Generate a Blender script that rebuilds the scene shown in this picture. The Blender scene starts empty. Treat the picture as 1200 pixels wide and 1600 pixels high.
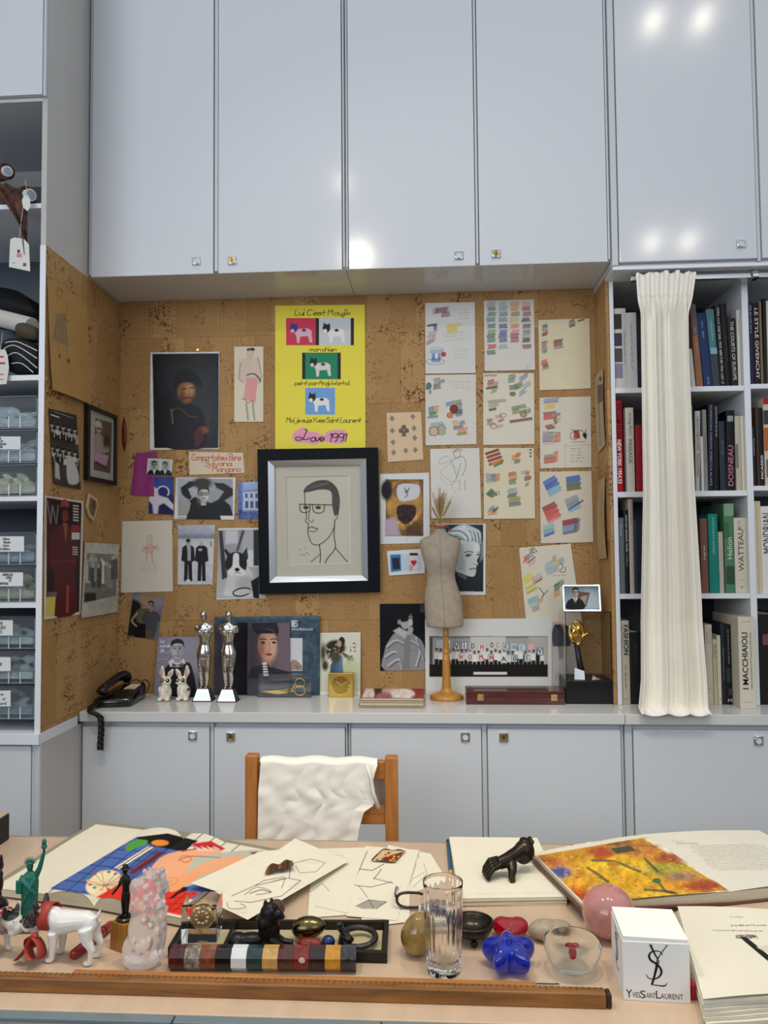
import bpy, bmesh, math, random
import numpy as np
from mathutils import Vector, Matrix, Euler
random.seed(7)
RNG = np.random.RandomState(5)
SC = bpy.context.scene
COL = SC.collection
R_ = math.radians

# ------------------------------------------------------------------ camera, light, exposure
F_PX = 1200.0
CAM = Vector((0, 0, 1.5))
YAW, PITCH, ROLL = R_(-3.473), R_(2.613), R_(-0.478)
c_f = Vector((math.sin(YAW)*math.cos(PITCH), math.cos(YAW)*math.cos(PITCH), math.sin(PITCH)))
_r0 = Vector((math.cos(YAW), -math.sin(YAW), 0)); _u0 = _r0.cross(c_f)
c_r = math.cos(ROLL)*_r0 + math.sin(ROLL)*_u0
c_u = -math.sin(ROLL)*_r0 + math.cos(ROLL)*_u0
cam_d = bpy.data.cameras.new('camera'); cam = bpy.data.objects.new('camera', cam_d); COL.objects.link(cam)
cam_d.sensor_fit = 'VERTICAL'; cam_d.sensor_height = 32.0; cam_d.lens = 32.0*F_PX/1600.0
cam_d.clip_start = 0.02
cam.matrix_world = Matrix(((c_r.x, c_u.x, -c_f.x, 0), (c_r.y, c_u.y, -c_f.y, 0), (c_r.z, c_u.z, -c_f.z, CAM.z), (0, 0, 0, 1)))
SC.camera = cam
SC.view_settings.view_transform = 'Standard'; SC.view_settings.look = 'None'
SC.view_settings.gamma = 1.0; SC.view_settings.use_curve_mapping = False
SC.view_settings.exposure = -0.12

world = bpy.data.worlds.new('daylight'); SC.world = world; world.use_nodes = True
_t = world.node_tree; bg = _t.nodes['Background']; _g = _t.nodes.new('ShaderNodeTexCoord'); _x = _t.nodes.new('ShaderNodeSeparateXYZ'); _r = _t.nodes.new('ShaderNodeValToRGB')
_t.links.new(_g.outputs['Generated'], _x.inputs[0]); _t.links.new(_x.outputs[2], _r.inputs[0]); _t.links.new(_r.outputs[0], bg.inputs[0])
_r.color_ramp.elements[0].position = 0.0; _r.color_ramp.elements[0].color = (0.13, 0.145, 0.17, 1)      # dim horizon, bright zenith: soft top light added, no roof modelled
_r.color_ramp.elements[1].position = 0.75; _r.color_ramp.elements[1].color = (0.90, 0.96, 1.0, 1); bg.inputs[1].default_value = 0.95

def area(name, loc, target, sx, sy, power, col):
    d = bpy.data.lights.new(name, 'AREA'); d.shape = 'RECTANGLE'; d.size = sx; d.size_y = sy
    d.energy = power; d.color = col; d.spread = R_(75)
    o = bpy.data.objects.new(name, d); COL.objects.link(o); o.location = loc
    o.rotation_euler = (Vector(target)-Vector(loc)).to_track_quat('-Z', 'Y').to_euler()
    return o
def spot(name, loc, target, power, col, size=70, blend=0.6, rad=0.03):
    d = bpy.data.lights.new(name, 'SPOT'); d.energy = power; d.color = col
    d.spot_size = R_(size); d.spot_blend = blend; d.shadow_soft_size = rad
    o = bpy.data.objects.new(name, d); COL.objects.link(o); o.location = loc
    o.rotation_euler = (Vector(target)-Vector(loc)).to_track_quat('-Z', 'Y').to_euler()
    return o
# tall studio windows behind and to the left of the camera, warm ceiling spots over the desk
area('window_daylight', (-2.6, -2.4, 3.0), (-0.2, 3.0, 3.0), 3.4, 2.4, 27, (0.88, 0.92, 1.0))
area('window_daylight', (2.4, -2.6, 3.0), (0.3, 3.0, 3.0), 2.4, 2.2, 10, (0.89, 0.93, 1.0))
WARM = (1.0, 0.88, 0.72)
spot('ceiling_spot', (-0.9, 1.15, 3.6), (-0.55, 1.6, 0.75), 74, WARM)
spot('ceiling_spot', (0.15, 1.15, 3.6), (0.0, 1.6, 0.75), 74, WARM)
spot('ceiling_spot', (0.75, 0.95, 3.6), (0.6, 1.55, 0.75), 64, WARM)
spot('track_spot', (-0.44, 0.9, 3.35), (-0.1, 3.1, 1.7), 20, WARM, 80, 0.8, 0.03)
for _l, _p in (((-0.58, 0.56, 4.0), 3), ((1.61, 0.32, 5.2), 9), ((1.95, 0.32, 5.2), 9), ((1.48, 0.6, 3.5), 5), ((1.72, 0.6, 3.5), 5)):
    spot('track_spot', _l, (_l[0]*0.55, 2.9, 2.6), _p, WARM, 60, 0.8, 0.02)

# ------------------------------------------------------------------ where a point of the photo lies on a surface of the room
def ray(px, py):
    return c_f + (px-600)/F_PX*c_r - (py-800)/F_PX*c_u
def atY(px, py, Y):
    d = ray(px, py); return CAM + d*(Y/d.y)
def atX(px, py, X):
    d = ray(px, py); return CAM + d*(X/d.x)
def atZ(px, py, Z):
    d = ray(px, py); return CAM + d*((Z-CAM.z)/d.z)
def mpp(P):
    return (Vector(P)-CAM).dot(c_f)/F_PX
def pxof(pos):
    p = np.asarray(pos, float)-np.array(CAM)
    w = p@np.array(c_f)
    return 600+F_PX*(p@np.array(c_r))/w, 800-F_PX*(p@np.array(c_u))/w
YB, XL, XR = 3.18, -1.317, 0.685          # alcove: back, left, right
ZC, YC = 0.896, 2.82                      # worktop
ZS, YU = 2.56, 2.866                      # soffit, upper doors
YL, YR = 2.535, 2.98                      # fronts of the left shelves and of the bookcase
ZT = 0.75                                 # desk

# ------------------------------------------------------------------ colour and materials
def lin1(c): return c/12.92 if c <= 0.04045 else ((c+0.055)/1.055)**2.4
def hx(h):
    if not isinstance(h, str): return tuple(h)[:3]
    h = h.lstrip('#')
    if len(h) == 3: h = ''.join(q*2 for q in h)
    return tuple(lin1(int(h[i:i+2], 16)/255) for i in (0, 2, 4))
MATS = {}
def nd(t, kind, **kw):
    n = t.nodes.new(kind)
    for k, v in kw.items():
        if k in n.inputs: n.inputs[k].default_value = v
        else: setattr(n, k, v)
    return n
def mat(name, col='#888', rough=0.5, metal=0.0, trans=0.0, ior=1.45, coat=0.0, var=0.0, vscale=20, bump=0.0, bscale=60, spec=0.5, emit=None, attr=False, alpha=1, stretch=None, sss=0):
    if name in MATS: return MATS[name]
    m = bpy.data.materials.new(name); m.use_nodes = True; t = m.node_tree
    b = t.nodes['Principled BSDF']; L = t.links.new
    b.inputs['Roughness'].default_value = rough; b.inputs['Metallic'].default_value = metal
    b.inputs['Transmission Weight'].default_value = trans; b.inputs['IOR'].default_value = ior
    b.inputs['Coat Weight'].default_value = coat; b.inputs['Specular IOR Level'].default_value = spec
    if sss: b.inputs['Subsurface Weight'].default_value = sss; b.inputs['Subsurface Scale'].default_value = 0.02
    c = hx(col)+(1,)
    b.inputs['Base Color'].default_value = c
    tc = nd(t, 'ShaderNodeTexCoord'); vec = tc.outputs['Object']
    if stretch:
        mp = nd(t, 'ShaderNodeMapping'); mp.inputs['Scale'].default_value = stretch; L(vec, mp.inputs[0]); vec = mp.outputs[0]
    src = None
    if attr:
        a = nd(t, 'ShaderNodeAttribute'); a.attribute_name = 'Col'; src = a.outputs['Color']; L(src, b.inputs['Base Color'])
    if var:
        n = nd(t, 'ShaderNodeTexNoise', Scale=vscale, Detail=5.0); L(vec, n.inputs['Vector'])
        mr = nd(t, 'ShaderNodeMapRange'); mr.inputs[1].default_value = 0.3; mr.inputs[2].default_value = 0.7
        mr.inputs[3].default_value = 1-var; mr.inputs[4].default_value = 1+var*0.5; L(n.outputs[0], mr.inputs[0])
        mx = nd(t, 'ShaderNodeMix', data_type='RGBA', blend_type='MULTIPLY'); mx.inputs[0].default_value = 1
        if src: L(src, mx.inputs[6])
        else: mx.inputs[6].default_value = c
        L(mr.outputs[0], mx.inputs[7]); L(mx.outputs[2], b.inputs['Base Color'])
    if bump:
        n = nd(t, 'ShaderNodeTexNoise', Scale=bscale, Detail=4.0); L(vec, n.inputs['Vector'])
        bp = nd(t, 'ShaderNodeBump', Strength=bump, Distance=0.004); L(n.outputs[0], bp.inputs['Height']); L(bp.outputs[0], b.inputs['Normal'])
    if emit:
        b.inputs['Emission Color'].default_value = hx(emit)+(1,); b.inputs['Emission Strength'].default_value = 1
    MATS[name] = m; m.diffuse_color = c
    return m
LAM = mat('grey_white_laminate', '#d0d4d9', 0.14, spec=0.5, bump=0.012, bscale=9)
LAMD = mat('laminate_edge_strip', '#c3c8cc', 0.3)
LAMS = mat('laminate_side_panel', '#bdb9b4', 0.25)
LAMI = mat('laminate_inside', '#8f9aa3', 0.4)
LINE = mat('shadow_gap', '#4a4d52', 0.6)
PAPER = mat('drawn_paper', '#eee', 0.75, attr=True, var=0.03, vscale=12, spec=0.25)
PHOTO = mat('photo_print', '#eee', 0.4, attr=True, spec=0.22)
MATTE = mat('printed_card', '#eee', 0.55, attr=True, spec=0.3)
CLOTH = mat('book_cloth', '#eee', 0.6, attr=True, var=0.10, vscale=60, spec=0.3)
BRASS = mat('brass', '#d9b45a', 0.22, 1.0)
CHROME = mat('chrome', '#d8dadd', 0.14, 1.0)
STEEL = mat('brushed_steel', '#a9acb0', 0.32, 1.0)
BLACK = mat('black_plastic', '#0b0b0d', 0.25)
GLASS = mat('clear_glass', '#ffffff', 0.0, trans=1.0, ior=1.48)
ACRYL = mat('clear_acrylic', '#ffffff', 0.01, trans=1.0, ior=1.12)

def cork_material():
    m = bpy.data.materials.new('cork_tiles'); m.use_nodes = True; t = m.node_tree; L = t.links.new
    b = t.nodes['Principled BSDF']; b.inputs['Roughness'].default_value = 0.8; b.inputs['Specular IOR Level'].default_value = 0.2
    geo = nd(t, 'ShaderNodeNewGeometry')
    sep = nd(t, 'ShaderNodeSeparateXYZ'); L(geo.outputs['Position'], sep.inputs[0])
    add = nd(t, 'ShaderNodeMath', operation='ADD'); L(sep.outputs[0], add.inputs[0]); L(sep.outputs[1], add.inputs[1])
    cmb = nd(t, 'ShaderNodeCombineXYZ'); L(add.outputs[0], cmb.inputs[0]); L(sep.outputs[2], cmb.inputs[1])
    vec = cmb.outputs[0]
    def brick(w, h, off, seedscale):
        k = nd(t, 'ShaderNodeTexBrick', offset=off); k.inputs['Scale'].default_value = 1.0
        k.inputs['Brick Width'].default_value = w; k.inputs['Row Height'].default_value = h
        k.inputs['Mortar Size'].default_value = 0.0009; k.inputs['Mortar Smooth'].default_value = 0.3
        k.inputs['Color1'].default_value = (0, 0, 0, 1); k.inputs['Color2'].default_value = (1, 1, 1, 1); k.inputs['Mortar'].default_value = (0.5, 0.5, 0.5, 1)
        L(vec, k.inputs[0]); return k
    k1 = brick(0.102, 0.30, 0.37, 1); k2 = brick(0.306, 0.30, 0.5, 1)
    def rampn(src, a, b_, lo, hi):
        r = nd(t, 'ShaderNodeMapRange'); r.inputs[1].default_value = a; r.inputs[2].default_value = b_
        r.inputs[3].default_value = lo; r.inputs[4].default_value = hi; L(src, r.inputs[0]); return r.outputs[0]
    def mixc(fac, c1, c2, bt='MIX'):
        x = nd(t, 'ShaderNodeMix', data_type='RGBA', blend_type=bt)
        for s, i in ((fac, 0), (c1, 6), (c2, 7)):
            if isinstance(s, (int, float)): x.inputs[i].default_value = s
            elif isinstance(s, tuple): x.inputs[i].default_value = s+(1,)
            else: L(s, x.inputs[i])
        return x.outputs[2]
    base = mixc(k1.outputs['Color'], hx('#a07a4b'), hx('#bb9462'))
    n1 = nd(t, 'ShaderNodeTexNoise', Scale=14.0, Detail=8.0, Roughness=0.7); L(vec, n1.inputs['Vector'])
    base = mixc(rampn(n1.outputs[0], 0.35, 0.7, 0, 0.42), base, hx('#8a6740'))
    n2 = nd(t, 'ShaderNodeTexNoise', Scale=140.0, Detail=3.0); L(vec, n2.inputs['Vector'])
    base = mixc(rampn(n2.outputs[0], 0.3, 0.75, 0, 0.35), base, hx('#cda976'))
    # dark pores, denser on some lamellae
    v = nd(t, 'ShaderNodeTexVoronoi', Scale=165.0); L(vec, v.inputs['Vector'])
    n3 = nd(t, 'ShaderNodeTexNoise', Scale=11.0, Detail=2.0); L(vec, n3.inputs['Vector'])
    thr = nd(t, 'ShaderNodeMath', operation='MULTIPLY'); L(rampn(n3.outputs[0], 0.38, 0.64, 0.12, 0.50), thr.inputs[0]); L(rampn(k1.outputs['Color'], 0, 1, 0.6, 1.45), thr.inputs[1])
    sub = nd(t, 'ShaderNodeMath', operation='SUBTRACT'); L(thr.outputs[0], sub.inputs[0]); L(v.outputs['Distance'], sub.inputs[1])
    pore = rampn(sub.outputs[0], 0.0, 0.09, 0, 0.92)
    n4 = nd(t, 'ShaderNodeTexNoise', Scale=60.0, Detail=2.0); L(vec, n4.inputs['Vector'])
    keep = rampn(n4.outputs[0], 0.46, 0.52, 0, 1)
    pk = nd(t, 'ShaderNodeMath', operation='MULTIPLY'); L(pore, pk.inputs[0]); L(keep, pk.inputs[1])
    base = mixc(pk.outputs[0], base, hx('#5f3c1e'))
    seam = nd(t, 'ShaderNodeMath', operation='MULTIPLY'); L(k2.outputs['Fac'], seam.inputs[0]); seam.inputs[1].default_value = 0.45
    base = mixc(seam.outputs[0], base, hx('#5f3f20'))
    seam2 = nd(t, 'ShaderNodeMath', operation='MULTIPLY'); L(k1.outputs['Fac'], seam2.inputs[0]); seam2.inputs[1].default_value = 0.45
    base = mixc(seam2.outputs[0], base, hx('#6f4a26'))
    L(base, b.inputs['Base Color'])
    bp = nd(t, 'ShaderNodeBump', Strength=0.25, Distance=0.002); L(n2.outputs[0], bp.inputs['Height']); L(bp.outputs[0], b.inputs['Normal'])
    return m
CORK = cork_material()

def wood_material(name, c1, c2, scale=(1, 12, 12), rough=0.45, coat=0.0):
    m = bpy.data.materials.new(name); m.use_nodes = True; t = m.node_tree; L = t.links.new
    b = t.nodes['Principled BSDF']; b.inputs['Roughness'].default_value = rough; b.inputs['Coat Weight'].default_value = coat
    tc = nd(t, 'ShaderNodeTexCoord'); mp = nd(t, 'ShaderNodeMapping'); mp.inputs['Scale'].default_value = scale; L(tc.outputs['Object'], mp.inputs[0])
    n = nd(t, 'ShaderNodeTexNoise', Scale=6.0, Detail=6.0, Distortion=0.6); L(mp.outputs[0], n.inputs['Vector'])
    r = nd(t, 'ShaderNodeValToRGB'); r.color_ramp.elements[0].position = 0.32; r.color_ramp.elements[1].position = 0.7
    r.color_ramp.elements[0].color = hx(c1)+(1,); r.color_ramp.elements[1].color = hx(c2)+(1,)
    L(n.outputs[0], r.inputs[0]); L(r.outputs[0], b.inputs['Base Color'])
    return m

# ------------------------------------------------------------------ things, parts, meshes
def tag(o, label=None, cat=None, group=None, kind=None):
    if label: o['label'] = label
    if cat: o['category'] = cat
    if group: o['group'] = group
    if kind: o['kind'] = kind
    return o
def thing(name, label, cat, loc=(0, 0, 0), rz=0.0, group=None):
    o = bpy.data.objects.new(name, None); COL.objects.link(o); o.empty_display_size = 0.02
    o.location = loc; o.rotation_euler = (0, 0, rz)
    return tag(o, label, cat, group)
def wmat(o):
    m = Matrix.Translation(o.location) @ o.rotation_euler.to_matrix().to_4x4()
    return wmat(o.parent) @ m if o.parent else m

class MB:
    def __init__(s): s.v = []; s.f = []; s.c = []; s.col = None; s.M = None
    def V(s, pts):
        i = len(s.v)
        for p in pts:
            p = Vector(p)
            s.v.append(s.M @ p if s.M else p)
        return i
    def Fc(s, idx): s.f.append(tuple(idx)); s.c.append(s.col)
    def color(s, h): s.col = hx(h) if h is not None else None; return s
    def hexa(s, p):   # 8 points: bottom ring, top ring
        i = s.V(p)
        for q in ((3, 2, 1, 0), (4, 5, 6, 7), (0, 1, 5, 4), (1, 2, 6, 5), (2, 3, 7, 6), (3, 0, 4, 7)): s.Fc([i+k for k in q])
        return s
    def box(s, x0, x1, y0, y1, z0, z1):
        return s.hexa([(x0, y0, z0), (x1, y0, z0), (x1, y1, z0), (x0, y1, z0), (x0, y0, z1), (x1, y0, z1), (x1, y1, z1), (x0, y1, z1)])
    def loft(s, rings, cap=True, closed=True):
        n = len(rings[0]); ids = [s.V(r) for r in rings]
        for a, b in zip(ids[:-1], ids[1:]):
            for k in range(n if closed else n-1):
                q = (k+1) % n; s.Fc((a+k, a+q, b+q, b+k))
        if cap and closed:
            s.Fc([ids[0]+k for k in range(n)][::-1]); s.Fc([ids[-1]+k for k in range(n)])
        return s
    def lathe(s, prof, n=32, c=(0, 0, 0), sx=1.0, sy=1.0, cap=True):
        return s.loft([[(c[0]+r*sx*math.cos(2*math.pi*k/n), c[1]+r*sy*math.sin(2*math.pi*k/n), c[2]+z) for k in range(n)] for r, z in prof], cap)
    def tube(s, pts, r, n=10, cap=True):
        pts = [Vector(p) for p in pts]; rr = r if isinstance(r, (list, tuple)) else [r]*len(pts)
        rings = []; up = None
        for i, p in enumerate(pts):
            t = (pts[min(i+1, len(pts)-1)]-pts[max(i-1, 0)]).normalized()
            if up is None:
                up = Vector((0, 0, 1)) if abs(t.z) < 0.9 else Vector((1, 0, 0))
            a = t.cross(up).normalized(); up = a.cross(t).normalized()
            rings.append([p+rr[i]*(math.cos(2*math.pi*k/n)*a+math.sin(2*math.pi*k/n)*up) for k in range(n)])
        return s.loft(rings, cap)
    def ell(s, c, r, rot=None, nu=20, nv=12):
        if isinstance(r, (int, float)): r = (r, r, r)
        E = Euler(rot).to_matrix() if rot else None; rings = []
        for j in range(nv+1):
            a = -math.pi/2+math.pi*min(max(j/nv, 0.012), 0.988); ring = []
            for k in range(nu):
                p = Vector((r[0]*math.cos(a)*math.cos(2*math.pi*k/nu), r[1]*math.cos(a)*math.sin(2*math.pi*k/nu), r[2]*math.sin(a)))
                if E: p = E @ p
                ring.append(Vector(c)+p)
            rings.append(ring)
        return s.loft(rings)
    def prism(s, poly, fn, d0, d1):   # poly 2d, fn(a,b,d)->3d
        n = len(poly); i = s.V([fn(a, b, d0) for a, b in poly]+[fn(a, b, d1) for a, b in poly])
        s.Fc(range(i, i+n)[::-1]); s.Fc(range(i+n, i+2*n))
        for k in range(n): s.Fc((i+k, i+(k+1) % n, i+n+(k+1) % n, i+n+k))
        return s
    def grid(s, fn, nu, nv):
        i = s.V([fn(u/nu, v/nv) for v in range(nv+1) for u in range(nu+1)])
        for v in range(nv):
            for u in range(nu):
                a = i+v*(nu+1)+u; s.Fc((a, a+1, a+nu+2, a+nu+1))
        return s
    def text(s, txt, M, w=None, h=None, align='C', col=None, bold=0.0):
        """lettering as thin polygons in the plane M (x right, y up), fitted to width w / cap height h, centred on the origin"""
        vs, fs = glyphs(txt, bold)
        if not len(vs): return s
        lo, hi = vs.min(0), vs.max(0); sz = hi-lo
        ky = (h/sz[1]) if h else None; kx = (w/sz[0]) if w else None
        kx = kx or ky; ky = ky or kx
        c0 = s.col
        if col is not None: s.color(col)
        off = {'C': (lo+hi)/2, 'L': np.array([lo[0], (lo+hi)[1]/2])}[align]
        i = s.V([M @ Vector(((x-off[0])*kx, (y-off[1])*ky, 0)) for x, y in vs])
        for f in fs: s.Fc([i+k for k in f])
        s.col = c0
        return s
    def build(s, name, material, parent=None, loc=None, world=False, bevel=0.0, smooth=False, remesh=0.0, subsurf=0, solid=0.0, seg=2, angle=40, smit=0):
        me = bpy.data.meshes.new(name)
        vs = s.v; off = None
        if world and parent: inv = wmat(parent).inverted(); vs = [inv @ p for p in vs]
        elif world and loc is not None: off = Vector(loc); vs = [p-off for p in vs]
        me.from_pydata([tuple(p) for p in vs], [], s.f)
        if any(c is not None for c in s.c):
            at = me.color_attributes.new('Col', 'FLOAT_COLOR', 'CORNER'); buf = []
            for f, c in zip(s.f, s.c): buf += ((c or (0.8, 0.8, 0.8))+(1.0,))*len(f)
            at.data.foreach_set('color', buf)
        me.materials.append(material)
        o = bpy.data.objects.new(name, me); COL.objects.link(o)
        if parent: o.parent = parent
        if loc is not None: o.location = loc
        if remesh:
            m = o.modifiers.new('r', 'REMESH'); m.mode = 'VOXEL'; m.voxel_size = remesh; m.use_smooth_shade = True
            m2 = o.modifiers.new('s', 'SMOOTH'); m2.iterations = smit or 4; m2.factor = 0.6
        if solid:
            m = o.modifiers.new('so', 'SOLIDIFY'); m.thickness = solid; m.offset = 0
        if bevel:
            m = o.modifiers.new('b', 'BEVEL'); m.width = bevel; m.segments = seg; m.limit_method = 'ANGLE'; m.angle_limit = R_(angle)
        if subsurf:
            m = o.modifiers.new('ss', 'SUBSURF'); m.levels = subsurf; m.render_levels = subsurf
        if smooth:
            me.polygons.foreach_set('use_smooth', [True]*len(me.polygons))
        me.update()
        return o
_GL = {}
def glyphs(txt, bold=0.0):
    if (txt, bold) in _GL: return _GL[(txt, bold)]
    cu = bpy.data.curves.new('lettering', 'FONT'); cu.body = txt; cu.resolution_u = 3; cu.offset = bold
    o = bpy.data.objects.new('lettering', cu); COL.objects.link(o)
    me = bpy.data.meshes.new_from_object(o.evaluated_get(bpy.context.evaluated_depsgraph_get()))
    vs = np.array([(v.co.x, v.co.y) for v in me.vertices]).reshape(-1, 2); fs = [tuple(p.vertices) for p in me.polygons]
    bpy.data.objects.remove(o); bpy.data.curves.remove(cu); bpy.data.meshes.remove(me)
    _GL[(txt, bold)] = (vs, fs); return vs, fs
def frame_at(o, x, y):   # matrix with columns x, y, x×y at o
    x = Vector(x).normalized(); y = Vector(y).normalized(); z = x.cross(y)
    return Matrix(((x.x, y.x, z.x, o[0]), (x.y, y.y, z.y, o[1]), (x.z, y.z, z.z, o[2]), (0, 0, 0, 1)))
def copy_tree(o, parent=None):
    c = o.copy(); COL.objects.link(c); c.parent = parent
    for ch in [q for q in bpy.data.objects if q.parent == o]: copy_tree(ch, c)
    return c
def catmull(p, k=5, closed=False):
    p = [np.array(q, float) for q in p]; n = len(p); out = []
    if n < 3: return p
    for i in range(n if closed else n-1):
        if closed: a, b, c, d = p[i-1], p[i], p[(i+1) % n], p[(i+2) % n]
        else: a, b, c, d = p[max(i-1, 0)], p[i], p[i+1], p[min(i+2, n-1)]
        for j in range(k):
            t = j/k; out.append(0.5*((2*b)+(c-a)*t+(2*a-5*b+4*c-d)*t*t+(3*b-a-3*c+d)*t**3))
    if not closed: out.append(p[-1])
    return out

# ------------------------------------------------------------------ drawn and printed surfaces: a fine mesh with a colour at each vertex
STROKES = dict(zip('abcdefghijklmnopqrstuvwxyz', '''45251413223244-454352 1812-1425354443322213 4435251413223243 4435251413223244-484352 134435251413223243 4738281712-0535
4435251413223244-4541302011 1812-1425354442 1512-1718 25211001-2728 1812-4513-2442 181322 1512-14253432-34455452 1512-1425354442 251413223243443525
1510-1425354443322213 4435251413223244-4540 1512-14253544 443525143443322213 282332-1545 1513223244-454252 152245 1522344255 1542-4512 1523-45211000 15451242'''.split()))
STROKES.update(zip('ABCDEFGHIJKLMNOPQRSTUVWXYZ', '''022852-1545 1812-183847463515-3544433212 4738281713223243 1812-183847433212 48181242-1535 481812-1535 47382817132232434535 1812-4842-1545
2822 4843322213 1812-481542 181242 1218354852 12184248 281713223243473828 1812-183847463515 281713223243473828-3341 1812-183847463515-2542 4738281716354443322213
0848-2822 181322324348 082248 0812354258 1842-4812 0825-4825-2522 18481242'''.split()))
STROKES.update({'1': '172822', '9': '473828171625354647-474332', "'": '2827', '.': '2223', '-': '1545', ',': '2221', '4': '381444-3832', '5': '48181535444332 2213'.replace(' ', '')})
class Canvas:
    def __init__(s, fn, nu, nv, base):
        s.nu, s.nv = nu, nv
        U, Vv = np.meshgrid(np.linspace(0, 1, nu+1), np.linspace(0, 1, nv+1))
        s.P = fn(U, Vv); s.X, s.Y = pxof(s.P); s.U, s.V = U, Vv
        s.C = np.empty(U.shape+(3,)); s.C[:] = hx(base); s.base = hx(base)
    def _mix(s, a, col):
        a = np.clip(a, 0, 1)[..., None]; s.C = s.C*(1-a)+np.array(hx(col))*a
        return s
    def sub(s, x0, y0, x1, y1):
        return (s.X >= x0) & (s.X <= x1) & (s.Y >= y0) & (s.Y <= y1)
    def poly(s, pts, col, soft=0.7, a=1.0, sm=0):
        if sm: pts = catmull(pts, sm, True)
        pts = np.array(pts, float); x0, y0 = pts.min(0)-soft*2-1; x1, y1 = pts.max(0)+soft*2+1
        m = s.sub(x0, y0, x1, y1)
        if not m.any(): return s
        x, y = s.X[m], s.Y[m]; d = np.full(x.shape, 1e9); ins = np.zeros(x.shape, bool)
        for (ax, ay), (bx, by) in zip(pts, np.roll(pts, -1, 0)):
            ex, ey = bx-ax, by-ay; t = np.clip(((x-ax)*ex+(y-ay)*ey)/(ex*ex+ey*ey+1e-9), 0, 1)
            d = np.minimum(d, np.hypot(x-ax-t*ex, y-ay-t*ey))
            c = (ay > y) != (by > y)
            with np.errstate(divide='ignore', invalid='ignore'): ins ^= c & (x < (bx-ax)*(y-ay)/(by-ay+1e-12)+ax)
        sd = np.where(ins, d, -d); al = np.zeros(s.X.shape); al[m] = np.clip(sd/soft+0.5, 0, 1)*a
        return s._mix(al, col)
    def rect(s, x0, y0, x1, y1, col, soft=0.6, a=1.0): return s.poly([(x0, y0), (x1, y0), (x1, y1), (x0, y1)], col, soft, a)
    def ell(s, cx, cy, rx, ry, col, rot=0, soft=1.0, a=1.0):
        c, q = math.cos(R_(rot)), math.sin(R_(rot)); x, y = s.X-cx, s.Y-cy
        u, v = (x*c+y*q)/rx, (-x*q+y*c)/ry
        return s._mix(np.clip((1-np.hypot(u, v))*min(rx, ry)/soft+0.5, 0, 1)*a, col)
    def line(s, pts, w, col, a=1.0, sm=0):
        if sm: pts = catmull(pts, sm)
        pts = np.array(pts, float); x0, y0 = pts.min(0)-w-2; x1, y1 = pts.max(0)+w+2
        m = s.sub(x0, y0, x1, y1)
        if not m.any(): return s
        x, y = s.X[m], s.Y[m]; d = np.full(x.shape, 1e9)
        for (ax, ay), (bx, by) in zip(pts[:-1], pts[1:]):
            ex, ey = bx-ax, by-ay; t = np.clip(((x-ax)*ex+(y-ay)*ey)/(ex*ex+ey*ey+1e-9), 0, 1)
            d = np.minimum(d, np.hypot(x-ax-t*ex, y-ay-t*ey))
        al = np.zeros(s.X.shape); al[m] = np.clip((w/2-d)/0.7+0.5, 0, 1)*a*min(1, w/0.8)
        return s._mix(al, col)
    def loop(s, cx, cy, rx, ry, w, col, a=1.0, rot=0, a0=0, a1=360):
        c, q = math.cos(R_(rot)), math.sin(R_(rot))
        pts = [(cx+rx*math.cos(R_(t))*c-ry*math.sin(R_(t))*q, cy+rx*math.cos(R_(t))*q+ry*math.sin(R_(t))*c) for t in np.linspace(a0, a1, 22)]
        return s.line(pts, w, col, a)
    def gradv(s, y0, c0, y1, c1, x0=-9e9, x1=9e9):
        m = s.sub(x0, y0, x1, y1); t = ((s.Y-y0)/(y1-y0))[..., None]
        s.C = np.where(m[..., None], np.array(hx(c0))*(1-t)+np.array(hx(c1))*t, s.C); return s
    def noise(s, amp, sc=6.0, seed=0, box=None):
        r = np.random.RandomState(seed); tot = np.zeros(s.X.shape); am = 1.0
        for o in range(3):
            g = r.rand(64, 64); q = sc/2**o; x = (s.X/q) % 63; y = (s.Y/q) % 63
            xi, yi = x.astype(int), y.astype(int); fx, fy = x-xi, y-yi; xj, yj = (xi+1) % 64, (yi+1) % 64
            tot += am*((g[yi, xi]*(1-fx)+g[yi, xj]*fx)*(1-fy)+(g[yj, xi]*(1-fx)+g[yj, xj]*fx)*fy-0.5); am *= 0.6
        if box is not None: tot = np.where(s.sub(*box), tot, 0)
        s.C = np.clip(s.C*(1+amp*tot[..., None]*2), 0, 1); return s
    def write(s, txt, x, y, h, col, w=0.9, slant=0.15, adv=0.62, rot=0.0, a=1.0, sm=3, sxx=1.0, to=None):
        """single-stroke handwriting; x,y = left end of the baseline, h = capital height"""
        W_ = lambda ch: 0.35 if ch in "ijlI'.1, " else (1.25 if ch in 'mwMW' else 0.85)
        if to: f = (to-x)/sum(h*adv*W_(ch) for ch in txt); adv *= f; sxx *= min(f, 1.35)
        k = h/6.0; cx = 0.0; c, q = math.cos(R_(rot)), math.sin(R_(rot))
        for ch in txt:
            if ch in STROKES:
                for st in STROKES[ch].split('-') if ch != '-' else ['1545']:
                    p = [(int(st[i])*k*sxx, (int(st[i+1])-2)*k) for i in range(0, len(st), 2)]
                    p = [(cx+a_+b_*slant, b_) for a_, b_ in p]
                    s.line([(x+a_*c+b_*q, y+a_*q-b_*c) for a_, b_ in p], w, col, a, sm)
            cx += h*adv*W_(ch)*(1 if to else sxx)
        return s
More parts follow.
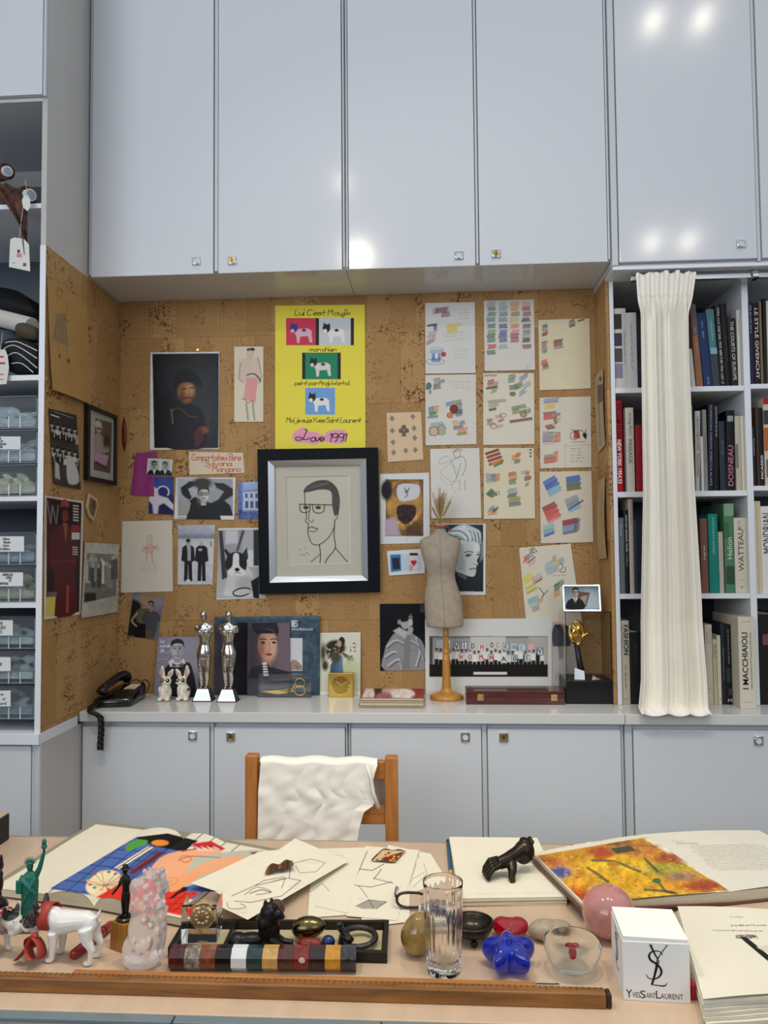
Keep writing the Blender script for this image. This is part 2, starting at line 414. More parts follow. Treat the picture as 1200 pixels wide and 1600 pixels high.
    def scrib(s, x0, y0, wd, lines, lh, col, w=0.55, a=0.7, seed=1, rot=0, ragged=0.25):
        r = random.Random(seed)
        for i in range(lines):
            x, y = x0+r.uniform(0, wd*0.08), y0+i*lh; e = x0+wd*(1-r.random()*ragged); pts = []
            while x < e:
                pts.append((x, y+r.uniform(-0.28, 0.28)*lh)); x += lh*r.uniform(0.12, 0.24)
                if r.random() < 0.13 and len(pts) > 2: s._rl(pts, x0, y0, rot, w, col, a); pts = []; x += lh*0.4
            if len(pts) > 2: s._rl(pts, x0, y0, rot, w, col, a)
        return s
    def _rl(s, pts, ox, oy, rot, w, col, a):
        c, q = math.cos(R_(rot)), math.sin(R_(rot))
        s.line([(ox+(x-ox)*c-(y-oy)*q, oy+(x-ox)*q+(y-oy)*c) for x, y in pts], w, col, a)
    def hatch(s, x0, y0, x1, y1, col, tilt=0.0, seed=0, dens=1.6, a=0.85, w=1.7):
        """a swatch laid down with a coloured pencil or felt pen"""
        r = random.Random(seed+int(x0*7+y0*13)); n = max(2, int((y1-y0)/dens))
        for i in range(n+1):
            y = y0+(y1-y0)*i/n; j0, j1 = r.uniform(-0.9, 1.2), r.uniform(-1.2, 1.4)
            s.line([(x0+j0, y+tilt*0.5), (x1+j1, y-tilt*0.5)], w, col, a*r.uniform(0.75, 1))
        return s
    def mesh(s, name, material, parent=None, th=0.0006, origin=None, n=None):
        """front surface plus a rim and a back"""
        h, w = s.U.shape; P = s.P.reshape(-1, 3)
        if n is None:
            a, b, c = s.P[0, 0], s.P[0, -1], s.P[-1, 0]; n = np.cross(c-a, b-a); n = n/np.linalg.norm(n)
        ring = [i for i in range(w)]+[r*w+w-1 for r in range(1, h)]+[(h-1)*w+i for i in range(w-2, -1, -1)]+[r*w for r in range(h-2, 0, -1)]
        curled = np.abs((P-s.P[0, 0])@np.asarray(n)-((s.U[..., None]*(s.P[0, -1]-s.P[0, 0])+s.V[..., None]*(s.P[-1, 0]-s.P[0, 0]))@np.asarray(n)).ravel()).max() > 1e-4
        B = (P if curled else P[ring])-np.asarray(n)*th
        V = np.vstack([P, B]); C = np.vstack([s.C.reshape(-1, 3), np.tile(np.array(s.base), (len(B), 1))])
        if parent:
            inv = np.array(wmat(parent).inverted()); V = V@inv[:3, :3].T+inv[:3, 3]
        elif origin is None: origin = P.mean(0)
        if not parent: V = V-np.array(origin)
        me = bpy.data.meshes.new(name)
        idx = np.arange(h*w).reshape(h, w); q = np.stack([idx[:-1, :-1], idx[1:, :-1], idx[1:, 1:], idx[:-1, 1:]], -1).reshape(-1, 4)
        k = len(ring); base = h*w
        bi = [base+r for r in ring] if curled else list(range(base, base+k))
        side = [(ring[i], ring[(i+1) % k], bi[(i+1) % k], bi[i]) for i in range(k)]
        me.from_pydata(V.tolist(), [], q.tolist()+side+((q[:, ::-1]+base).tolist() if curled else [tuple(bi)]))
        at = me.color_attributes.new('Col', 'FLOAT_COLOR', 'POINT')
        at.data.foreach_set('color', np.hstack([np.clip(C, 0, 1), np.ones((len(C), 1))]).ravel())
        me.materials.append(material); o = bpy.data.objects.new(name, me); COL.objects.link(o)
        if parent: o.parent = parent
        else: o.location = origin
        return o
def bilin(tl, tr, br, bl, curl=None, n=None):
    tl, tr, br, bl = [np.array(q, float) for q in (tl, tr, br, bl)]
    if n is None: n = np.cross(bl-tl, tr-tl); n = n/np.linalg.norm(n)
    def fn(U, V):
        P = tl*((1-U)*(1-V))[..., None]+tr*(U*(1-V))[..., None]+br*(U*V)[..., None]+bl*((1-U)*V)[..., None]
        if curl is not None: P = P+n*curl(U, V)[..., None]
        return P
    return fn
def sheet(corners, plane, base='#ece8dd', res=1.6, off=0.002, curl=None):
    """a canvas whose four corners are seen at these places of the photo on a wall / worktop plane"""
    k, d = plane
    f = {'Y': lambda p: atY(p[0], p[1], d-off), 'L': lambda p: atX(p[0], p[1], d+off), 'R': lambda p: atX(p[0], p[1], d-off), 'Z': lambda p: atZ(p[0], p[1], d+off)}[k]
    W = [f(p) for p in corners]; c = corners
    w = max(math.hypot(c[1][0]-c[0][0], c[1][1]-c[0][1]), math.hypot(c[2][0]-c[3][0], c[2][1]-c[3][1]))
    h = max(math.hypot(c[3][0]-c[0][0], c[3][1]-c[0][1]), math.hypot(c[2][0]-c[1][0], c[2][1]-c[1][1]))
    return Canvas(bilin(*W, curl=curl), max(4, int(w*res)), max(4, int(h*res)), base)
# ================================================================== the room
def struct(name, mb, m, **kw):
    o = mb.build(name, m, loc=(0, 0, 0), **kw); o['kind'] = 'structure'; return o
FLOORM = mat('grey_carpet', '#8b857c', 0.9, var=0.15, vscale=80)
struct('floor', MB().box(-3.2, 3.2, -3.0, 3.6, -0.05, 0), FLOORM)
struct('wall_back', MB().box(XL-0.02, XR+0.02, YB, YB+0.03, ZC-0.05, ZS+0.05), CORK)
struct('wall_left', MB().box(XL-0.02, XL, YL+0.002, YB+0.02, 0.885, 2.553), CORK)
struct('wall_right', MB().box(XR, XR+0.012, YR+0.004, YB+0.02, ZC-0.02, 2.545), CORK)
struct('wall_rear', MB().box(-3.2, 3.2, 3.5, 3.55, 0, 3.95), mat('wall_paint', '#c9c9c6', 0.8))

def lock(parent, px, py, Y, key):
    P = atY(px, py, Y); h = 0.0165
    o = MB().box(-h, h, -0.006, 0.004, -h, h).build('lock_plate', CHROME, parent, bevel=0.002)
    o.location = P-Vector(wmat(parent).translation)
    ring = MB().lathe([(0.0105, 0), (0.0125, 0.002), (0.0145, 0.0)], 28, cap=False)
    ring.M = None
    r = MB(); r.M = Matrix.Rotation(R_(90), 4, 'X')
    r.lathe([(0.0112, 0.005), (0.0112, 0.009), (0.0138, 0.009), (0.0138, 0.005)], 28, cap=False)
    r.build('lock_ring', CHROME, o, smooth=False)
    d = MB(); d.M = Matrix.Rotation(R_(90), 4, 'X'); d.lathe([(0.011, 0.004), (0.011, 0.0066)], 28)
    d.build('lock_cylinder', BRASS if key else LAM, o)
    if key: MB().box(-0.0016, 0.0016, -0.0085, -0.006, -0.006, 0.006).build('keyhole', BLACK, o)
YD = YU-0.016
def X_(px, py, Y): return atY(px, py, Y).x
def cabinet(name, label, x0, x1, y1, z0, z1, doors, Yd, zb, zt, locks, lame=LAM, group=None, th=0.018, gaps=()):
    root = thing(name, label, 'cabinet', ((x0+x1)/2, Yd+th, z0), group=group)
    MB().box(x0, x1, Yd+th+0.004, y1, z0, z1).build('body', LAM, root, world=True)
    for g0, g1 in gaps:   # edge profile between two doors
        MB().box(g0+0.003, g1-0.003, Yd+0.006, Yd+th+0.006, z0+0.002, z1).build('edge_strip', LAMD, root, world=True, bevel=0.002)
    for (a, b), lk in zip(doors, locks):
        d = MB().box(a, b, Yd, Yd+th, zb, zt).build('door', lame, root, world=True, bevel=0.0018)
        for px, py, key in lk: lock(d, px, py, Yd, key)
    return root
zb = atY(545, 421, YD).z
ux = [(X_(a, 415, YD), X_(b, 415, YD)) for a, b in ((142, 333), (341, 534.5), (545, 743), (749.5, 950), (968.5, 1184), (1192, 1400))]
xm = (ux[1][1]+ux[2][0])/2; xe = X_(956, 415, YD)
cabinet('wall_cabinet', 'pale grey two-door wall cabinet above the left half of the cork alcove', XL+0.002, xm-0.001, YB-0.002, ZS, 3.86, ux[0:2], YD, zb, 3.85,
        [[(307, 408, 0)], [(363, 407.5, 1)]], group=None, gaps=[(XL+0.002, ux[0][0]), (ux[0][1], ux[1][0]), (ux[1][1], xm)])
cabinet('wall_cabinet', 'pale grey two-door wall cabinet above the colour sheets, next to the bookcase', xm+0.001, xe-0.001, YB-0.002, ZS, 3.86, ux[2:4], YD, zb, 3.85,
        [[(717, 399.5, 0)], [(775, 397, 1)]], gaps=[(xm, ux[2][0]), (ux[2][1], ux[3][0]), (ux[3][1], xe)])
zb5 = atY(1075, 406.5, YD).z
cabinet('wall_cabinet', 'pale grey wall cabinet above the bookcase and white curtain', xe+0.001, 2.3, YB+0.2, zb5-0.012, 3.86, ux[4:6], YD, zb5, 3.85,
        [[(1157.5, 381, 0)], []], gaps=[(xe, ux[4][0]), (ux[4][1], ux[5][0])])

# alcove base cabinets
YB0 = YC+0.018; zlt = atY(545, 1137.5, YB0).z; zwt = atY(545, 1130, YC).z
lx = [(X_(a, 1160, YB0), X_(b, 1160, YB0)) for a, b in ((129, 327), (334.5, 539), (548.5, 752), (762, 970), (990, 1210))]
xl = (lx[1][1]+lx[2][0])/2
cabinet('base_cabinet', 'grey two-door base cabinet under the telephone end of the worktop', XL+0.002, xl-0.0005, YB-0.01, 0.0, zwt-0.002, lx[0:2], YB0, 0.06, zlt,
        [[(301.5, 1149, 0)], [(361, 1150.5, 1)]], gaps=[(XL+0.002, lx[0][0]), (lx[0][1], lx[1][0]), (lx[1][1], xl)])
xs = XR+0.0
cabinet('base_cabinet', 'grey two-door base cabinet under the mannequin end of the worktop', xl+0.0005, xs-0.001, YB-0.01, 0.0, zwt-0.002, lx[2:4], YB0, 0.06, zlt,
        [[(727, 1151, 0)], [(787, 1151.5, 1)]], gaps=[(xl, lx[2][0]), (lx[2][1], lx[3][0]), (lx[3][1], xs)])
cabinet('base_cabinet', 'grey base cabinet below the bookcase and the hem of the curtain', xs+0.001, 2.3, YB-0.01, 0.0, zwt-0.002, [lx[4], (lx[4][1]+0.012, 2.29)], YB0, 0.06, zlt,
        [[(1184.5, 1156.5, 0)], []], gaps=[(xs, lx[4][0])])
WT = mat('worktop_laminate', '#cfd0cf', 0.14, spec=0.5)
tag(MB().box(XL+0.001, XR-0.0008, YC, YB-0.001, zwt, ZC).build('worktop', WT, loc=((XL+XR)/2, 2.95, ZC), world=True, bevel=0.002), 'glossy grey worktop along the cork alcove carrying the telephone and the mannequin', 'worktop')
tag(MB().box(XR+0.0008, 2.3, YC, YB+0.2, zwt, ZC).build('worktop', WT, loc=(1.4, 2.95, ZC), world=True, bevel=0.002), 'glossy grey worktop under the bookcase, touched by the curtain hem', 'worktop')

# ------------------------------------------------------------------ bookcase on the right
bk = thing('bookcase', 'white open bookcase full of art books beside the cork alcove', 'bookcase', (1.1, YR, ZC))
YK = 3.36; zk = atY(1000, 434, YR).z
SIDE = mat('bookcase_paint', '#dfe3e8', 0.35); INSIDE_SHADE = mat('bookcase_inside_shaded', '#3c4048', 0.5)  # back panel colour darkened to stand for shade behind the books
p0 = X_(946.5, 432, YR), X_(957.5, 432, YR); p1 = X_(1158, 445, YR), X_(1168, 445, YR)
p0 = (XR+0.014, p0[1]); BAY0, BAY1 = p0, p1
MB().box(p0[0], p0[1], YR, YK, ZC+0.0005, zk).build('side_panel', SIDE, bk, world=True, bevel=0.001)
MB().box(p1[0], p1[1], YR, YK, ZC+0.0005, zk).build('divider', SIDE, bk, world=True, bevel=0.001)
MB().box(2.27, 2.299, YR, YK, ZC+0.0005, zk).build('side_panel', SIDE, bk, world=True)
MB().box(p0[0], 2.3, YK, YK+0.015, ZC+0.0005, zk).build('back_panel', INSIDE_SHADE, bk, world=True)
zv0, zv1 = atY(1075, 418.5, YD+0.005).z, atY(1075, 409.5, YD+0.005).z
MB().box(xe+0.004, 2.3, YD+0.005, YK, zv0, min(zv1, zb5-0.0135)).build('top_board', SIDE, bk, world=True, bevel=0.001)
MB().box(p0[0], 2.3, YR+0.004, YK, zk, zv0-0.0005).build('top_rail', LAMD, bk, world=True)
SHZ = []
for (px, yt, yb_, a, b) in ((975, 606, 614, p0[1], p1[0]), (975, 768.5, 777, p0[1], p1[0]), (975, 928, 936, p0[1], p1[0]),
                            (1190, 599.5, 607, p1[1], 2.27), (1190, 759, 766.5, p1[1], 2.27), (1190, 928, 935, p1[1], 2.27)):
    zt_, zb_ = atY(px, yt, YR).z, atY(px, yb_, YR).z
    MB().box(a+0.0005, b-0.0005, YR+0.001, YK, zb_, zt_).build('shelf', SIDE, bk, world=True, bevel=0.001); SHZ.append(zt_)

# curtain rail with its bracket
yr_ = 2.905
cr = thing('curtain_rail', 'silver curtain rail under the top board of the bookcase', 'curtain rail', (1.3, yr_, zv0))
za, zb_ = atY(1120, 429, yr_).z, atY(1120, 436.5, yr_).z
MB().box(X_(985, 435, yr_), 2.25, yr_-0.008, yr_+0.010, zb_, za).build('rail', STEEL, cr, world=True, bevel=0.001)
bx = X_(1178, 430, yr_)
MB().box(bx-0.011, bx+0.011, yr_-0.02, yr_+0.018, zb_-0.004, zb_+0.002).box(bx-0.011, bx+0.011, yr_-0.02, yr_-0.014, zb_-0.004, za+0.006).box(bx-0.006, bx+0.006, yr_-0.02, yr_+0.008, za+0.004, zv0-0.0005).build('bracket', CHROME, cr, world=True, bevel=0.0015)
b2 = MB(); b2.M = Matrix.Translation((bx, yr_-0.016, zv0-0.012)) @ Matrix.Rotation(R_(90), 4, 'Y'); b2.lathe([(0.004, -0.014), (0.007, -0.01), (0.007, 0.01), (0.004, 0.014)], 12); b2.build('bracket_screw', CHROME, cr, world=True)

# curtain: pinch pleats at the top, long folds to the worktop
def curtain():
    Yc = 2.868
    keys = [(428, 992, 1086), (470, 995, 1080), (490, 998, 1077), (560, 999, 1078), (768, 1002, 1087), (930, 999, 1097), (1060, 996, 1102), (1112, 990, 1103)]
    zs = [atY((a+b)/2, y, Yc).z for y, a, b in keys]; xa = [X_(a, y, Yc) for y, a, b in keys]; xb = [X_(b, y, Yc) for y, a, b in keys]
    NU, NV = 220, 110; zt_, zb2 = zs[0], ZC+0.006
    pleats = [0.02, 0.20, 0.36, 0.52, 0.70, 0.86, 1.0]; folds = [0.0, 0.16, 0.33, 0.47, 0.57, 0.75, 1.0]
    def fn(u, v):
        z = zt_+(zb2-zt_)*v; zz = [-q for q in zs]
        x0, x1 = np.interp(-z, zz, xa), np.interp(-z, zz, xb)
        t = min(1.0, max(0.0, (v-0.055)/0.05)); t = t*t*(3-2*t)
        # header: flat pleats standing forward; body: soft folds
        k = [abs(u-q) for q in pleats]; hp = 0.013*max(0, 1-(min(k)/0.045)**4) if min(k) < 0.045 else 0.0
        ph = u*2*math.pi*3.4+0.6*math.sin(u*7+1); am = 0.011+0.016*v
        bf = am*math.sin(ph)+0.006*math.sin(ph*2.3+2*v+0.8)+0.004*math.sin(ph*4.1+1.0+v)
        pin = math.exp(-((v-0.083)/0.022)**2)*0.006*math.sin(u*38)
        cr_ = 0.006*math.exp(-((u-0.62)/0.02)**2)*t+0.005*math.exp(-((u-0.33)/0.015)**2)*t
        y = Yc-hp*(1-t)-bf*t-pin+cr_
        x = x0+(x1-x0)*u+0.006*math.cos(ph)*t
        dz = 0.0
        if v == 0: dz = 0.004*math.sin(u*29)+0.006*math.sin(u*3.1)
        if v > 0.99: dz = 0.004*math.sin(ph)
        y = min(y, YC-0.004) if (z < ZC+0.02) else y
        if v > 0.8: y -= (v-0.8)/0.2*(0.034)
        z2 = z+dz*1.0
        return (x, y, z2)
    root = thing('curtain', 'long ivory pleated curtain hanging in front of the bookcase', 'curtain', ((xa[0]+xb[0])/2, Yc, ZC))
    m = MB(); m.grid(fn, NU, NV)
    CL = mat('ivory_curtain_cloth', '#efebe0', 0.85, bump=0.15, bscale=220, spec=0.15, var=0.03, vscale=9)
    m.build('cloth', CL, root, world=True, smooth=True, solid=0.0022)
    h = MB()
    st = [fn(u, 0.052) for u in np.linspace(0.004, 0.996, 120)]
    h.tube([(p[0], p[1]-0.0015, p[2]) for p in st], 0.0008, 6); h.build('heading_seam', mat('ivory_stitching', '#d8d2c2', 0.8), root, world=True)
curtain()

# ------------------------------------------------------------------ tall shelf unit on the left
ls = thing('shelf_unit', 'tall white shelf unit with drawers and fabric rolls left of the cork alcove', 'shelf unit', (-1.9, YL, 0))
xp = X_(60.5, 640, YL); XF = -2.6; YLB = 3.02
MB().box(xp, XL-0.0205, YL, YB, 0.885, 2.553).build('side_panel', SIDE, ls, world=True, bevel=0.001)
MB().box(XL-0.0204, XL-0.0002, YL, YL+0.0018, 0.885, 2.553).build('edge_strip', SIDE, ls, world=True)
MB().box(XF, xp-0.0005, YLB, YLB+0.02, 0.885, 3.0).build('back_panel', mat('shelf_back_blue_grey_shaded', '#44505a', 0.5), ls, world=True)  # blue-grey with the shade of the shelf interior put into the colour
MB().box(xp, XL-0.0002, YL, YB, 2.5535, 3.86).build('upper_side_panel', LAMS, ls, world=True)
MB().box(xp, XL-0.0002, YL+0.02, YB-0.02, 0.0, 0.848).build('lower_side_panel', LAMS, ls, world=True)
MB().box(XF, XL+0.0005, YL-0.012, YL+0.08, 0.8485, 0.8845).build('base_board', SIDE, ls, world=True, bevel=0.001)
MB().box(XF, XL-0.0002, YL+0.0805, YB-0.37, 0.8485, 0.8845).build('base_board', SIDE, ls, world=True)
LSZ = {}
for k, yt, yb_ in (('A', 318.5, 326), ('B', 586, 594.5), ('C', 775.5, 783), ('D', 942, 950)):
    zt_, zb_ = atY(30, yt, YL).z, atY(30, yb_, YL).z
    MB().box(XF, xp-0.0008, YL+0.001, YLB-0.0005, zb_, zt_).build('shelf', SIDE, ls, world=True, bevel=0.001); LSZ[k] = zt_
LSZ['E'] = 0.8845
zd = atY(30, 148.5, YL-0.018).z
MB().box(XF, xp-0.001, YL+0.003, YLB, zd-0.012, 3.86).build('upper_body', LAM, ls, world=True)
ld = MB().box(XF, X_(66.5, 80, YL-0.018), YL-0.018, YL, zd, 3.85).build('door', LAM, ls, world=True, bevel=0.002)
MB().box(X_(67, 80, YL-0.018), XL-0.0003, YL-0.014, YL-0.0005, zd-0.004, 3.85).build('edge_strip', LAMD, ls, world=True, bevel=0.002)
zl0 = atY(20, 1166, YL).z
MB().box(XF, X_(55, 1200, YL)-0.0, YL+0.022, YB-0.3, 0.0, 0.848).build('lower_body', LAM, ls, world=True)
MB().box(XF, X_(48, 1200, YL), YL, YL+0.018, 0.06, zl0).build('door', LAM, ls, world=True, bevel=0.002)
MB().box(X_(49.5, 1200, YL), X_(53, 1200, YL), YL+0.003, YL+0.018, 0.0, zl0+0.004).build('edge_strip', LAMD, ls, world=True)
MB().box(X_(53.5, 1200, YL), XL-0.0003, YL, YL+0.0195, 0.0, 0.848).build('corner_post', LAMD, ls, world=True, bevel=0.002)

# ------------------------------------------------------------------ desk
dk = thing('desk', 'large beige desk with a glossy top crowded with books and ornaments', 'desk', (-0.2, 1.6, 0))
def desk_top_material():
    m = mat('beige_lacquered_top', '#cab096', 0.24, spec=0.5, var=0.07, vscale=5, stretch=(6, 0.8, 1), coat=0.2); return m
DE = atZ(400, 1312.5, ZT).y
MB().box(-1.75, 1.25, 1.252, DE, ZT-0.035, ZT).build('desk_top', desk_top_material(), dk, world=True, bevel=0.002)
MB().box(-1.75, 1.25, DE+0.0004, DE+0.005, ZT-0.03, ZT+0.0003).build('far_edging', mat('pale_metal_edging', '#cfc9bd', 0.3, 0.6), dk, world=True)
tr = MB(); x = -1.75
for i in range(9):
    tr.box(x, x+0.33, 1.232, 1.2515, ZT-0.03, ZT-0.001); x += 0.333
tr.build('near_edging', mat('slate_glass_edging', '#6f7c80', 0.2), dk, world=True, bevel=0.001)
MB().box(-1.75, 1.25, 1.15, 1.2315, ZT-0.035, ZT-0.006).build('near_rail', mat('satin_metal_rail', '#9ba0a0', 0.35, 0.7), dk, world=True, bevel=0.002)
for sx in (-1.6, 1.1):
    for sy in (1.27, DE-0.09): MB().box(sx-0.035, sx+0.035, sy, sy+0.07, 0, ZT-0.0355).build('leg', mat('desk_leg_wood', '#b08a64', 0.5), dk, world=True, bevel=0.003)
MB().box(-1.565, 1.065, DE-0.075, DE-0.045, ZT-0.13, ZT-0.0355).build('apron', mat('desk_leg_wood'), dk, world=True)

# ------------------------------------------------------------------ chair with a smock over its back
YCH = 2.36
CW = wood_material('orange_pine', '#a9682f', '#c4803f', (12, 12, 1.2), 0.4, 0.2)
CWH = wood_material('orange_pine_slat', '#a9682f', '#c4803f', (1.2, 12, 12), 0.4, 0.2)
ch = thing('ladderback_chair', 'orange-brown wooden ladderback chair behind the desk with a smock over it', 'chair', (X_(504, 1250, YCH), YCH, 0))
def post(ptop, name, hgt, y):
    w = 0.0165
    m = MB(); P = ptop
    m.box(P-w-0.003, P+w+0.003, y-0.019, y+0.019, 0, hgt); return m.build(name, CW, ch, world=True, bevel=0.004)
zl, zr = atY(394, 1178, YCH).z, atY(612, 1181, YCH).z
xl_, xr_ = X_(394.5, 1230, YCH), X_(612, 1230, YCH)
post(xl_, 'rear_post', zl, YCH); post(xr_, 'rear_post', zr, YCH)
def slat(yA, yB_, sag):   # photo rows of its upper and lower edges at the left post
    zt_, zb_ = atY(500, yA, YCH).z, atY(500, yB_, YCH).z
    top = [(xl_+0.016+(xr_-xl_-0.032)*t, zt_-sag*math.sin(math.pi*t)+0.004) for t in np.linspace(0, 1, 17)]
    poly = [(xl_+0.016, zb_), (xr_-0.016, zb_)]+top[::-1]
    MB().prism(poly, lambda a, b, d: (a, YCH+d+0.012*math.sin(math.pi*(a-xl_)/(xr_-xl_)), b), -0.008, 0.008).build('slat', CWH, ch, world=True, bevel=0.002)
slat(1190, 1216, 0.004); slat(1258, 1286, 0.012); slat(1340, 1366, 0.010)
for x in (xl_-0.0, xr_+0.0): MB().box(x-0.018, x+0.018, YCH-0.40, YCH-0.364, 0, 0.45).build('front_leg', CW, ch, world=True, bevel=0.004)
MB().box(xl_-0.02, xr_+0.02, YCH-0.41, YCH-0.0195, 0.4505, 0.475).build('seat', mat('woven_rush', '#b89a62', 0.8, bump=0.5, bscale=140), ch, world=True, bevel=0.006)
for y in (YCH-0.385, YCH): MB().box(xl_+0.018, xr_-0.018, y-0.01, y+0.01, 0.2, 0.23).build('stretcher', CWH, ch, world=True)
def smock():
    Ys = YCH-0.012
    root = thing('smock', 'white cotton smock draped over the back of the wooden chair', 'smock', (X_(495, 1250, Ys), Ys, 0.5))
    zt_ = atY(495, 1190, YCH).z+0.004; zb_ = 0.56
    L = [(1191, 408), (1230, 404.5), (1310, 403.5), (1400, 402)]; Rr = [(1191, 590), (1204, 586), (1230, 580), (1244, 588), (1252, 584), (1262, 570), (1285, 563), (1312, 559), (1400, 556)]
    zL = [-atY(450, y, Ys).z for y, _ in L]; zR = [-atY(550, y, Ys).z for y, _ in Rr]
    def fn(u, v):
        s = v*1.35-0.35      # front panel v>0.26, the rest goes over the slat and down behind
        if s >= 0:
            z = zt_+(zb_-zt_)*s; y = Ys-0.020-0.008*math.exp(-s*40)*0
            x0 = np.interp(-z, zL, [X_(p, q, Ys-0.015) for q, p in L]); x1 = np.interp(-z, zR, [X_(p, q, Ys-0.015) for q, p in Rr])
            x = x0+(x1-x0)*u
            fold = 0.005*math.sin(u*8+s*2)*min(1, s*3)+0.0022*math.sin(u*21+3*math.sin(s*8))*min(1, s*4)+0.008*math.exp(-((u-0.56-0.1*s)/0.06)**2)*min(1, s*4)
            w = 0.0006*math.sin(s*43+u*12)*math.sin(u*14+1)+0.0005*math.sin(s*30-u*19)+0.0005*math.exp(-((s-0.55-0.5*(u-0.3)**2*3)/0.02)**2)
            edge = 0.014*max(0, (u-0.9)/0.1)*min(1, s*6)
            return (x, y-abs(fold)-w-edge, z+0.003*math.sin(u*17)*(1-min(1, s*6)))
        a = -s/0.35
        if a < 0.12:
            t = a/0.12*math.pi; x = X_(408, 1191, Ys)+(X_(590, 1191, Ys)-X_(408, 1191, Ys))*u
            yy = Ys-0.020+0.024*(1-math.cos(t))
            return (x, yy+0.012*math.sin(math.pi*u)*(a/0.12), zt_+0.010*math.sin(t)+0.003*math.sin(u*17))
        b = (a-0.12)/0.88; x = X_(406, 1230, Ys)+(X_(614, 1230, Ys)-X_(406, 1230, Ys))*u
        return (x-0.03*(1-b)*u, Ys+0.042+0.012*math.sin(math.pi*u)+0.004*math.sin(u*16), zt_+(0.66-zt_)*b)
    CLS = mat('white_cotton', '#f1ede2', 0.85, bump=0.25, bscale=35, spec=0.15)
    MB().grid(fn, 130, 130).build('cloth', CLS, root, world=True, smooth=True, solid=0.002)
    # turned cuff of the sleeve at the right edge
    c = [atY(x, y, Ys-0.046) for x, y in ((572, 1196), (578, 1216), (582, 1240), (591, 1264))]
    m = MB(); m.loft([[p+Vector((-0.004, 0, 0)), p+Vector((0.004, -0.003, 0.002)), p+Vector((0.008, 0.002, 0.002)), p+Vector((0.002, 0.006, 0))] for p in c])
    m.build('sleeve_cuff', CLS, root, world=True, smooth=True)
smock()
# ================================================================== pictures, sheets and cards on the cork
def pic(name, label, cat, corners, paint, plane=('Y', YB), base='#ece8dd', m=PAPER, res=1.6, off=0.003, curl=None, group=None, th=0.0006, parent=None):
    c = sheet(corners, plane, base, res, off, curl); paint(c)
    o = c.mesh(name, m, parent, th)
    return tag(o, label, cat, group) if not parent else o
def flat(k): return lambda U, V: k*(0.25+0.75*V**2)*(0.4+0.6*np.abs(2*U-1)**2)
INK = '#23211f'; PEN = '#5a5652'
def bust(c, cx, cy, s, skin, hair, cloth, face=1, glasses=None, shirt=None, tie=None, lips=None, hat=None):
    """a small printed portrait: cx,cy = middle of the face, s = half its height"""
    c.poly([(cx-2.2*s, cy+4.2*s), (cx-2.0*s, cy+2.3*s), (cx-0.7*s, cy+1.5*s), (cx+0.7*s, cy+1.5*s), (cx+2.0*s, cy+2.3*s), (cx+2.2*s, cy+4.2*s)], cloth, 1, sm=3)
    if shirt: c.poly([(cx-0.6*s, cy+1.3*s), (cx+0.6*s, cy+1.3*s), (cx, cy+3.2*s)], shirt)
    if tie: c.poly([(cx-0.15*s, cy+1.6*s), (cx+0.15*s, cy+1.6*s), (cx+0.1*s, cy+3.2*s), (cx-0.1*s, cy+3.2*s)], tie)
    c.rect(cx-0.36*s, cy+0.6*s, cx+0.36*s, cy+1.6*s, skin)
    c.ell(cx, cy-0.25*s, 0.86*s, 1.0*s, hair)
    c.ell(cx+0.05*face*s, cy+0.08*s, 0.70*s, 0.98*s, skin)
    sk = np.array(hx(skin)); c.ell(cx-0.42*face*s, cy+0.2*s, 0.42*s, 0.9*s, tuple(sk*0.45), soft=0.7*s, a=0.6); c.ell(cx+0.3*face*s, cy+0.05*s, 0.3*s, 0.6*s, tuple(np.minimum(sk*1.25, 1)), soft=0.5*s, a=0.6); c.ell(cx, cy+1.12*s, 0.45*s, 0.24*s, tuple(sk*0.4), soft=0.3*s, a=0.6)
    c.poly([(cx-0.8*s, cy-0.3*s), (cx-0.7*s, cy-1.05*s), (cx, cy-1.25*s), (cx+0.7*s, cy-1.05*s), (cx+0.8*s, cy-0.3*s), (cx+0.5*s, cy-0.62*s), (cx-0.2*s, cy-0.72*s)], hair, 0.8)
    dk = hx('#1c1512')
    for e in (-0.3, 0.36):
        c.ell(cx+(e+0.03*face)*s, cy-0.02*s, 0.15*s, 0.09*s, dk, a=0.85); c.line([(cx+(e-0.2)*s, cy-0.24*s), (cx+(e+0.2)*s, cy-0.26*s)], max(0.6, 0.1*s), dk, 0.8)
        if glasses: c.loop(cx+(e+0.02)*s, cy-0.02*s, 0.28*s, 0.22*s, max(0.6, 0.09*s), glasses)
    c.line([(cx+0.06*face*s, cy), (cx+0.15*face*s, cy+0.38*s), (cx-0.02*s, cy+0.42*s)], max(0.5, 0.07*s), dk, 0.45)
    c.line([(cx-0.22*s, cy+0.64*s), (cx+0.3*s, cy+0.63*s)], max(0.7, 0.14*s), lips or dk, 0.75)
    if hat: c.poly([(cx-1.0*s, cy-0.55*s), (cx-0.8*s, cy-1.3*s), (cx+0.8*s, cy-1.3*s), (cx+1.0*s, cy-0.55*s)], hat, 1)
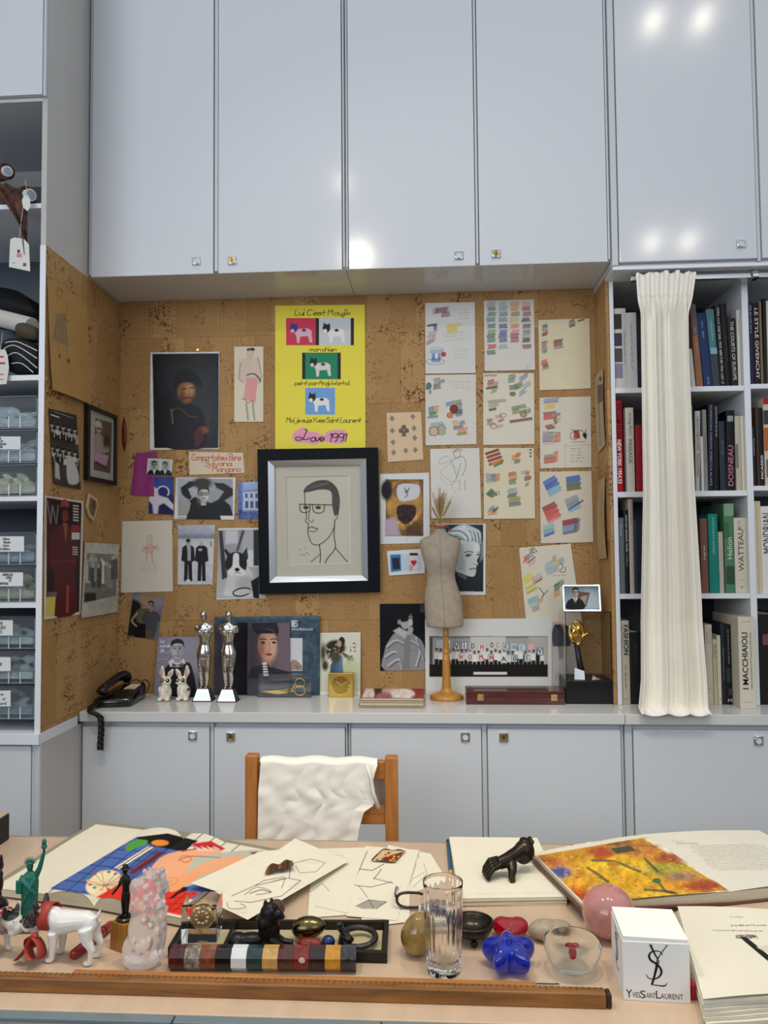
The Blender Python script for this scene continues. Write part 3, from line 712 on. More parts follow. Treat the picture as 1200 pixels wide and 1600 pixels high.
def person(c, cx, top, h, suit, skin='#b9b2ab', hair='#222', shirt=None, legs=None, w=1.0):
    """a small printed standing figure, h = its height"""
    k = h/8.0; legs = legs or suit
    c.poly([(cx-0.75*k*w, top+4*k), (cx-0.85*k*w, top+8*k), (cx-0.1*k, top+8*k), (cx, top+4.8*k), (cx+0.1*k, top+8*k), (cx+0.85*k*w, top+8*k), (cx+0.75*k*w, top+4*k)], legs)
    c.poly([(cx-0.5*k, top+1.15*k), (cx-1.15*k*w, top+1.6*k), (cx-1.4*k*w, top+4.1*k), (cx-0.7*k*w, top+4.4*k), (cx+0.7*k*w, top+4.4*k), (cx+1.4*k*w, top+4.1*k), (cx+1.15*k*w, top+1.6*k), (cx+0.5*k, top+1.15*k)], suit)
    if shirt: c.poly([(cx-0.3*k, top+1.2*k), (cx+0.3*k, top+1.2*k), (cx, top+2.9*k)], shirt)
    c.ell(cx, top+0.62*k, 0.42*k, 0.6*k, skin); c.ell(cx, top+0.3*k, 0.44*k, 0.36*k, hair)

# 1 dark portrait poster -- a plain dark portrait of a man in a hat
def p1(c):
    c.poly([(238, 553), (342, 552), (341, 700), (241, 700)], '#0c0e12')
    c.ell(312, 640, 32, 62, '#2f3536', soft=34, a=0.9); c.ell(268, 590, 20, 26, '#22272a', soft=20, a=0.7)
    c.poly([(262, 700), (264, 650), (272, 630), (284, 622), (300, 632), (314, 640), (322, 668), (318, 700)], '#14151a', 2, sm=3)
    c.ell(291, 613, 13.5, 17, '#8a5a3a', soft=4); c.ell(296, 609, 7, 9, '#b98a5e', soft=6, a=0.9); c.ell(284, 622, 5, 9, '#3a2418', soft=6, a=0.7)
    c.poly([(272, 606), (274, 590), (284, 578), (300, 578), (312, 590), (314, 604), (300, 598), (284, 598)], '#0a0b0d', 2, sm=3)
    c.line([(284, 608), (291, 607)], 1.6, '#22150f'); c.line([(296, 606), (303, 606)], 1.6, '#22150f')
    c.line([(294, 608), (297, 617), (293, 618)], 1.2, '#6a3f28', 0.8); c.line([(286, 623), (294, 621), (302, 623)], 2.4, '#5a2e1b')
    c.line([(266, 642), (280, 638), (296, 650), (310, 652)], 1.2, '#8a6a34', 0.5, 3); c.line([(268, 640), (270, 662)], 2.2, '#96743a', 0.6)
    c.ell(318, 672, 8, 5, '#8a4a34', soft=4); c.poly([(302, 676), (316, 668), (318, 688), (306, 700)], '#5a2324', 3, 0.8)
    c.line([(325, 645), (326, 672)], 3, '#4a3a28', 0.8); c.noise(0.12, 7, 3)
pic('portrait_poster', 'large dark painted portrait print of a moustached man, white-edged, left on cork', 'poster', [(235, 550.5), (343, 549.5), (342, 702), (234, 703)], p1, base='#dcdcd8', m=PHOTO)

# 2 tall sketch: woman in a checked jacket and pink skirt
def p2(c):
    g = '#8a7064'
    c.poly([(376, 566), (388, 556), (406, 558), (408, 590), (404, 598), (380, 596), (372, 592)], '#e3cdbd', 1.5, 0.9)
    for i in range(9): c.line([(374+i*3.9, 560+(i % 3)), (372+i*4.0, 596)], 0.6, '#b07a72', 0.55)
    for i in range(9): c.line([(374, 562+i*4), (407, 560+i*4)], 0.6, '#8a7a6a', 0.5)
    c.line([(376, 566), (373, 592), (381, 598)], 0.9, g); c.line([(403, 558), (409, 588), (404, 600)], 0.9, g)
    c.poly([(385, 545), (396, 543), (399, 547), (388, 551)], '#4a4038', 1); c.ell(391, 553, 4.5, 6, '#dcc4b4', soft=1); c.loop(391, 553, 4.5, 6, 0.6, g)
    c.line([(386, 586), (396, 584), (404, 590), (407, 596)], 2.2, '#4c4650', 0.9, 3)
    c.poly([(385, 590), (403, 590), (399, 628), (380, 624)], '#e8a9a6', 1.2)
    for i in range(6): c.line([(387+i*3, 592), (382+i*3.2, 626)], 0.7, '#c47672', 0.7)
    c.line([(378, 623), (384, 625), (388, 630), (393, 626), (398, 629)], 1, INK, 0.8)
    for x in (385, 395): c.line([(x, 630), (x+1.5, 642), (x+3, 656)], 2.6, '#8b8580', 0.6); c.line([(x-1, 630), (x+2, 656)], 0.7, PEN, 0.8)
pic('fashion_sketch', 'tall narrow fashion drawing of a beret, checked jacket and pink skirt', 'drawing', [(366, 541.5), (411.5, 541.5), (411.5, 659), (366, 659)], p2, base='#e0d8c0')

# 3 yellow greeting poster with handwriting (pictures left as plain colour panels)
def p3(c):
    k = '#1d1a14'
    c.write("Lui C'est Moujik", 459, 492.5, 8.5, k, 1.1, 0.2, to=546)
    c.rect(447, 497, 493, 539.5, '#d43a55'); c.rect(493, 497, 498.5, 539.5, '#222'); c.rect(498.5, 497, 548, 539.5, '#cdd6d8'); c.rect(548, 497, 553, 539.5, '#222')
    c.rect(472, 551, 532.5, 592.5, '#20242a'); c.rect(477, 551, 527.5, 592.5, '#1f8a62'); c.rect(477, 606, 523.5, 648, '#72a6dc')
    def dog(x, y, s, body, patch):     # a plain little cut-out dog
        c.poly([(x-14*s, y-5*s), (x-6*s, y-7*s), (x+9*s, y-8*s), (x+15*s, y-4*s), (x+15*s, y+3*s), (x+16*s, y+14*s), (x+12*s, y+14*s), (x+9*s, y+4*s), (x-3*s, y+5*s), (x-4*s, y+15*s), (x-8*s, y+15*s), (x-9*s, y+4*s)], body, 1)
        c.ell(x-13*s, y-8*s, 6*s, 6.5*s, patch); c.poly([(x-18*s, y-11*s), (x-17*s, y-18*s), (x-13*s, y-12*s)], patch); c.poly([(x-12*s, y-12*s), (x-8*s, y-17*s), (x-7*s, y-10*s)], patch)
        c.ell(x-15*s, y-4*s, 3*s, 3*s, body); c.ell(x+3*s, y-5*s, 3.5*s, 2.2*s, patch)
    dog(472, 521, 1.0, '#e3b6c4', '#4b3a86'); dog(523, 521, 1.0, '#f1ece6', '#26211f'); dog(502, 574, 0.95, '#e3dad6', '#20262a'); dog(500, 629, 0.95, '#eeeae4', '#33231f')
    c.write('mon chien', 482, 549, 6.8, k, 1.0, 0.2, to=524); c.write('peint par Andy Warhol', 459, 601.5, 6.6, k, 0.95, 0.2, to=545)
    c.write('Moi je suis Yves Saint Laurent', 446, 660, 7.6, k, 1.05, 0.2, to=563)
    c.poly([(456, 682), (464, 672), (474, 668), (482, 674), (494, 675), (506, 680), (512, 674), (528, 671), (540, 674), (543, 684), (536, 692), (520, 693), (508, 690), (500, 691), (490, 695), (478, 692), (462, 691)], '#eba0bb', 1, sm=4)
    c.line([(476, 671), (480, 672), (477, 678), (473, 686), (464, 688), (462, 684), (468, 683), (478, 687), (484, 684)], 1.6, k, 1, 4)
    c.write('ove', 483, 689.5, 12, k, 1.7, 0.2, to=504); c.write('1991', 511, 690, 12.5, k, 1.6, 0.2, to=538, sm=0)
pic('greeting_poster', 'bright yellow handwritten poster above the framed drawing', 'poster', [(430, 477.5), (570, 476), (571, 704), (430, 704)], p3, base='#efe04a', m=MATTE, res=2.4)

# 4..9 small prints on the left
def p4(c): c.noise(0.08, 3, 2)
def frayed(U, V): return 0.0015*np.sin(U*9)+0.002*V
pic('cloth_swatch', 'magenta cloth swatch pinned to the cork behind two small photos', 'fabric swatch', [(212, 708), (246, 705), (241, 776), (204, 773)], p4, base='#963a78', m=CLOTH, curl=frayed, off=0.0025)
def p5(c):
    c.rect(233, 719, 266, 741, '#b6bab6'); c.rect(248.5, 719, 252, 741, '#d8dad6')
    bust(c, 241, 726, 5, '#a7a39d', '#17181a', '#1b1c1e', 1, '#111', '#ddd'); bust(c, 258, 727, 4.6, '#a9a6a0', '#1c1d1f', '#222426', -1, None, '#ddd')
pic('photo_print', 'tiny black-and-white photo of two seated men, over the magenta swatch', 'photograph', [(231, 716), (270, 718), (268, 743), (229, 741)], p5, base='#d9d7d0', m=PHOTO, off=0.0055)
def p6(c):
    c.rect(232, 743, 272, 805, '#2b2f73'); c.ell(252, 760, 20, 18, '#3a4a9a', soft=14); c.ell(262, 790, 16, 16, '#1d1a4a', soft=12)
    c.poly([(234, 772), (240, 760), (246, 764), (248, 774), (262, 778), (272, 790), (270, 797), (256, 786), (248, 790), (246, 806), (240, 806), (238, 788), (232, 782)], '#d4cfd6', 2)
    c.loop(255, 768, 9, 8, 2.2, '#e2dfe4', 0.9, 20, 180, 380); c.ell(255, 768, 7, 7, '#2a2a70', soft=2)
pic('photo_print', 'blue-violet photo of a white limb shape below the tiny portrait of two men', 'photograph', [(234, 745), (271, 745), (271, 804), (232, 802)], p6, base='#2b2f73', m=PHOTO, off=0.005)
def p7(c):
    c.rect(278, 748, 364, 806, '#9aa0a6'); c.ell(300, 760, 26, 20, '#b9bfc4', soft=18, a=0.7)
    c.poly([(290, 805), (294, 784), (304, 776), (318, 782), (330, 786), (346, 778), (360, 790), (364, 806)], '#17181a', 1.5)
    c.poly([(284, 772), (282, 762), (296, 752), (310, 752), (306, 758), (294, 764), (300, 778), (294, 782)], '#1c1d1f', 1.5); c.poly([(334, 754), (350, 755), (364, 764), (364, 774), (348, 784), (340, 782), (350, 768), (338, 762)], '#232426', 1.5)
    c.poly([(279, 806), (282, 790), (292, 778), (298, 786), (294, 806)], '#a6a29c', 2)
    bust(c, 318, 772, 11, '#cfc9c2', '#35322f', '#17181a', 1, '#111')
    c.ell(316, 755, 15, 9, '#3b3734', soft=5); c.line([(278, 809), (292, 809.5)], 1.2, '#666'); 
pic('photo_print', 'black-and-white photo of a smiling person with arms behind the head', 'photograph', [(275, 746), (368, 746), (366, 812), (272, 811)], p7, base='#e2e0da', m=PHOTO, off=0.0035)
def p8(c):
    r = '#c0483e'
    c.write('Comportatevi Bene', 298, 719, 9.5, r, 1.1, 0.15, to=375); c.write('Sylvana', 318, 728, 8.5, r, 1.1, 0.15, to=360); c.write('Mangano', 330, 737, 8.5, r, 1.1, 0.15, to=374)
pic('paper_note', 'cream paper note handwritten in red, above the arms-behind-head photo', 'note', [(295, 706), (380, 707.5), (382, 739), (296, 742)], p8, base='#dfcfb4', res=2.4)
def p9(c):
    c.gradv(752, '#a9c0e6', 775, '#7f9ad0'); c.rect(370, 750, 379, 812, '#4a66a8', 5, 0.8)
    c.rect(380, 768, 405, 800, '#c3cbe0', 1); c.line([(380, 768), (404, 766)], 1.4, '#5a6c9c')
    for x in (383, 391, 399): c.rect(x, 771, x+4, 778, '#54668f'); c.rect(x, 783, x+5, 794, '#46588a')
    c.rect(370, 797, 405, 812, '#3c5496', 4, 0.8); c.noise(0.35, 3, 4, (370, 795, 405, 812)); c.noise(0.3, 3, 5, (370, 752, 381, 812))
pic('photo_print', 'blue-toned photo of a villa half hidden by the big frame', 'photograph', [(372, 754), (406, 752.5), (406, 810), (372, 811)], p9, base='#8aa3d6', m=PHOTO)
def p10(c):
    r = '#c4756a'
    c.ell(233.5, 842, 4.5, 6.5, '#ddb9a8', soft=2, a=0.6); c.loop(233.5, 842, 4.5, 6, 0.6, '#9a8a80')
    c.poly([(228, 852), (238, 848), (243, 858), (236, 866), (228, 864)], '#d99a90', 2, 0.6)
    for i in range(5): c.line([(231, 856), (223-i*0.3, 853+i*2.3)], 0.8, r, 0.7); c.line([(239, 855), (248, 851+i*2.3)], 0.8, r, 0.7)
    c.line([(229, 862), (229, 876)], 2, r, 0.6); c.line([(237, 862), (238, 878)], 2, r, 0.6)
    c.scrib(219, 880, 32, 4, 4.2, '#7d6f6a', 0.6, 0.8, 3)
pic('ink_sketch', 'cream sheet with a small pink winged figure over four handwritten lines', 'drawing', [(191, 814.5), (269, 813), (270, 924), (189, 926)], p10, base='#dcd5c6')
def p11(c):
    c.gradv(820, '#b9bec8', 845, '#8f94a6'); c.rect(278, 836, 336, 842, '#7a7f92', 4, 0.8); c.rect(277, 842, 336, 913, '#c9cace', 3); c.noise(0.1, 5, 8)
    person(c, 294, 842, 66, '#1d1d20', '#a59d98', '#2a2725', '#b8bac0', w=0.95); c.rect(293, 851, 298, 876, '#a9adb4', 1)
    person(c, 315, 843, 65, '#17171a', '#b7aea8', '#c7c2bc', None, w=0.95); c.ell(313, 859, 3, 2, '#b9b0a8')
    c.rect(329, 846, 330.5, 854, '#333'); c.ell(294, 907, 3, 1.5, '#eee')
pic('photo_print', 'black-and-white photo of two men in dark suits walking side by side', 'photograph', [(278.5, 821), (336, 820), (332, 913), (277.5, 913.5)], p11, base='#dcdad6', m=PHOTO)
def p12(c):
    c.gradv(828, '#8f9194', 935, '#bfc0c2'); c.rect(352, 828, 372, 850, '#c9cacc', 4); c.rect(378, 828, 402, 866, '#b1b3b6', 4); c.rect(385, 860, 405, 886, '#d9dadb', 2)
    c.poly([(342, 830), (347, 829), (355, 902), (347, 906)], '#39393b', 1); c.poly([(378, 829), (383, 829), (372, 862), (369, 860)], '#4b4c4f', 1); c.rect(396, 828, 405, 884, '#2d2e30', 2)
    c.ell(364, 853, 6, 4, '#a3a4a6', soft=3)
    c.poly([(356, 900), (360, 884), (384, 884), (396, 900), (400, 930), (352, 930), (350, 924)], '#d3d1ce', 2, sm=3); c.ell(384, 912, 16, 12, '#b5b2af', soft=8)
    c.poly([(350, 860), (352, 857), (361, 866), (358, 876)], '#28282a', 1); c.poly([(378, 866), (386, 855), (388, 872), (384, 878)], '#313133', 1)
    c.ell(369, 881, 17, 19, '#1f1f21'); c.poly([(365, 866), (373, 866), (374, 884), (383, 892), (380, 899), (360, 899), (356, 892), (363, 884)], '#e4e2df', 1.5, sm=3)
    c.ell(360, 881, 2.4, 2.4, '#0a0a0a'); c.ell(378, 881, 2.4, 2.4, '#0a0a0a'); c.ell(370.5, 890, 3.8, 3, '#0c0c0c'); c.line([(366, 896), (370.5, 894), (376, 896)], 1, '#333')
    c.ell(356, 927, 6, 4, '#dedcd9'); c.loop(378, 925, 14, 6, 2.2, '#222', rot=-10); c.ell(382, 924, 11, 3.6, '#cac8c5'); c.poly([(392, 908), (405, 900), (405, 936), (396, 934)], '#121214', 2)
pic('photo_print', 'black-and-white photo of a white-faced puppy sitting among chair legs', 'photograph', [(341, 825.5), (408, 824.5), (416, 935), (338, 937)], p12, base='#e2e0dc', m=PHOTO)
def p13(c):
    c.poly([(208, 925), (256, 931), (246, 999), (199, 994)], '#6d6f84', 1); c.ell(232, 940, 26, 12, '#8d8a96', soft=10); c.poly([(206, 936), (222, 940), (216, 994), (198, 994)], '#1a1d1c', 5)
    bust(c, 225, 941, 6, '#b98e76', '#8a6f4a', '#5b5a44', 1); c.ell(225, 937, 9, 6, '#a2875c', soft=4); c.poly([(213, 960), (220, 955), (231, 957), (228, 975), (214, 972)], '#5f5c45', 1.5); c.rect(210, 974, 228, 997, '#141416', 2)
    c.line([(214, 958), (206, 970), (213, 978)], 3, '#b48d74', 0.9, 3)
    bust(c, 236, 946, 6, '#b98c76', '#3a2a22', '#45464c', -1, '#1a1412'); c.poly([(228, 962), (236, 955), (247, 962), (245, 985), (240, 998), (228, 996)], '#4a4a50', 1.5)
    c.ell(238, 931, 12, 4, '#9a7a62', rot=10, soft=3); c.rect(228, 985, 238, 1000, '#6a5238', 2)
pic('photo_print', 'tilted colour photo of a smiling couple under the pink winged sketch', 'photograph', [(208, 925.5), (256, 931.5), (246, 999.5), (199, 994)], p13, base='#6d6f84', m=PHOTO)

# 14 the big frame with a line drawing of a man in glasses
fr = thing('framed_drawing', 'big black frame with silver inner moulding around a line drawing of a man', 'framed picture', atY(498, 925, YB-0.01))
FO = [(402, 702), (590, 699), (593.5, 925), (405, 928.5)]; FS = [(418.5, 720), (572, 716.5), (575, 907), (421, 910.5)]; FM = [(428.5, 728.5), (563, 726.5), (565.5, 899), (430.5, 901)]
def ringframe(outer, inner, Ya, Yb, name, m, parent, bev=0.002, tilt=0.0):
    """a flat or chamfered moulding between two outlines; Ya = face depth, Yb = back"""
    mb = MB()
    O = [atY(p[0], p[1], Ya) for p in outer]; I = [atY(p[0], p[1], Ya+tilt) for p in inner]
    for k in range(4):
        q = (k+1) % 4; a, b, c_, d = O[k], O[q], I[q], I[k]
        bk_ = lambda p: Vector((p.x, Yb, p.z))
        mb.hexa([bk_(a), bk_(b), bk_(c_), bk_(d), a, b, c_, d])
    return mb.build(name, m, parent, world=True, bevel=bev)
ringframe(FO, FS, YB-0.034, YB-0.003, 'outer_frame', mat('blue_black_frame', '#0c1017', 0.55, spec=0.15), fr, 0.001)
ringframe(FS, FM, YB-0.036, YB-0.004, 'inner_moulding', mat('silver_moulding', '#d7dbe0', 0.3, 0.85), fr, 0.0, 0.012)
def p14(c):
    c.poly([(447, 746), (545, 743.5), (548, 880), (450, 882.5)], '#c9c4b4', 0.8); c.line([(447, 746), (545, 743.5)], 1.0, '#8f8b80'); c.line([(447, 746), (450, 882)], 0.8, '#a09c90'); c.line([(450, 882.5), (548, 880), (545, 744)], 0.9, '#dedacd')
    k = '#26252a'
    # a plain quick line portrait: long face, side-parted hair, glasses
    c.line([(476, 768), (476.5, 786), (479, 806), (477.5, 815), (482, 818)], 1.3, k, 1, 3)
    c.line([(482, 818), (481, 830), (484, 843), (490, 851), (501, 850), (515, 838), (523, 822)], 1.3, k, 1, 4)
    c.poly([(474, 769), (480, 759), (496, 751), (513, 751), (526, 762), (531, 780), (529, 800), (523, 806), (519, 790), (517, 768), (500, 765), (486, 768)], '#3a393c', 1, 0.92, 3)
    for i in range(6): c.line([(478+i*5, 766-i*1.5), (492+i*5, 756-i*0.5)], 0.8, '#8d897d', 0.5)
    for i in range(4): c.line([(519+i*2.6, 770+i*3), (522+i*2.2, 798)], 0.7, '#77746b', 0.5)
    c.line([(468, 788), (519, 789)], 1.5, k); c.line([(468, 788), (470, 799), (478, 801), (484, 797), (484, 788)], 1.4, k, 1, 3); c.line([(488, 788), (490, 799), (499, 802), (506, 798), (507, 788)], 1.4, k, 1, 3)
    for x in (478, 497): c.ell(x, 793.5, 4, 2.2, '#3a3836'); c.line([(x-5, 792), (x, 790), (x+6, 793)], 0.9, k)
    c.line([(484, 799), (482, 811), (486, 816), (490, 812)], 1.1, k, 1, 3)
    c.line([(481, 826), (487, 823), (491, 825), (497, 826)], 1.4, k, 1, 3); c.line([(483, 829), (490, 831), (496, 828)], 1.1, k, 1, 3)
    c.line([(525, 792), (529, 796), (527, 808), (522, 815)], 1.2, k, 1, 3)
    c.line([(523, 815), (522, 838), (524, 856), (512, 872), (508, 880)], 1.5, k, 1, 3); c.line([(499, 851), (501, 866), (500, 880)], 1.4, k); c.line([(500, 866), (486, 878)], 1.2, k); c.line([(524, 856), (534, 868), (543, 878)], 1.3, k)
    c.scrib(466, 858, 16, 2, 10, k, 0.7, 0.85, 11, -12)
c = sheet([(428, 728), (564, 726), (566, 899.5), (430, 901.5)], ('Y', YB), '#c4bfae', 2.0, 0.012); p14(c); c.mesh('mounted_drawing', PAPER, fr, 0.002)

def clubs(c):
    def club(x, y, s, a=0.85):
        k = '#4a4440'
        for dx, dy in ((-0.9, 0), (0.9, 0), (0, -1.1)): c.ell(x+dx*s, y+dy*s, 0.75*s, 0.75*s, k, a=a)
        c.poly([(x-0.3*s, y), (x+0.3*s, y), (x+0.8*s, y+1.8*s), (x-0.8*s, y+1.8*s)], k, 0.7, a)
    club(631, 673, 5)
    for x, y in ((612.5, 654), (645, 651), (613, 673), (647, 669), (614, 691), (648, 684), (615, 707), (634, 704), (649, 703)): club(x, y, 2.3, 0.7)
pic('motif_card', 'small beige card scattered with little grey clover motifs', 'card', [(604, 645), (658, 643.5), (661.5, 718), (606, 722)], clubs, base='#ddc3a0')

# 15 colour-study sheets
def sw(c, lst, sd=0):
    for i, q in enumerate(lst):
        x, y, w, h, col = q[:5]; c.hatch(x, y, x+w, y+h, col, q[5] if len(q) > 5 else 2, sd+i)
def sA(c):
    sw(c, [(677, 482, 6, 8, '#b99ab0'), (681, 481, 18, 7, '#8a3348'), (690, 488, 12, 6, '#8a3348'), (668, 507, 14, 2, '#3d4a6c'), (678, 508, 4, 8, '#3d4a6c'), (698, 507, 22, 3, '#e3c84a'), (699, 511, 14, 8, '#e0c13c'),
            (670, 518, 12, 4, '#c9a9b2'), (668, 524, 12, 3, '#c4a0a4'), (667, 530, 12, 6, '#b08a86', 6), (675, 553, 13, 12, '#3f6fb4', 0), (672, 547, 18, 4, '#86aecb')])
    c.poly([(680, 552), (684, 552), (684, 561), (680, 561)], '#e8eef0'); c.loop(680, 565, 15, 4.5, 0.8, INK, 0.7); c.loop(683, 546, 10, 3, 0.7, INK, 0.6, 0, 150, 400); c.ell(693, 553.5, 4.2, 4, '#b8544c')
    c.scrib(715, 484, 20, 4, 4.5, PEN, 0.6, 0.55, 1); c.scrib(692, 523, 46, 3, 5, PEN, 0.6, 0.5, 2, -8); c.scrib(709, 545, 28, 4, 4.4, PEN, 0.6, 0.5, 3)
def sB(c):
    sw(c, [(678, 591, 8, 9, '#7f9aa4'), (686, 594, 8, 4, '#8a7d50'), (678, 601, 10, 6, '#3a4550'), (667, 607, 0.1, 0.1, '#555'), (670, 636, 8, 9, '#3f7f9c'), (678, 635, 6, 9, '#dc8f48'), (672, 645, 10, 3, '#4b8a4e'), (669, 650, 14, 2.6, '#5c8a98'),
            (697, 629, 9, 5, '#3f82b8'), (707, 626, 14, 6, '#8a7866'), (713, 630, 8, 20, '#76828c'), (708, 641, 14, 5, '#5a6878'), (673, 661, 20, 5, '#97a8a8'), (671, 667, 24, 12, '#9aa27c'), (708, 658, 7, 6, '#d8925c'), (718, 658, 8, 5, '#7f8894'),
            (709, 666, 14, 4, '#434a58'), (716, 669, 13, 7, '#d98a6c'), (715, 676, 14, 3, '#8f8a4a')])
    c.ell(670, 603, 4, 5, '#5f7f84'); c.loop(670, 603, 4, 5, 0.7, INK); c.ell(672, 612, 2.5, 4, '#8fa88f'); c.ell(709, 639, 6, 6.5, '#8c4238'); c.loop(709, 639, 6, 6.5, 0.9, INK); c.ell(703, 649, 4.5, 4, '#d48c54'); c.loop(703, 649, 4.5, 4, 0.8, INK)
    c.ell(678, 674, 7, 7, '#d9b59c'); c.loop(678, 674, 7, 7, 0.8, INK); c.loop(690, 672, 6, 8, 0.7, INK); c.scrib(704, 597, 32, 3, 4.6, PEN, 0.6, 0.55, 4)
def sC(c):
    cols = [['#a3a9b4', '#5f7a72', '#1f7a7c', '#4a8a92', '#4a6a66', '#76a850', '#2f6f5c', '#3c7a70', '#c23a30', '#2a7a66'], ['#9fc3d0', '#7fb0c0', '#7a8a94', '#7a9aa0', '#2c4f86', '#2f62b8', '#3054a4', '#3a7478', '#9aaab0'],
            ['#dba060', '#d99a58', '#99885a', '#d8c44a', '#d86a36', '#d98a86', '#8a2f4c', '#bd5a6a'], ['#dca4a8', '#a8543c', '#7c3236', '#5a3f3c', '#5b3a38', '#7c7a7c', '#a9a6a4', '#3c2a2a', '#8c5a4c']]
    ys = [474, 481.5, 490, 499, 509, 518, 524, 531, 541, 550]
    for j, q in enumerate(cols):
        for i, k in enumerate(q):
            x = 762+j*18.2+(i % 3-1)*0.6; c.hatch(x, ys[i]-2.2, x+11.5, ys[i]+3.2, k, 1, i+j*11, 1.5)
    c.scrib(822, 571, 9, 2, 3.5, PEN, 0.7, 0.7, 5)
def sD(c):
    sw(c, [(762, 594, 10, 5, '#a33a50'), (762, 599, 8, 5, '#c9805a'), (771, 597, 7, 7, '#9a948c'), (760, 605, 16, 2, '#4c4a3c'), (768, 608, 8, 5, '#93a04e', 4), (795, 586, 9, 11, '#5a8a6c'), (796, 602, 14, 6, '#5b6256'), (804, 599, 12, 8, '#6f8f66', 5),
            (812, 586, 12, 7, '#8a92a8', 9), (819, 598, 9, 6, '#9aa3a6', 6), (812, 609, 9, 7, '#9a9cb0', 7), (763, 625, 26, 3, '#9aa86a'), (764, 630, 14, 5, '#b3a8a0'), (765, 638, 10, 3, '#5a3f44'), (800, 635, 12, 5, '#6a7a44'), (812, 633, 8, 4, '#2f5a34'),
            (801, 641, 10, 5, '#8a7f5c'), (812, 641, 16, 4, '#5a8a3c'), (797, 655, 33, 3, '#7a2434', 5), (761, 655, 8, 8, '#8a7a74'), (774, 649, 9, 4, '#c98c86'), (779, 655, 7, 4, '#b05450'), (766, 661, 8, 5, '#d9a79a'), (777, 664, 8, 4, '#d28a90')])
    c.ell(801, 615.5, 4.5, 3.2, '#8d8658'); c.loop(801, 615.5, 4.5, 3.2, 0.7, INK); c.loop(786, 649, 5, 3, 0.8, INK); c.loop(771, 666, 5, 4, 0.9, INK); c.ell(818, 648, 5, 4, '#c0a07a'); c.loop(818, 648, 5, 4, 0.8, INK); c.loop(824, 641, 5, 4, 0.7, INK)
    for i in range(5): c.line([(757+i*4, 588), (760+i*4, 585)], 1.2, '#7a2a34')
def sE(c):
    sw(c, [(848, 508, 7, 3, '#3c4a56'), (847, 512, 8, 4, '#6f94a8'), (848, 517, 8, 4, '#d0623a'), (848, 521, 7, 3, '#7a2a34'), (846, 534, 8, 4, '#5c5a60'), (847, 540, 7, 3, '#d86c34'), (846, 543, 8, 3, '#8aa6b8'), (848, 547, 6, 4, '#2f6a62'), (866, 531, 13, 9, '#7a2a3a'), (866, 542, 14, 2, '#8f8fa0'),
            (846, 563, 9, 7, '#d0503c'), (848, 570, 8, 3, '#3c4a52'), (848, 574, 9, 3, '#a08f9a'), (890, 500, 8, 6, '#7a3438'), (890, 508, 8, 2, '#4a4a50'), (903, 499.6, 9, 1.6, '#a8543c')])
    c.line([(884, 585), (884.5, 594)], 0.7, PEN, 0.5); c.noise(0.02, 30, 1)
def sF(c):
    sw(c, [(850, 623, 22, 6, '#6f7f9a'), (852, 632, 14, 6, '#e2b83a'), (850, 644, 18, 3, '#8a4a5a'), (850, 648, 14, 7, '#cf3434'), (866, 646, 8, 4, '#5a6078'), (866, 652, 4, 10, '#4a2f30'), (870, 653, 5, 6, '#cfae7a'), (853, 664, 10, 3, '#a02c34'), (855, 668, 11, 2, '#5a6a66'),
            (849, 677, 15, 12, '#7f8590'), (866, 678, 7, 11, '#c8603f'), (849, 692, 17, 2, '#e0aeb4'), (851, 711, 14, 4, '#5f8f86'), (850, 715, 16, 8, '#c0573c'), (866, 706, 5, 15, '#d2724c')])
    c.line([(848, 675), (875, 676), (875, 690), (848, 690)], 0.9, INK, 0.9); c.poly([(897, 672), (905, 672), (907, 685), (896, 685)], '#b55a48', 1); c.loop(897, 681, 6, 6, 0.9, INK); c.line([(893, 671), (897, 674), (908, 672), (914, 677), (916, 671)], 1.0, INK); c.poly([(910, 677), (917, 677), (916, 687), (911, 682)], INK)
    c.line([(892, 691), (914, 690)], 0.9, '#a04a44'); c.line([(883, 697), (922, 695)], 0.6, PEN, 0.7); c.line([(883, 694), (884, 730)], 0.6, PEN, 0.7); c.scrib(890, 701, 24, 5, 5, INK, 0.7, 0.8, 6)
def sG(c):
    k = '#4c4a48'
    c.line([(700, 712), (690, 716), (686, 724), (694, 724), (706, 718)], 0.7, k, 0.8, 3); c.line([(703, 724), (712, 716), (724, 714), (728, 728), (722, 744)], 0.8, k, 0.85, 3)
    c.loop(714, 710, 5.5, 5.5, 0.7, k); c.line([(708, 707), (714, 702), (722, 704)], 0.9, k, 1, 3); c.line([(706, 722), (714, 746), (720, 724)], 0.7, k); c.line([(714, 746), (706, 758), (712, 770)], 0.6, k, 0.7, 3)
    c.loop(702, 742, 13, 16, 0.6, k, 0.55, 20); c.line([(690, 740), (704, 752), (720, 750)], 0.6, k, 0.7, 3); c.line([(718, 752), (718, 766)], 0.7, k); c.line([(726, 750), (727, 766)], 0.7, k); c.scrib(690, 704, 44, 1, 4, '#8a8680', 0.5, 0.5, 7); c.scrib(724, 795, 18, 2, 4, '#a09c94', 0.5, 0.4, 8)
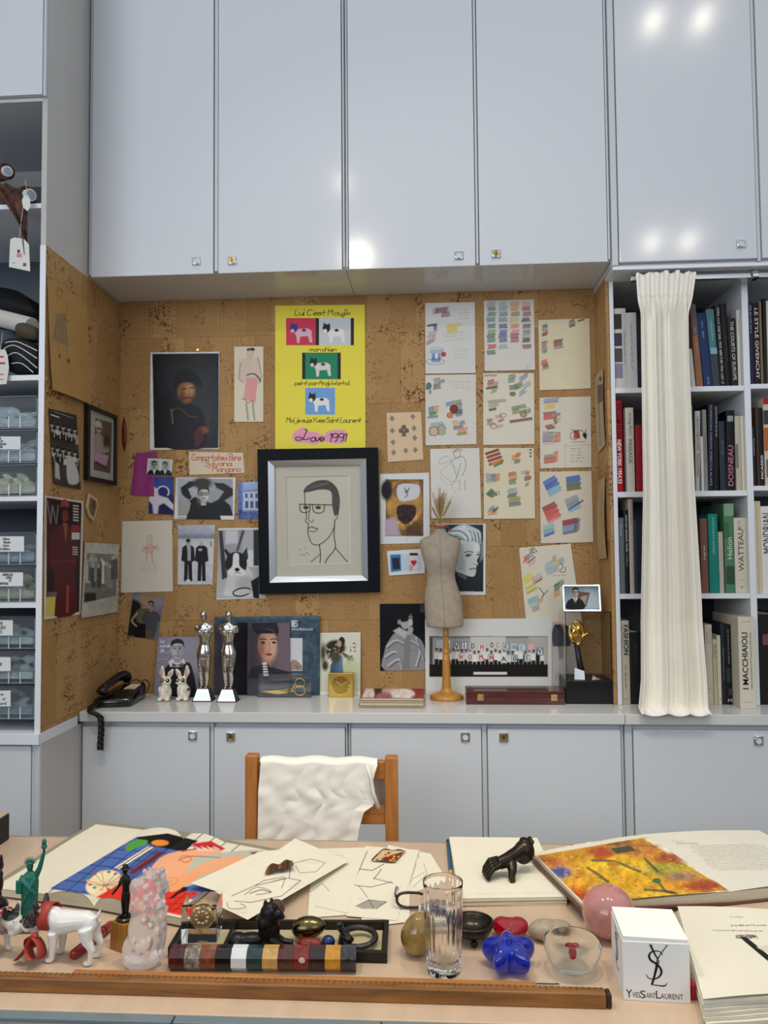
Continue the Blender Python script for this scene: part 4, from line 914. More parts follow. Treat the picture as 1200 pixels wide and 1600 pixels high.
def sH(c):
    for i in range(4): c.line([(760+i*2, 709+i*5.5), (778+i*2.2, 703+i*5.5)], 4.4, '#8c2f35', 0.9)
    for i, k in enumerate(('#dd9440', '#4f8a50')): c.line([(769+i*4, 725+i*3), (782+i*2, 719+i*4)], 4, k, 0.9)
    sw(c, [(800, 711, 10, 7, '#d9823c'), (806, 708, 7, 5, '#c85c44'), (804, 719, 8, 4, '#4a5a4c'), (760, 740, 7, 13, '#9aa0aa', 0), (768, 741, 7, 11, '#5f6674', 0), (776, 741, 4, 9, '#d86c34', 0), (795, 738, 11, 5, '#c04a38'), (796, 744, 11, 4, '#d58a4a'), (796, 749, 10, 7, '#4f7448'),
            (815, 736, 9, 4, '#8f9ca8'), (822, 738, 5, 6, '#c24f3c'), (820, 745, 9, 5, '#7a3a34'), (821, 755, 5, 4, '#3a7a6a'), (794, 764, 13, 6, '#6f98ac'), (794, 772, 13, 5, '#3f5a48'), (796, 777, 16, 3, '#9aa83e'), (795, 781, 17, 4, '#6f6a86'), (796, 786, 17, 4, '#545a6c')])
    for i in range(4): c.line([(761+i*2.4, 772+i*1.5), (768+i*2.4, 765+i*2.4)], 3.4, ('#3a7a54', '#4f6a58', '#6a6450', '#7a8a5c')[i], 0.9)
    sw(c, [(764, 792, 8, 6, '#4f8f94', 4), (763, 799, 12, 5, '#dc9148', 2), (770, 794, 7, 5, '#4a5660', 4)])
    for y in (703, 708, 713): c.ell(829, y, 1.6, 1.4, '#3f3c3a')
    for x, y in ((776, 770), (779, 768), (776, 774), (780, 772)): c.ell(x, y, 1.1, 1.1, '#555')
    c.scrib(759, 755, 16, 1, 3, PEN, 0.6, 0.6, 9)
def strk(c, x, y, w, n, cols, tilt, th=4.2, stp=4.4, dx=1.2):
    for i in range(n): c.line([(x+i*dx, y+i*stp), (x+w+i*dx+(i % 2)*1.5, y+i*stp-tilt)], th, cols[i*len(cols)//n], 0.85)
def sI(c):
    strk(c, 850, 754, 16, 7, ['#3f72c4', '#2f5fa8', '#7fb4d2', '#8fb9cf'], 9, 4.2, 3.4, 1.6); strk(c, 886, 747, 18, 6, ['#2f62b0', '#3c6f9c', '#5a6a4c', '#7f6238'], 3, 4, 3.7, 0.2)
    strk(c, 849, 794, 17, 7, ['#9c2f3c', '#cf4038', '#d6504a', '#de8a92'], 8, 4.2, 3.6, 1.4); strk(c, 884, 782, 16, 6, ['#9aa0a8', '#868e9a', '#8cb4cc'], 7, 4, 3.4, 1.2); c.line([(889, 796), (911, 782)], 2.2, '#4a4f5c', 0.9)
    strk(c, 850, 823, 13, 5, ['#9fc4bc', '#84aebc', '#3f62b8'], 5, 4, 3.6, 0.4); strk(c, 880, 815, 20, 3, ['#9a2c38'], 4, 4, 3, 0.4); strk(c, 880, 824, 18, 4, ['#8a94b4', '#7aa0b4', '#606a7c'], 4, 4, 3.2, 0.4); sw(c, [(897, 810, 8, 18, '#606874', 0)])
def sJ(c):
    sw(c, [(818, 868, 9, 9, '#cf4a48', 6), (824, 865, 8, 6, '#8f9aa6', 6), (826, 876, 10, 6, '#d9a4a4', 6), (828, 857, 5, 7, '#6f8a5c'), (852, 878, 12, 10, '#9dbccb', 8), (864, 869, 5, 8, '#c9a06a'), (866, 877, 8, 8, '#d6bc7a'), (855, 886, 16, 9, '#a7aeb8', 6), (873, 872, 8, 9, '#8fb0ba')])
    c.line([(824, 880), (836, 870)], 1.4, INK); c.line([(834, 856), (839, 862), (833, 864)], 0.9, INK); c.line([(876, 880), (880, 886), (874, 892), (882, 894), (884, 886)], 1, INK, 1, 3); c.scrib(860, 899, 28, 1, 3, INK, 0.7, 0.7, 10)
    strk(c, 818, 904, 11, 3, ['#e2d14a'], 7, 3.6, 4, 1); strk(c, 832, 904, 12, 3, ['#b9b4b8', '#c99a8a', '#7a5a58'], 7, 3, 4, 1); strk(c, 822, 920, 14, 3, ['#c9c03c', '#e0d45a', '#a8ab6a'], 8, 3.4, 3.6, 1)
    strk(c, 826, 938, 13, 4, ['#86b8b4', '#9cc8c2', '#b4c4b8'], 6, 4, 3.6, 1); sw(c, [(840, 936, 8, 5, '#d9a08c', 4), (832, 948, 10, 6, '#8a8a86', 4), (866, 912, 7, 10, '#3f6a58', 4), (872, 908, 8, 8, '#5a8a74', 4), (866, 924, 8, 7, '#d98c5c', 4)])
    c.line([(842, 918), (850, 928), (846, 934), (856, 922)], 1.2, INK, 0.9)
SHEET_G = 'coloured study sheets pinned on the right half of the cork'
for nm, cs, f, b, lb in (
    ('A', [(664.5, 473.5), (742, 472), (743, 583), (664.5, 584)], sA, '#dcdcd8', 'study sheet with maroon, yellow and blue patches, upper left of the colour sheets'),
    ('B', [(664.5, 586), (743.5, 585), (744.5, 694), (665, 696)], sB, '#dbd8ce', 'study sheet with round ringed patches, just below the maroon and yellow sheet'),
    ('C', [(756, 470), (834, 468), (836, 578), (757, 580)], sC, '#dedad2', 'study sheet with four full columns of colour swatches'),
    ('D', [(755, 583), (834.5, 583), (835, 694), (755, 695.5)], sD, '#e0dac8', 'study sheet of green and brown patches with a long maroon stroke'),
    ('E', [(841, 500), (921, 497.5), (923, 607), (843, 610)], sE, '#dfd6b6', 'mostly empty yellowish study sheet with small swatches along its left edge'),
    ('F', [(843, 621.5), (923, 619.5), (924, 730), (844, 732)], sF, '#dcd5c4', 'study sheet with a red cup-like doodle and a boxed handwritten note'),
    ('H', [(755.5, 700), (834, 700), (836, 810), (756, 811)], sH, '#e0d6ba', 'study sheet of small stacked stripes with three black dots in its corner'),
    ('I', [(843, 737), (924, 736), (927, 847), (845, 849)], sI, '#dbd1bd', 'study sheet with seven broad blue, red and grey stroke clusters'),
    ('J', [(811, 856), (891.5, 849.5), (911, 985), (823, 985)], sJ, '#e0d8c4', 'tilted study sheet with yellow and pastel strokes beside the small silver photo frame')):
    pic('colour_study_sheet', lb, 'colour sheet', cs, f, base=b, res=2.0, off=0.003+0.001*(nm == 'J'), group=SHEET_G, curl=flat(0.002))
pic('pencil_drawing', 'white sheet with a pencil line drawing of a cap-wearing figure above the mannequin', 'drawing', [(672, 701.5), (749, 700), (752, 809), (674, 810)], sG, base='#dedbd2', res=2, off=0.0045)

def p17(c):
    c.rect(602.5, 749, 661.5, 837.5, '#7a5a34'); c.poly([(614, 754), (604, 790), (612, 812), (628, 828), (642, 820), (660, 798), (656, 760), (650, 752)], '#b98a48', 4, sm=3); c.noise(0.25, 9, 6, (602, 749, 662, 838))
    c.ell(634, 766, 20, 15, '#8a5c34', soft=3); c.poly([(622, 758), (652, 757), (656, 770), (648, 780), (624, 782)], '#cfd2d6', 2, sm=3); c.ell(604, 766, 9, 16, '#1f1a1c', soft=4)
    c.poly([(620, 792), (634, 788), (650, 792), (648, 808), (634, 820), (622, 810)], '#3a2a26', 2, sm=3); c.noise(0.6, 3, 9, (618, 788, 652, 820)); c.poly([(602, 812), (618, 808), (626, 837), (602, 837)], '#bba6b4', 5); c.rect(634, 820, 660, 837, '#4a3526', 5, 0.7)
    c.line([(632, 762), (636, 770), (640, 762)], 1.2, INK); c.line([(638, 766), (633, 768), (637, 773), (633, 777)], 1.1, INK, 1, 3)
    c.line([(634, 845), (638, 840)], 0.7, '#999')
pic('photo_print', 'colour photo of golden fabric and dark beads with a wide white border', 'photograph', [(593.5, 740.5), (670.5, 738.5), (672, 848.5), (594.5, 850)], p17, base='#dbdcdc', m=PHOTO)
def p18(c):
    c.rect(609, 866, 658, 892, '#c6d2da', 3); c.poly([(609.5, 867), (626, 866), (627, 892), (611, 894)], '#2f7fb4'); c.poly([(612, 872), (624, 871), (625, 889), (614, 890)], '#28303c'); c.rect(640, 864, 653, 869, '#222'); c.rect(640, 868, 653, 890, '#ddd8dc', 1); c.rect(639.5, 883, 645, 892, '#d99aa8', 1)
    c.ell(644.5, 878, 2.8, 2.6, '#c8203c'); c.ell(648.5, 878, 2.8, 2.6, '#c8203c'); c.poly([(642, 879), (651, 879), (646.5, 885)], '#c8203c')
pic('photo_print', 'small white-bordered photo of a blue card and a red heart card', 'photograph', [(604.5, 861), (662, 857.5), (664, 895.5), (608, 899.5)], p18, base='#dfe1e0', m=PHOTO, off=0.004)
def p19(c):
    c.gradv(820, '#3a3d46', 924, '#24262c', 680, 755); c.rect(680, 819, 755, 925, '#2c2e36', 1, 0.5)
    c.poly([(716, 850), (724, 843), (740, 844), (749, 850), (749.5, 866), (745, 876), (747, 881), (744, 885), (744, 890), (742, 899), (736, 901), (722, 896), (712, 890)], '#cfd6d4', 1.2, sm=3)
    c.poly([(712, 852), (724, 850), (727, 894), (712, 890)], '#aab4b4', 5, 0.7); c.poly([(740, 850), (748, 852), (748, 864), (742, 868)], '#e4eae8', 4, 0.8)
    c.poly([(699, 832), (712, 823), (726, 819.5), (740, 824), (750, 830), (752, 840), (750, 850), (742, 846), (728, 846), (720, 842), (706, 836)], '#c3cccc', 1.2, sm=3)
    for p in (((702, 830), (718, 830), (730, 838), (731, 846)), ((706, 838), (716, 838), (726, 844)), ((736, 828), (742, 836), (743, 846)), ((746, 832), (748, 840), (748, 848)), ((730, 824), (738, 834), (738, 845))): c.line(p, 1.8, '#4a545c', 0.8, 3)
    for p in (((704, 833), (720, 833), (728, 842)), ((722, 823), (736, 828), (740, 840)), ((716, 825), (728, 829), (735, 841))): c.line(p, 1.5, '#eef2f0', 0.9, 3)
    c.poly([(749, 840), (755, 848), (755, 872), (750, 878), (751, 860)], '#8d989c', 3, 0.8)
    c.poly([(727, 868), (731, 865), (737, 866.5), (734, 869.5), (729, 870)], '#15181c', 0.8); c.ell(732.5, 867.6, 1.6, 1.6, '#7a9098', a=0.8); c.line([(726, 864), (731, 861.5), (739, 863)], 1.4, '#3a4046', 1, 3); c.line([(745, 866), (750, 867)], 1.8, '#1c2024'); c.line([(745, 862.5), (750, 863)], 1.1, '#3a4046')
    c.line([(740, 881), (745, 882.5)], 1.2, '#6a7478'); c.line([(734, 889.5), (739, 888), (744, 889)], 1.8, '#5c666c', 1, 3); c.line([(736, 892), (743, 891.5)], 1, '#98a4a6'); c.poly([(714, 893), (724, 897), (730, 900), (728, 906), (716, 900)], '#59606e', 1.5)
pic('portrait_photo', 'white-bordered black-and-white portrait of a blonde woman behind the mannequin', 'photograph', [(681, 818), (759, 818.5), (758.5, 929.5), (681, 930)], p19, base='#dcdcda', m=PHOTO, off=0.003)
def p20(c):
    c.poly([(601, 1047), (600, 1022), (606, 1004), (618, 988), (632, 984), (650, 994), (662, 1008), (664, 1047)], '#8f8f92', 2, sm=3)
    for p in (((604, 1010), (620, 1000), (640, 1014)), ((602, 1026), (618, 1018), (630, 1040)), ((650, 996), (656, 1016), (650, 1040)), ((640, 1000), (654, 1010), (662, 1030)), ((606, 1040), (622, 1030), (628, 1046))):
        c.line(p, 2.6, '#c6c6c8', 0.8, 3); c.line([(a+2, b+3) for a, b in p], 2, '#4a4a4e', 0.7, 3)
    c.ell(635, 970, 9, 13, '#a9a8a8', rot=14); c.ell(630, 962, 12, 10, '#121316', soft=2); c.poly([(639, 962), (645, 972), (643, 982), (638, 984)], '#bdbcbc', 1.5); c.line([(637, 966), (643, 966)], 1.6, '#222'); c.line([(640, 979), (644, 978)], 1.5, '#333')
    c.ell(624, 972, 3, 4, '#8e8d8d'); c.poly([(614, 986), (624, 980), (640, 990), (634, 998)], '#b5b5b7', 1.5); c.poly([(632, 1000), (640, 984), (643, 988), (641, 1010), (640, 1046), (630, 1046)], '#7f7e80', 1.5); c.ell(641, 986, 4, 7, '#a4a3a4', rot=20); c.rect(656, 945, 663, 957, '#3a3c40')
pic('portrait_photo', 'dark photo of a woman in a pale trench coat pinned above the magazines', 'photograph', [(593.5, 943.5), (664.5, 943), (665, 1047), (594, 1048)], p20, base='#0d0f14', m=PHOTO)

# left wall ------------------------------------------------------------------
LW = ('L', XL)
def l1(c):
    k = '#6f5a3c'
    c.noise(0.05, 22, 4); c.loop(93, 459, 4, 7, 0.9, k, 0.7); c.line([(88, 455), (92, 449), (98, 456)], 1.2, k, 0.8, 3); c.line([(84, 478), (92, 468), (102, 474), (106, 486), (98, 494), (84, 490)], 0.9, k, 0.6, 3); c.line([(88, 492), (102, 490)], 1.2, k, 0.8)
    c.poly([(88, 492), (102, 494), (107, 542), (82, 530)], '#8f7f66', 2, 0.7)
    for i in range(5): c.line([(89+i*3, 494), (85+i*5, 532+i*2)], 0.8, '#5f5040', 0.6)
    c.line([(91, 538), (92, 558)], 0.8, k, 0.6); c.line([(104, 544), (106, 566)], 0.8, k, 0.6); c.ell(93, 556, 2, 3, k); c.ell(107, 564, 2.5, 4, k); c.line([(101, 498), (107, 502)], 1.2, k)
pic('fashion_sketch', 'large brown paper sheet with a faint fashion figure, peeling off the left cork', 'drawing', [(74.5, 433), (135.5, 473), (141.5, 633), (77.5, 609)], l1, LW, base='#b78f58', off=0.004,
    curl=lambda U, V: 0.016*V**3*np.sin(np.pi*U*0.8+0.6)+0.003*np.abs(2*U-1)*V)
def l2(c):
    c.noise(0.3, 5, 12); r = random.Random(4)
    for row, y0 in ((0, 664), (1, 672), (2, 700), (3, 708)):
        for i in range(5):
            x = 81+i*9+(row % 2)*4; y = y0+i*2.2; c.ell(x, y, 2.6, 3.6, '#b6b2ac'); c.ell(x, y-2.4, 2.6, 2, '#1a1a1a'); c.poly([(x-4, y+14), (x-3.4, y+5), (x+3.4, y+5), (x+4, y+14)], r.choice(['#161616', '#222', '#cfcdc9', '#8f8d89'])); c.line([(x, y+5), (x, y+11)], 1.3, '#ddd', 0.8)
    c.poly([(106, 712), (116, 720), (124, 752), (108, 756), (104, 736)], '#c9c7c3', 2, sm=3); c.poly([(86, 720), (92, 726), (94, 750), (86, 746)], '#bdbbb7', 2); c.line([(80, 648), (92, 652)], 1.6, '#e6e6e6'); c.line([(84, 643), (114, 653)], 0.8, '#aaa')
pic('group_photo', 'glossy black-and-white photo of a formal crowd, leftmost on the left cork', 'photograph', [(76, 638), (119.5, 648.5), (126.5, 765), (83, 756)], l2, LW, base='#3a3937', m=PHOTO, curl=lambda U, V: 0.004*V*(1-U))
f3 = thing('framed_photo', 'slim black frame with a white mount around a reading man, left cork', 'framed picture', atX(160, 752, XL+0.006))
A3 = [atX(p[0], p[1], XL+0.022) for p in ((141, 633.5), (185, 648.5), (182, 758), (136.5, 750))]
y0_, y1_ = (A3[0].y+A3[3].y)/2, (A3[1].y+A3[2].y)/2; z1_, z0_ = (A3[0].z+A3[1].z)/2, (A3[2].z+A3[3].z)/2; w_ = 0.016
m = MB(); xa, xb = XL+0.003, XL+0.022
m.box(xa, xb, y0_, y1_, z0_, z0_+w_).box(xa, xb, y0_, y1_, z1_-w_, z1_).box(xa, xb, y0_, y0_+w_, z0_+w_, z1_-w_).box(xa, xb, y1_-w_, y1_, z0_+w_, z1_-w_)
m.build('frame', mat('black_frame', '#0c0c0d', 0.35), f3, world=True, bevel=0.0015)
def l3(c):
    c.poly([(149, 653), (175, 661), (172.5, 740), (146, 734)], '#5c5044'); c.ell(155, 668, 5, 8, '#b39a8c', soft=2); c.ell(153, 662, 5, 5, '#bba', soft=2); c.line([(152, 669), (158, 671)], 2, '#1a1512'); c.poly([(147, 684), (154, 676), (166, 690), (170, 706), (148, 706)], '#a08f8a', 2, sm=3)
    c.poly([(147, 706), (170, 712), (166, 728), (147, 720)], '#b58fa8', 2); c.line([(150, 722), (166, 732)], 3, '#3a3036'); c.ell(166, 690, 5, 10, '#3a3028', soft=4)
c = Canvas(bilin((XL+0.012, y0_+w_*0.9, z1_-w_*0.9), (XL+0.012, y1_-w_*0.9, z1_-w_*0.9), (XL+0.012, y1_-w_*0.9, z0_+w_*0.9), (XL+0.012, y0_+w_*0.9, z0_+w_*0.9)), 70, 150, '#a9a79f'); l3(c); c.mesh('mounted_photo', PHOTO, f3, 0.002)
def l4(c):
    c.poly([(73, 777.5), (127.5, 786), (123.5, 956), (72.5, 963)], '#241019'); c.rect(72, 780, 84, 860, '#4a141c', 8, 0.7)
    c.ell(101, 789, 6.5, 9, '#94402c'); c.poly([(92, 794), (110, 795), (113, 822), (90, 822)], '#150a0e', 2, sm=2); c.ell(102, 806, 5.5, 9, '#7a2a22', soft=2); c.line([(99, 811), (104, 811)], 1.6, '#a8282c')
    c.poly([(80, 838), (94, 820), (108, 822), (118, 842), (119, 882), (116, 900), (120, 956), (84, 962), (86, 896), (76, 884)], '#561620', 2.5, sm=3); c.poly([(98, 816), (106, 818), (103, 850)], '#94503c', 1); c.line([(80, 878), (118, 876)], 2, '#8a2a30', 0.8); c.line([(103, 850), (106, 930)], 1.2, '#3a0c14'); c.poly([(104, 915), (108, 915), (107, 958), (103, 958)], '#a8442f', 1.5)
    for p in ((78, 784), (84, 785), (90, 786)): pass
    c.line([(74, 783), (79, 818), (82, 790), (88, 818), (91, 790)], 1.8, '#7b8088', 0.9)
    for i in range(6): c.line([(115, 790+i*4.5), (122, 791+i*4.5)], 2.2, '#d8d2cc', 0.85)
    for i in range(3): c.line([(112, 822+i*3.2), (124, 823+i*3.2)], 1.8, '#b4383a', 0.9)
    c.rect(112, 832, 124.5, 843, '#d2cfc8'); 
    for i in range(4): c.line([(114, 855+i*3.6), (121, 855.5+i*3.6)], 2, '#c9c4be', 0.8)
    for i in range(4): c.line([(75, 926+i*2.4), (88, 926+i*2.2)], 0.8, '#c9b8b4', 0.7)
    c.poly([(72, 933), (87, 932), (85, 962), (71, 964)], '#cfc35a', 1)
pic('magazine_poster', 'tall dark red magazine poster of a woman in a hat and long red coat', 'poster', [(70, 774), (130.5, 783.5), (126.5, 960), (69, 968)], l4, LW, base='#d8cfc4', m=PHOTO, off=0.0035, res=2)
def l5(c):
    c.poly([(136, 864), (184, 866.5), (181.5, 931), (130.5, 942)], '#76756f', 1); r = random.Random(9)
    for i in range(11):
        x = 137+i*4.4; y = 872+r.uniform(-3, 14); c.ell(x, y, 2.2, 3.2, '#b5b2aa'); c.poly([(x-3.6, y+34), (x-3, y+4), (x+3, y+4), (x+3.6, y+34)], r.choice(['#3c3b38', '#55534e', '#b9b6ae', '#8a8881']), 1.5)
    c.rect(140, 866, 148, 886, '#aaa89f', 3, 0.7); c.rect(159, 876, 163, 912, '#d8d6cf', 2); c.poly([(132, 926), (150, 926), (150, 938), (132, 941)], '#26251f', 3); c.noise(0.16, 5, 20)
    for x in (148, 159, 170): c.ell(x, 946, 5, 6, '#a19f97', soft=3, a=0.5)
pic('group_photo', 'white-bordered black-and-white photo of a standing group, overlapping the red poster', 'photograph', [(133, 847.5), (186.5, 850), (184, 956), (125.5, 966)], l5, LW, base='#bcb8ac', m=PHOTO, off=0.0075, curl=lambda U, V: 0.004*(1-U)*V)
def hexcard():
    P = [atX(x, y, XL+0.005) for x, y in ((133.5, 793), (137.5, 771), (150, 779), (151.5, 788), (145, 815), (138, 808))]
    def ins(k): 
        g = sum(P, Vector())/6; return [g+(p-g)*k for p in P]
    m = MB(); m.color('#c4ad84'); a = ins(1); b = [p+Vector((0.006, 0, 0)) for p in ins(0.98)]; m.loft([a, b])
    m.color('#7a5c3c'); m.loft([[p+Vector((0.0062, 0, 0)) for p in ins(0.72)], [p+Vector((0.0075, 0, 0)) for p in ins(0.6)]])
    m.color('#4a3422'); g = sum(P, Vector())/6; m.ell(g+Vector((0.007, 0.002, 0.008)), (0.0012, 0.008, 0.02), None, 10, 6)
    tag(m.build('hexagonal_keepsake', MATTE, loc=P[4], world=True), 'small six-sided parchment keepsake with a brown centre on the left cork', 'keepsake')
hexcard()
def leafpod():
    Y = YB-0.004; pts = [(193.5, 651), (196, 660), (198, 674), (197.5, 690), (194.5, 706), (191, 694), (190, 676), (191.5, 660)]
    m = MB(); P = [atY(x, y, Y) for x, y in pts]; g = sum(P, Vector())/8
    m.loft([[Vector((p.x, YB-0.001, p.z)) for p in P], P, [g+(p-g)*0.5+Vector((0, -0.003, 0)) for p in P]])
    tag(m.build('dried_pod', mat('dark_red_pod', '#6e2413', 0.35, var=0.4, vscale=60), loc=g, world=True, smooth=True), 'dark red dried pod hanging on the cork beside the left corner', 'dried pod')
leafpod()
# right wall -----------------------------------------------------------------
RW = ('R', XR)
def r1(c):
    c.ell(938, 592, 2, 4, '#5a4a44'); c.poly([(933, 602), (942, 600), (944, 625), (934, 632)], '#6f5f5c', 1.5); c.rect(939, 610, 942, 626, '#a4504a', 1, 0.8); c.line([(936, 632), (938, 696)], 2.2, '#7a746c', 0.7); c.line([(941, 628), (943, 690)], 1.4, '#8a847c', 0.7)
pic('fashion_sketch', 'narrow sketch of a dark-coated figure on the right cork side', 'drawing', [(930, 588), (943, 575.5), (946.5, 695), (935.5, 708)], r1, RW, base='#b9a582', curl=lambda U, V: 0.004*np.sin(V*3)+0.002)
def r2(c): c.loop(941, 800, 1.8, 28, 0.7, '#6f6250', 0.8); c.line([(939, 770), (942, 860)], 0.6, '#7a6c58', 0.7)
pic('paper_strip', 'long curled brown paper strip on the right cork side', 'paper', [(934.5, 752), (946, 746), (950, 872), (938, 874)], r2, RW, base='#b39a70', curl=lambda U, V: 0.008*np.sin(V*2.6)+0.002)
for (x, y, pl, lb) in ((310, 547.5, 'Y', 'brass push pin in the cork above the dark portrait poster'), (754, 549, 'Y', 'brass push pin in the cork between the two topmost study sheets'), (139, 513, 'L', 'brass push pin holding the big brown sketch')):
    P = atY(x, y, YB-0.002) if pl == 'Y' else atX(x, y, XL+0.002)
    m = MB(); m.M = Matrix.Translation(P) @ (Matrix.Rotation(R_(90), 4, 'X') if pl == 'Y' else Matrix.Rotation(R_(90), 4, 'Y'))
    m.lathe([(0.004, 0), (0.004, 0.003), (0.0018, 0.004), (0.0018, 0.008), (0.0045, 0.009), (0.0045, 0.011)], 14)
    tag(m.build('push_pin', BRASS, loc=P, world=True), lb, 'pin')
# ================================================================== on the worktop
def W(px, py): return atZ(px, py, ZC)
def lean(corners, ytop, base, res=1.6, dz=0.0008, ybot=None):
    """a card standing on the worktop and leaning back; corners tl,tr,br,bl as seen in the photo"""
    tl, tr = [atY(p[0], p[1], ytop) for p in corners[:2]]
    br, bl = [W(p[0], p[1])+Vector((0, 0, dz)) for p in corners[2:]]
    if ybot: br, bl = [Vector((atY(p[0], p[1], ybot).x, ybot, ZC+dz)) for p in corners[2:]]
    w = abs(corners[1][0]-corners[0][0]); h = abs(corners[3][1]-corners[0][1])
    return Canvas(bilin(tl, tr, br, bl), int(w*res), int(h*res), base)
def leaning(name, label, cat, corners, ytop, base, paint, m=PHOTO, res=1.6, th=0.002, ybot=None):
    c = lean(corners, ytop, base, res, th if False else 0.0008, ybot); paint(c); P = c.P
    o = (P[-1, 0]+P[-1, -1])/2
    return tag(c.mesh(name, m, None, th, origin=o), label, cat)

# telephone -------------------------------------------------------------------
ph = thing('telephone', 'black push-button telephone at the left end of the worktop', 'telephone', W(190, 1098))
A, B_, C_, D_ = [W(x, y) for x, y in ((144, 1107), (204, 1105), (228, 1090.5), (192, 1089.5))]
def up(p, h): return Vector((p.x, p.y, p.z+h))
PB = mat('telephone_black', '#0a0a0b', 0.16, coat=0.4)
def mixp(a, b, t): return a+(b-a)*t
ctr = (A+B_+C_+D_)/4
m = MB(); ft = [A, B_, C_, D_]
def inset(k, hs): return [up(mixp(p, ctr, k), h) for p, h in zip(ft, hs)]
m.loft([inset(0.03, (0.001,)*4), inset(0.0, (0.008,)*4), inset(0.02, (0.028, 0.028, 0.05, 0.05)), inset(0.10, (0.036, 0.036, 0.064, 0.064))])
m.build('body', PB, ph, world=True, bevel=0.006, seg=3, smooth=True)
q = inset(0.10, (0.0365, 0.0365, 0.0645, 0.0645))
def top(u, v): return mixp(mixp(q[0], q[1], u), mixp(q[3], q[2], u), v)
nrm = (q[1]-q[0]).cross(q[3]-q[0]).normalized()
pl = [top(0.42, 0.12), top(0.97, 0.12), top(0.97, 0.9), top(0.42, 0.9)]
MB().loft([[p for p in pl], [p+nrm*0.002 for p in pl]]).build('keypad_plate', mat('dark_brown_plate', '#2a1c14', 0.3), ph, world=True)
for i in range(4):
    a, b = top(0.55+0.11*i, 0.5), top(0.62+0.11*i, 0.82)
    d = (q[1]-q[0]).normalized()*0.0035
    MB().loft([[a-d, a+d, b+d, b-d], [a-d+nrm*0.005, a+d+nrm*0.005, b+d+nrm*0.005, b-d+nrm*0.005]]).build('key', mat('cream_key', '#d8cdb4', 0.4), ph, world=True, bevel=0.001)
hs = MB(); pts = [top(0.22, -0.04)+nrm*0.02, top(0.2, 0.08)+nrm*0.036, top(0.19, 0.5)+nrm*0.043, top(0.2, 0.86)+nrm*0.036, top(0.22, 1.0)+nrm*0.014]
hs.tube(catmull(pts, 4), [0.020, 0.023, 0.022, 0.019, 0.016, 0.015, 0.015, 0.015, 0.016, 0.016, 0.018, 0.02, 0.022, 0.023, 0.022, 0.021, 0.02][:len(catmull(pts, 4))], 14)
hs.build('handset', PB, ph, world=True, smooth=True)
e = W(168, 1100)
cp = [up(e, 0.03), Vector((e.x, YC-0.010, ZC+0.012))]+[atY(x, y, YC-0.013) for x, y in ((157, 1120), (159, 1140), (158, 1155), (158, 1170))]
cd = MB(); path = [Vector(p) for p in catmull(cp, 10)]
for k in range(3):
    pts = [p+Vector((0.0065*math.cos(i*0.42+k*2.1), 0.004*math.sin(i*0.42+k*2.1)-0.004, 0)) for i, p in enumerate(path)]
    cd.tube(pts, 0.0062, 8)
for i in range(30):
    p = path[-1]+Vector((0, -0.004, 0.035*i/30)); a = i*1.3; cd.tube([p, p+Vector((0.014*math.cos(a), -0.006, -0.004+0.004*math.sin(a)))], 0.0012, 5)
cd.build('twisted_cord', mat('black_cord', '#0b0b0b', 0.45), ph, world=True, smooth=True)
cb = MB(); cb.tube(catmull([up(W(218, 1092), 0.055), up(W(226, 1091), 0.075), up(W(233, 1091), 0.06), up(W(230, 1093), 0.035), up(W(224, 1094), 0.02)], 8), 0.0022, 8)
cb.tube(catmull([up(W(198, 1091), 0.06), up(W(212, 1090), 0.072), up(W(226, 1092), 0.058), up(W(226, 1095), 0.03)], 8), 0.002, 8)
cb.build('cable', BLACK, ph, world=True, smooth=True)

# boy portrait card, blue book, portraits ----------------------------------------
def q1(c):
    c.noise(0.08, 14, 2); c.rect(284, 1000, 314, 1060, '#a3a0ae', 6, 0.4)
    for i in range(16): c.line([(288, 1002+i*5), (312, 1001+i*5)], 0.6, '#77758a', 0.35)
    c.poly([(254, 1090), (256, 1050), (264, 1038), (276, 1032), (290, 1034), (300, 1042), (304, 1090)], '#24242a', 1.5, sm=3)
    c.poly([(263, 1034), (270, 1029), (278, 1036), (287, 1029), (290, 1036), (280, 1042), (266, 1042)], '#e2e0e2', 1); c.poly([(269, 1036), (277, 1039), (286, 1035), (286, 1042), (277, 1040), (269, 1043)], '#5a5a64', 1)
    c.rect(272, 1020, 283, 1035, '#a5a3a6', 2); c.ell(277, 1016, 9.2, 13, '#c0bdbf', soft=1.5); c.ell(282, 1018, 5, 10, '#8f8d92', soft=5, a=0.6); c.ell(266.5, 1017, 2, 4, '#aaa8ab')
    c.poly([(267, 1012), (268, 1002), (277, 998), (286, 1001), (288, 1012), (284, 1006), (272, 1006)], '#1d1c20', 1.2, sm=3)
    for x in (273, 281): c.ell(x, 1013.5, 1.8, 1.0, '#1a1a1c'); c.line([(x-2.6, 1010.5), (x+2.6, 1010.3)], 1.2, '#2a292c')
    c.line([(277, 1014), (278, 1020), (276, 1021)], 0.8, '#6a686c'); c.line([(273, 1025), (281, 1025)], 1.4, '#6a5f64')
    for i, t in enumerate(('Le', 'monde', 'de')): c.write(t, 250, 1004+i*7, 5, '#e8e6ee', 0.8, 0, 0.7)
    c.line([(249, 1020), (263, 1020)], 0.8, '#dddbe6', 0.6); c.line([(247, 1030), (262, 1030)], 0.7, '#dddbe6', 0.6)
leaning('portrait_card', 'grey portrait card of a boy in a bow tie behind the rabbits', 'card', [(247, 996), (314, 994.5), (309, 1090), (240.5, 1087)], 3.165, '#8f8d9d', q1, res=2)
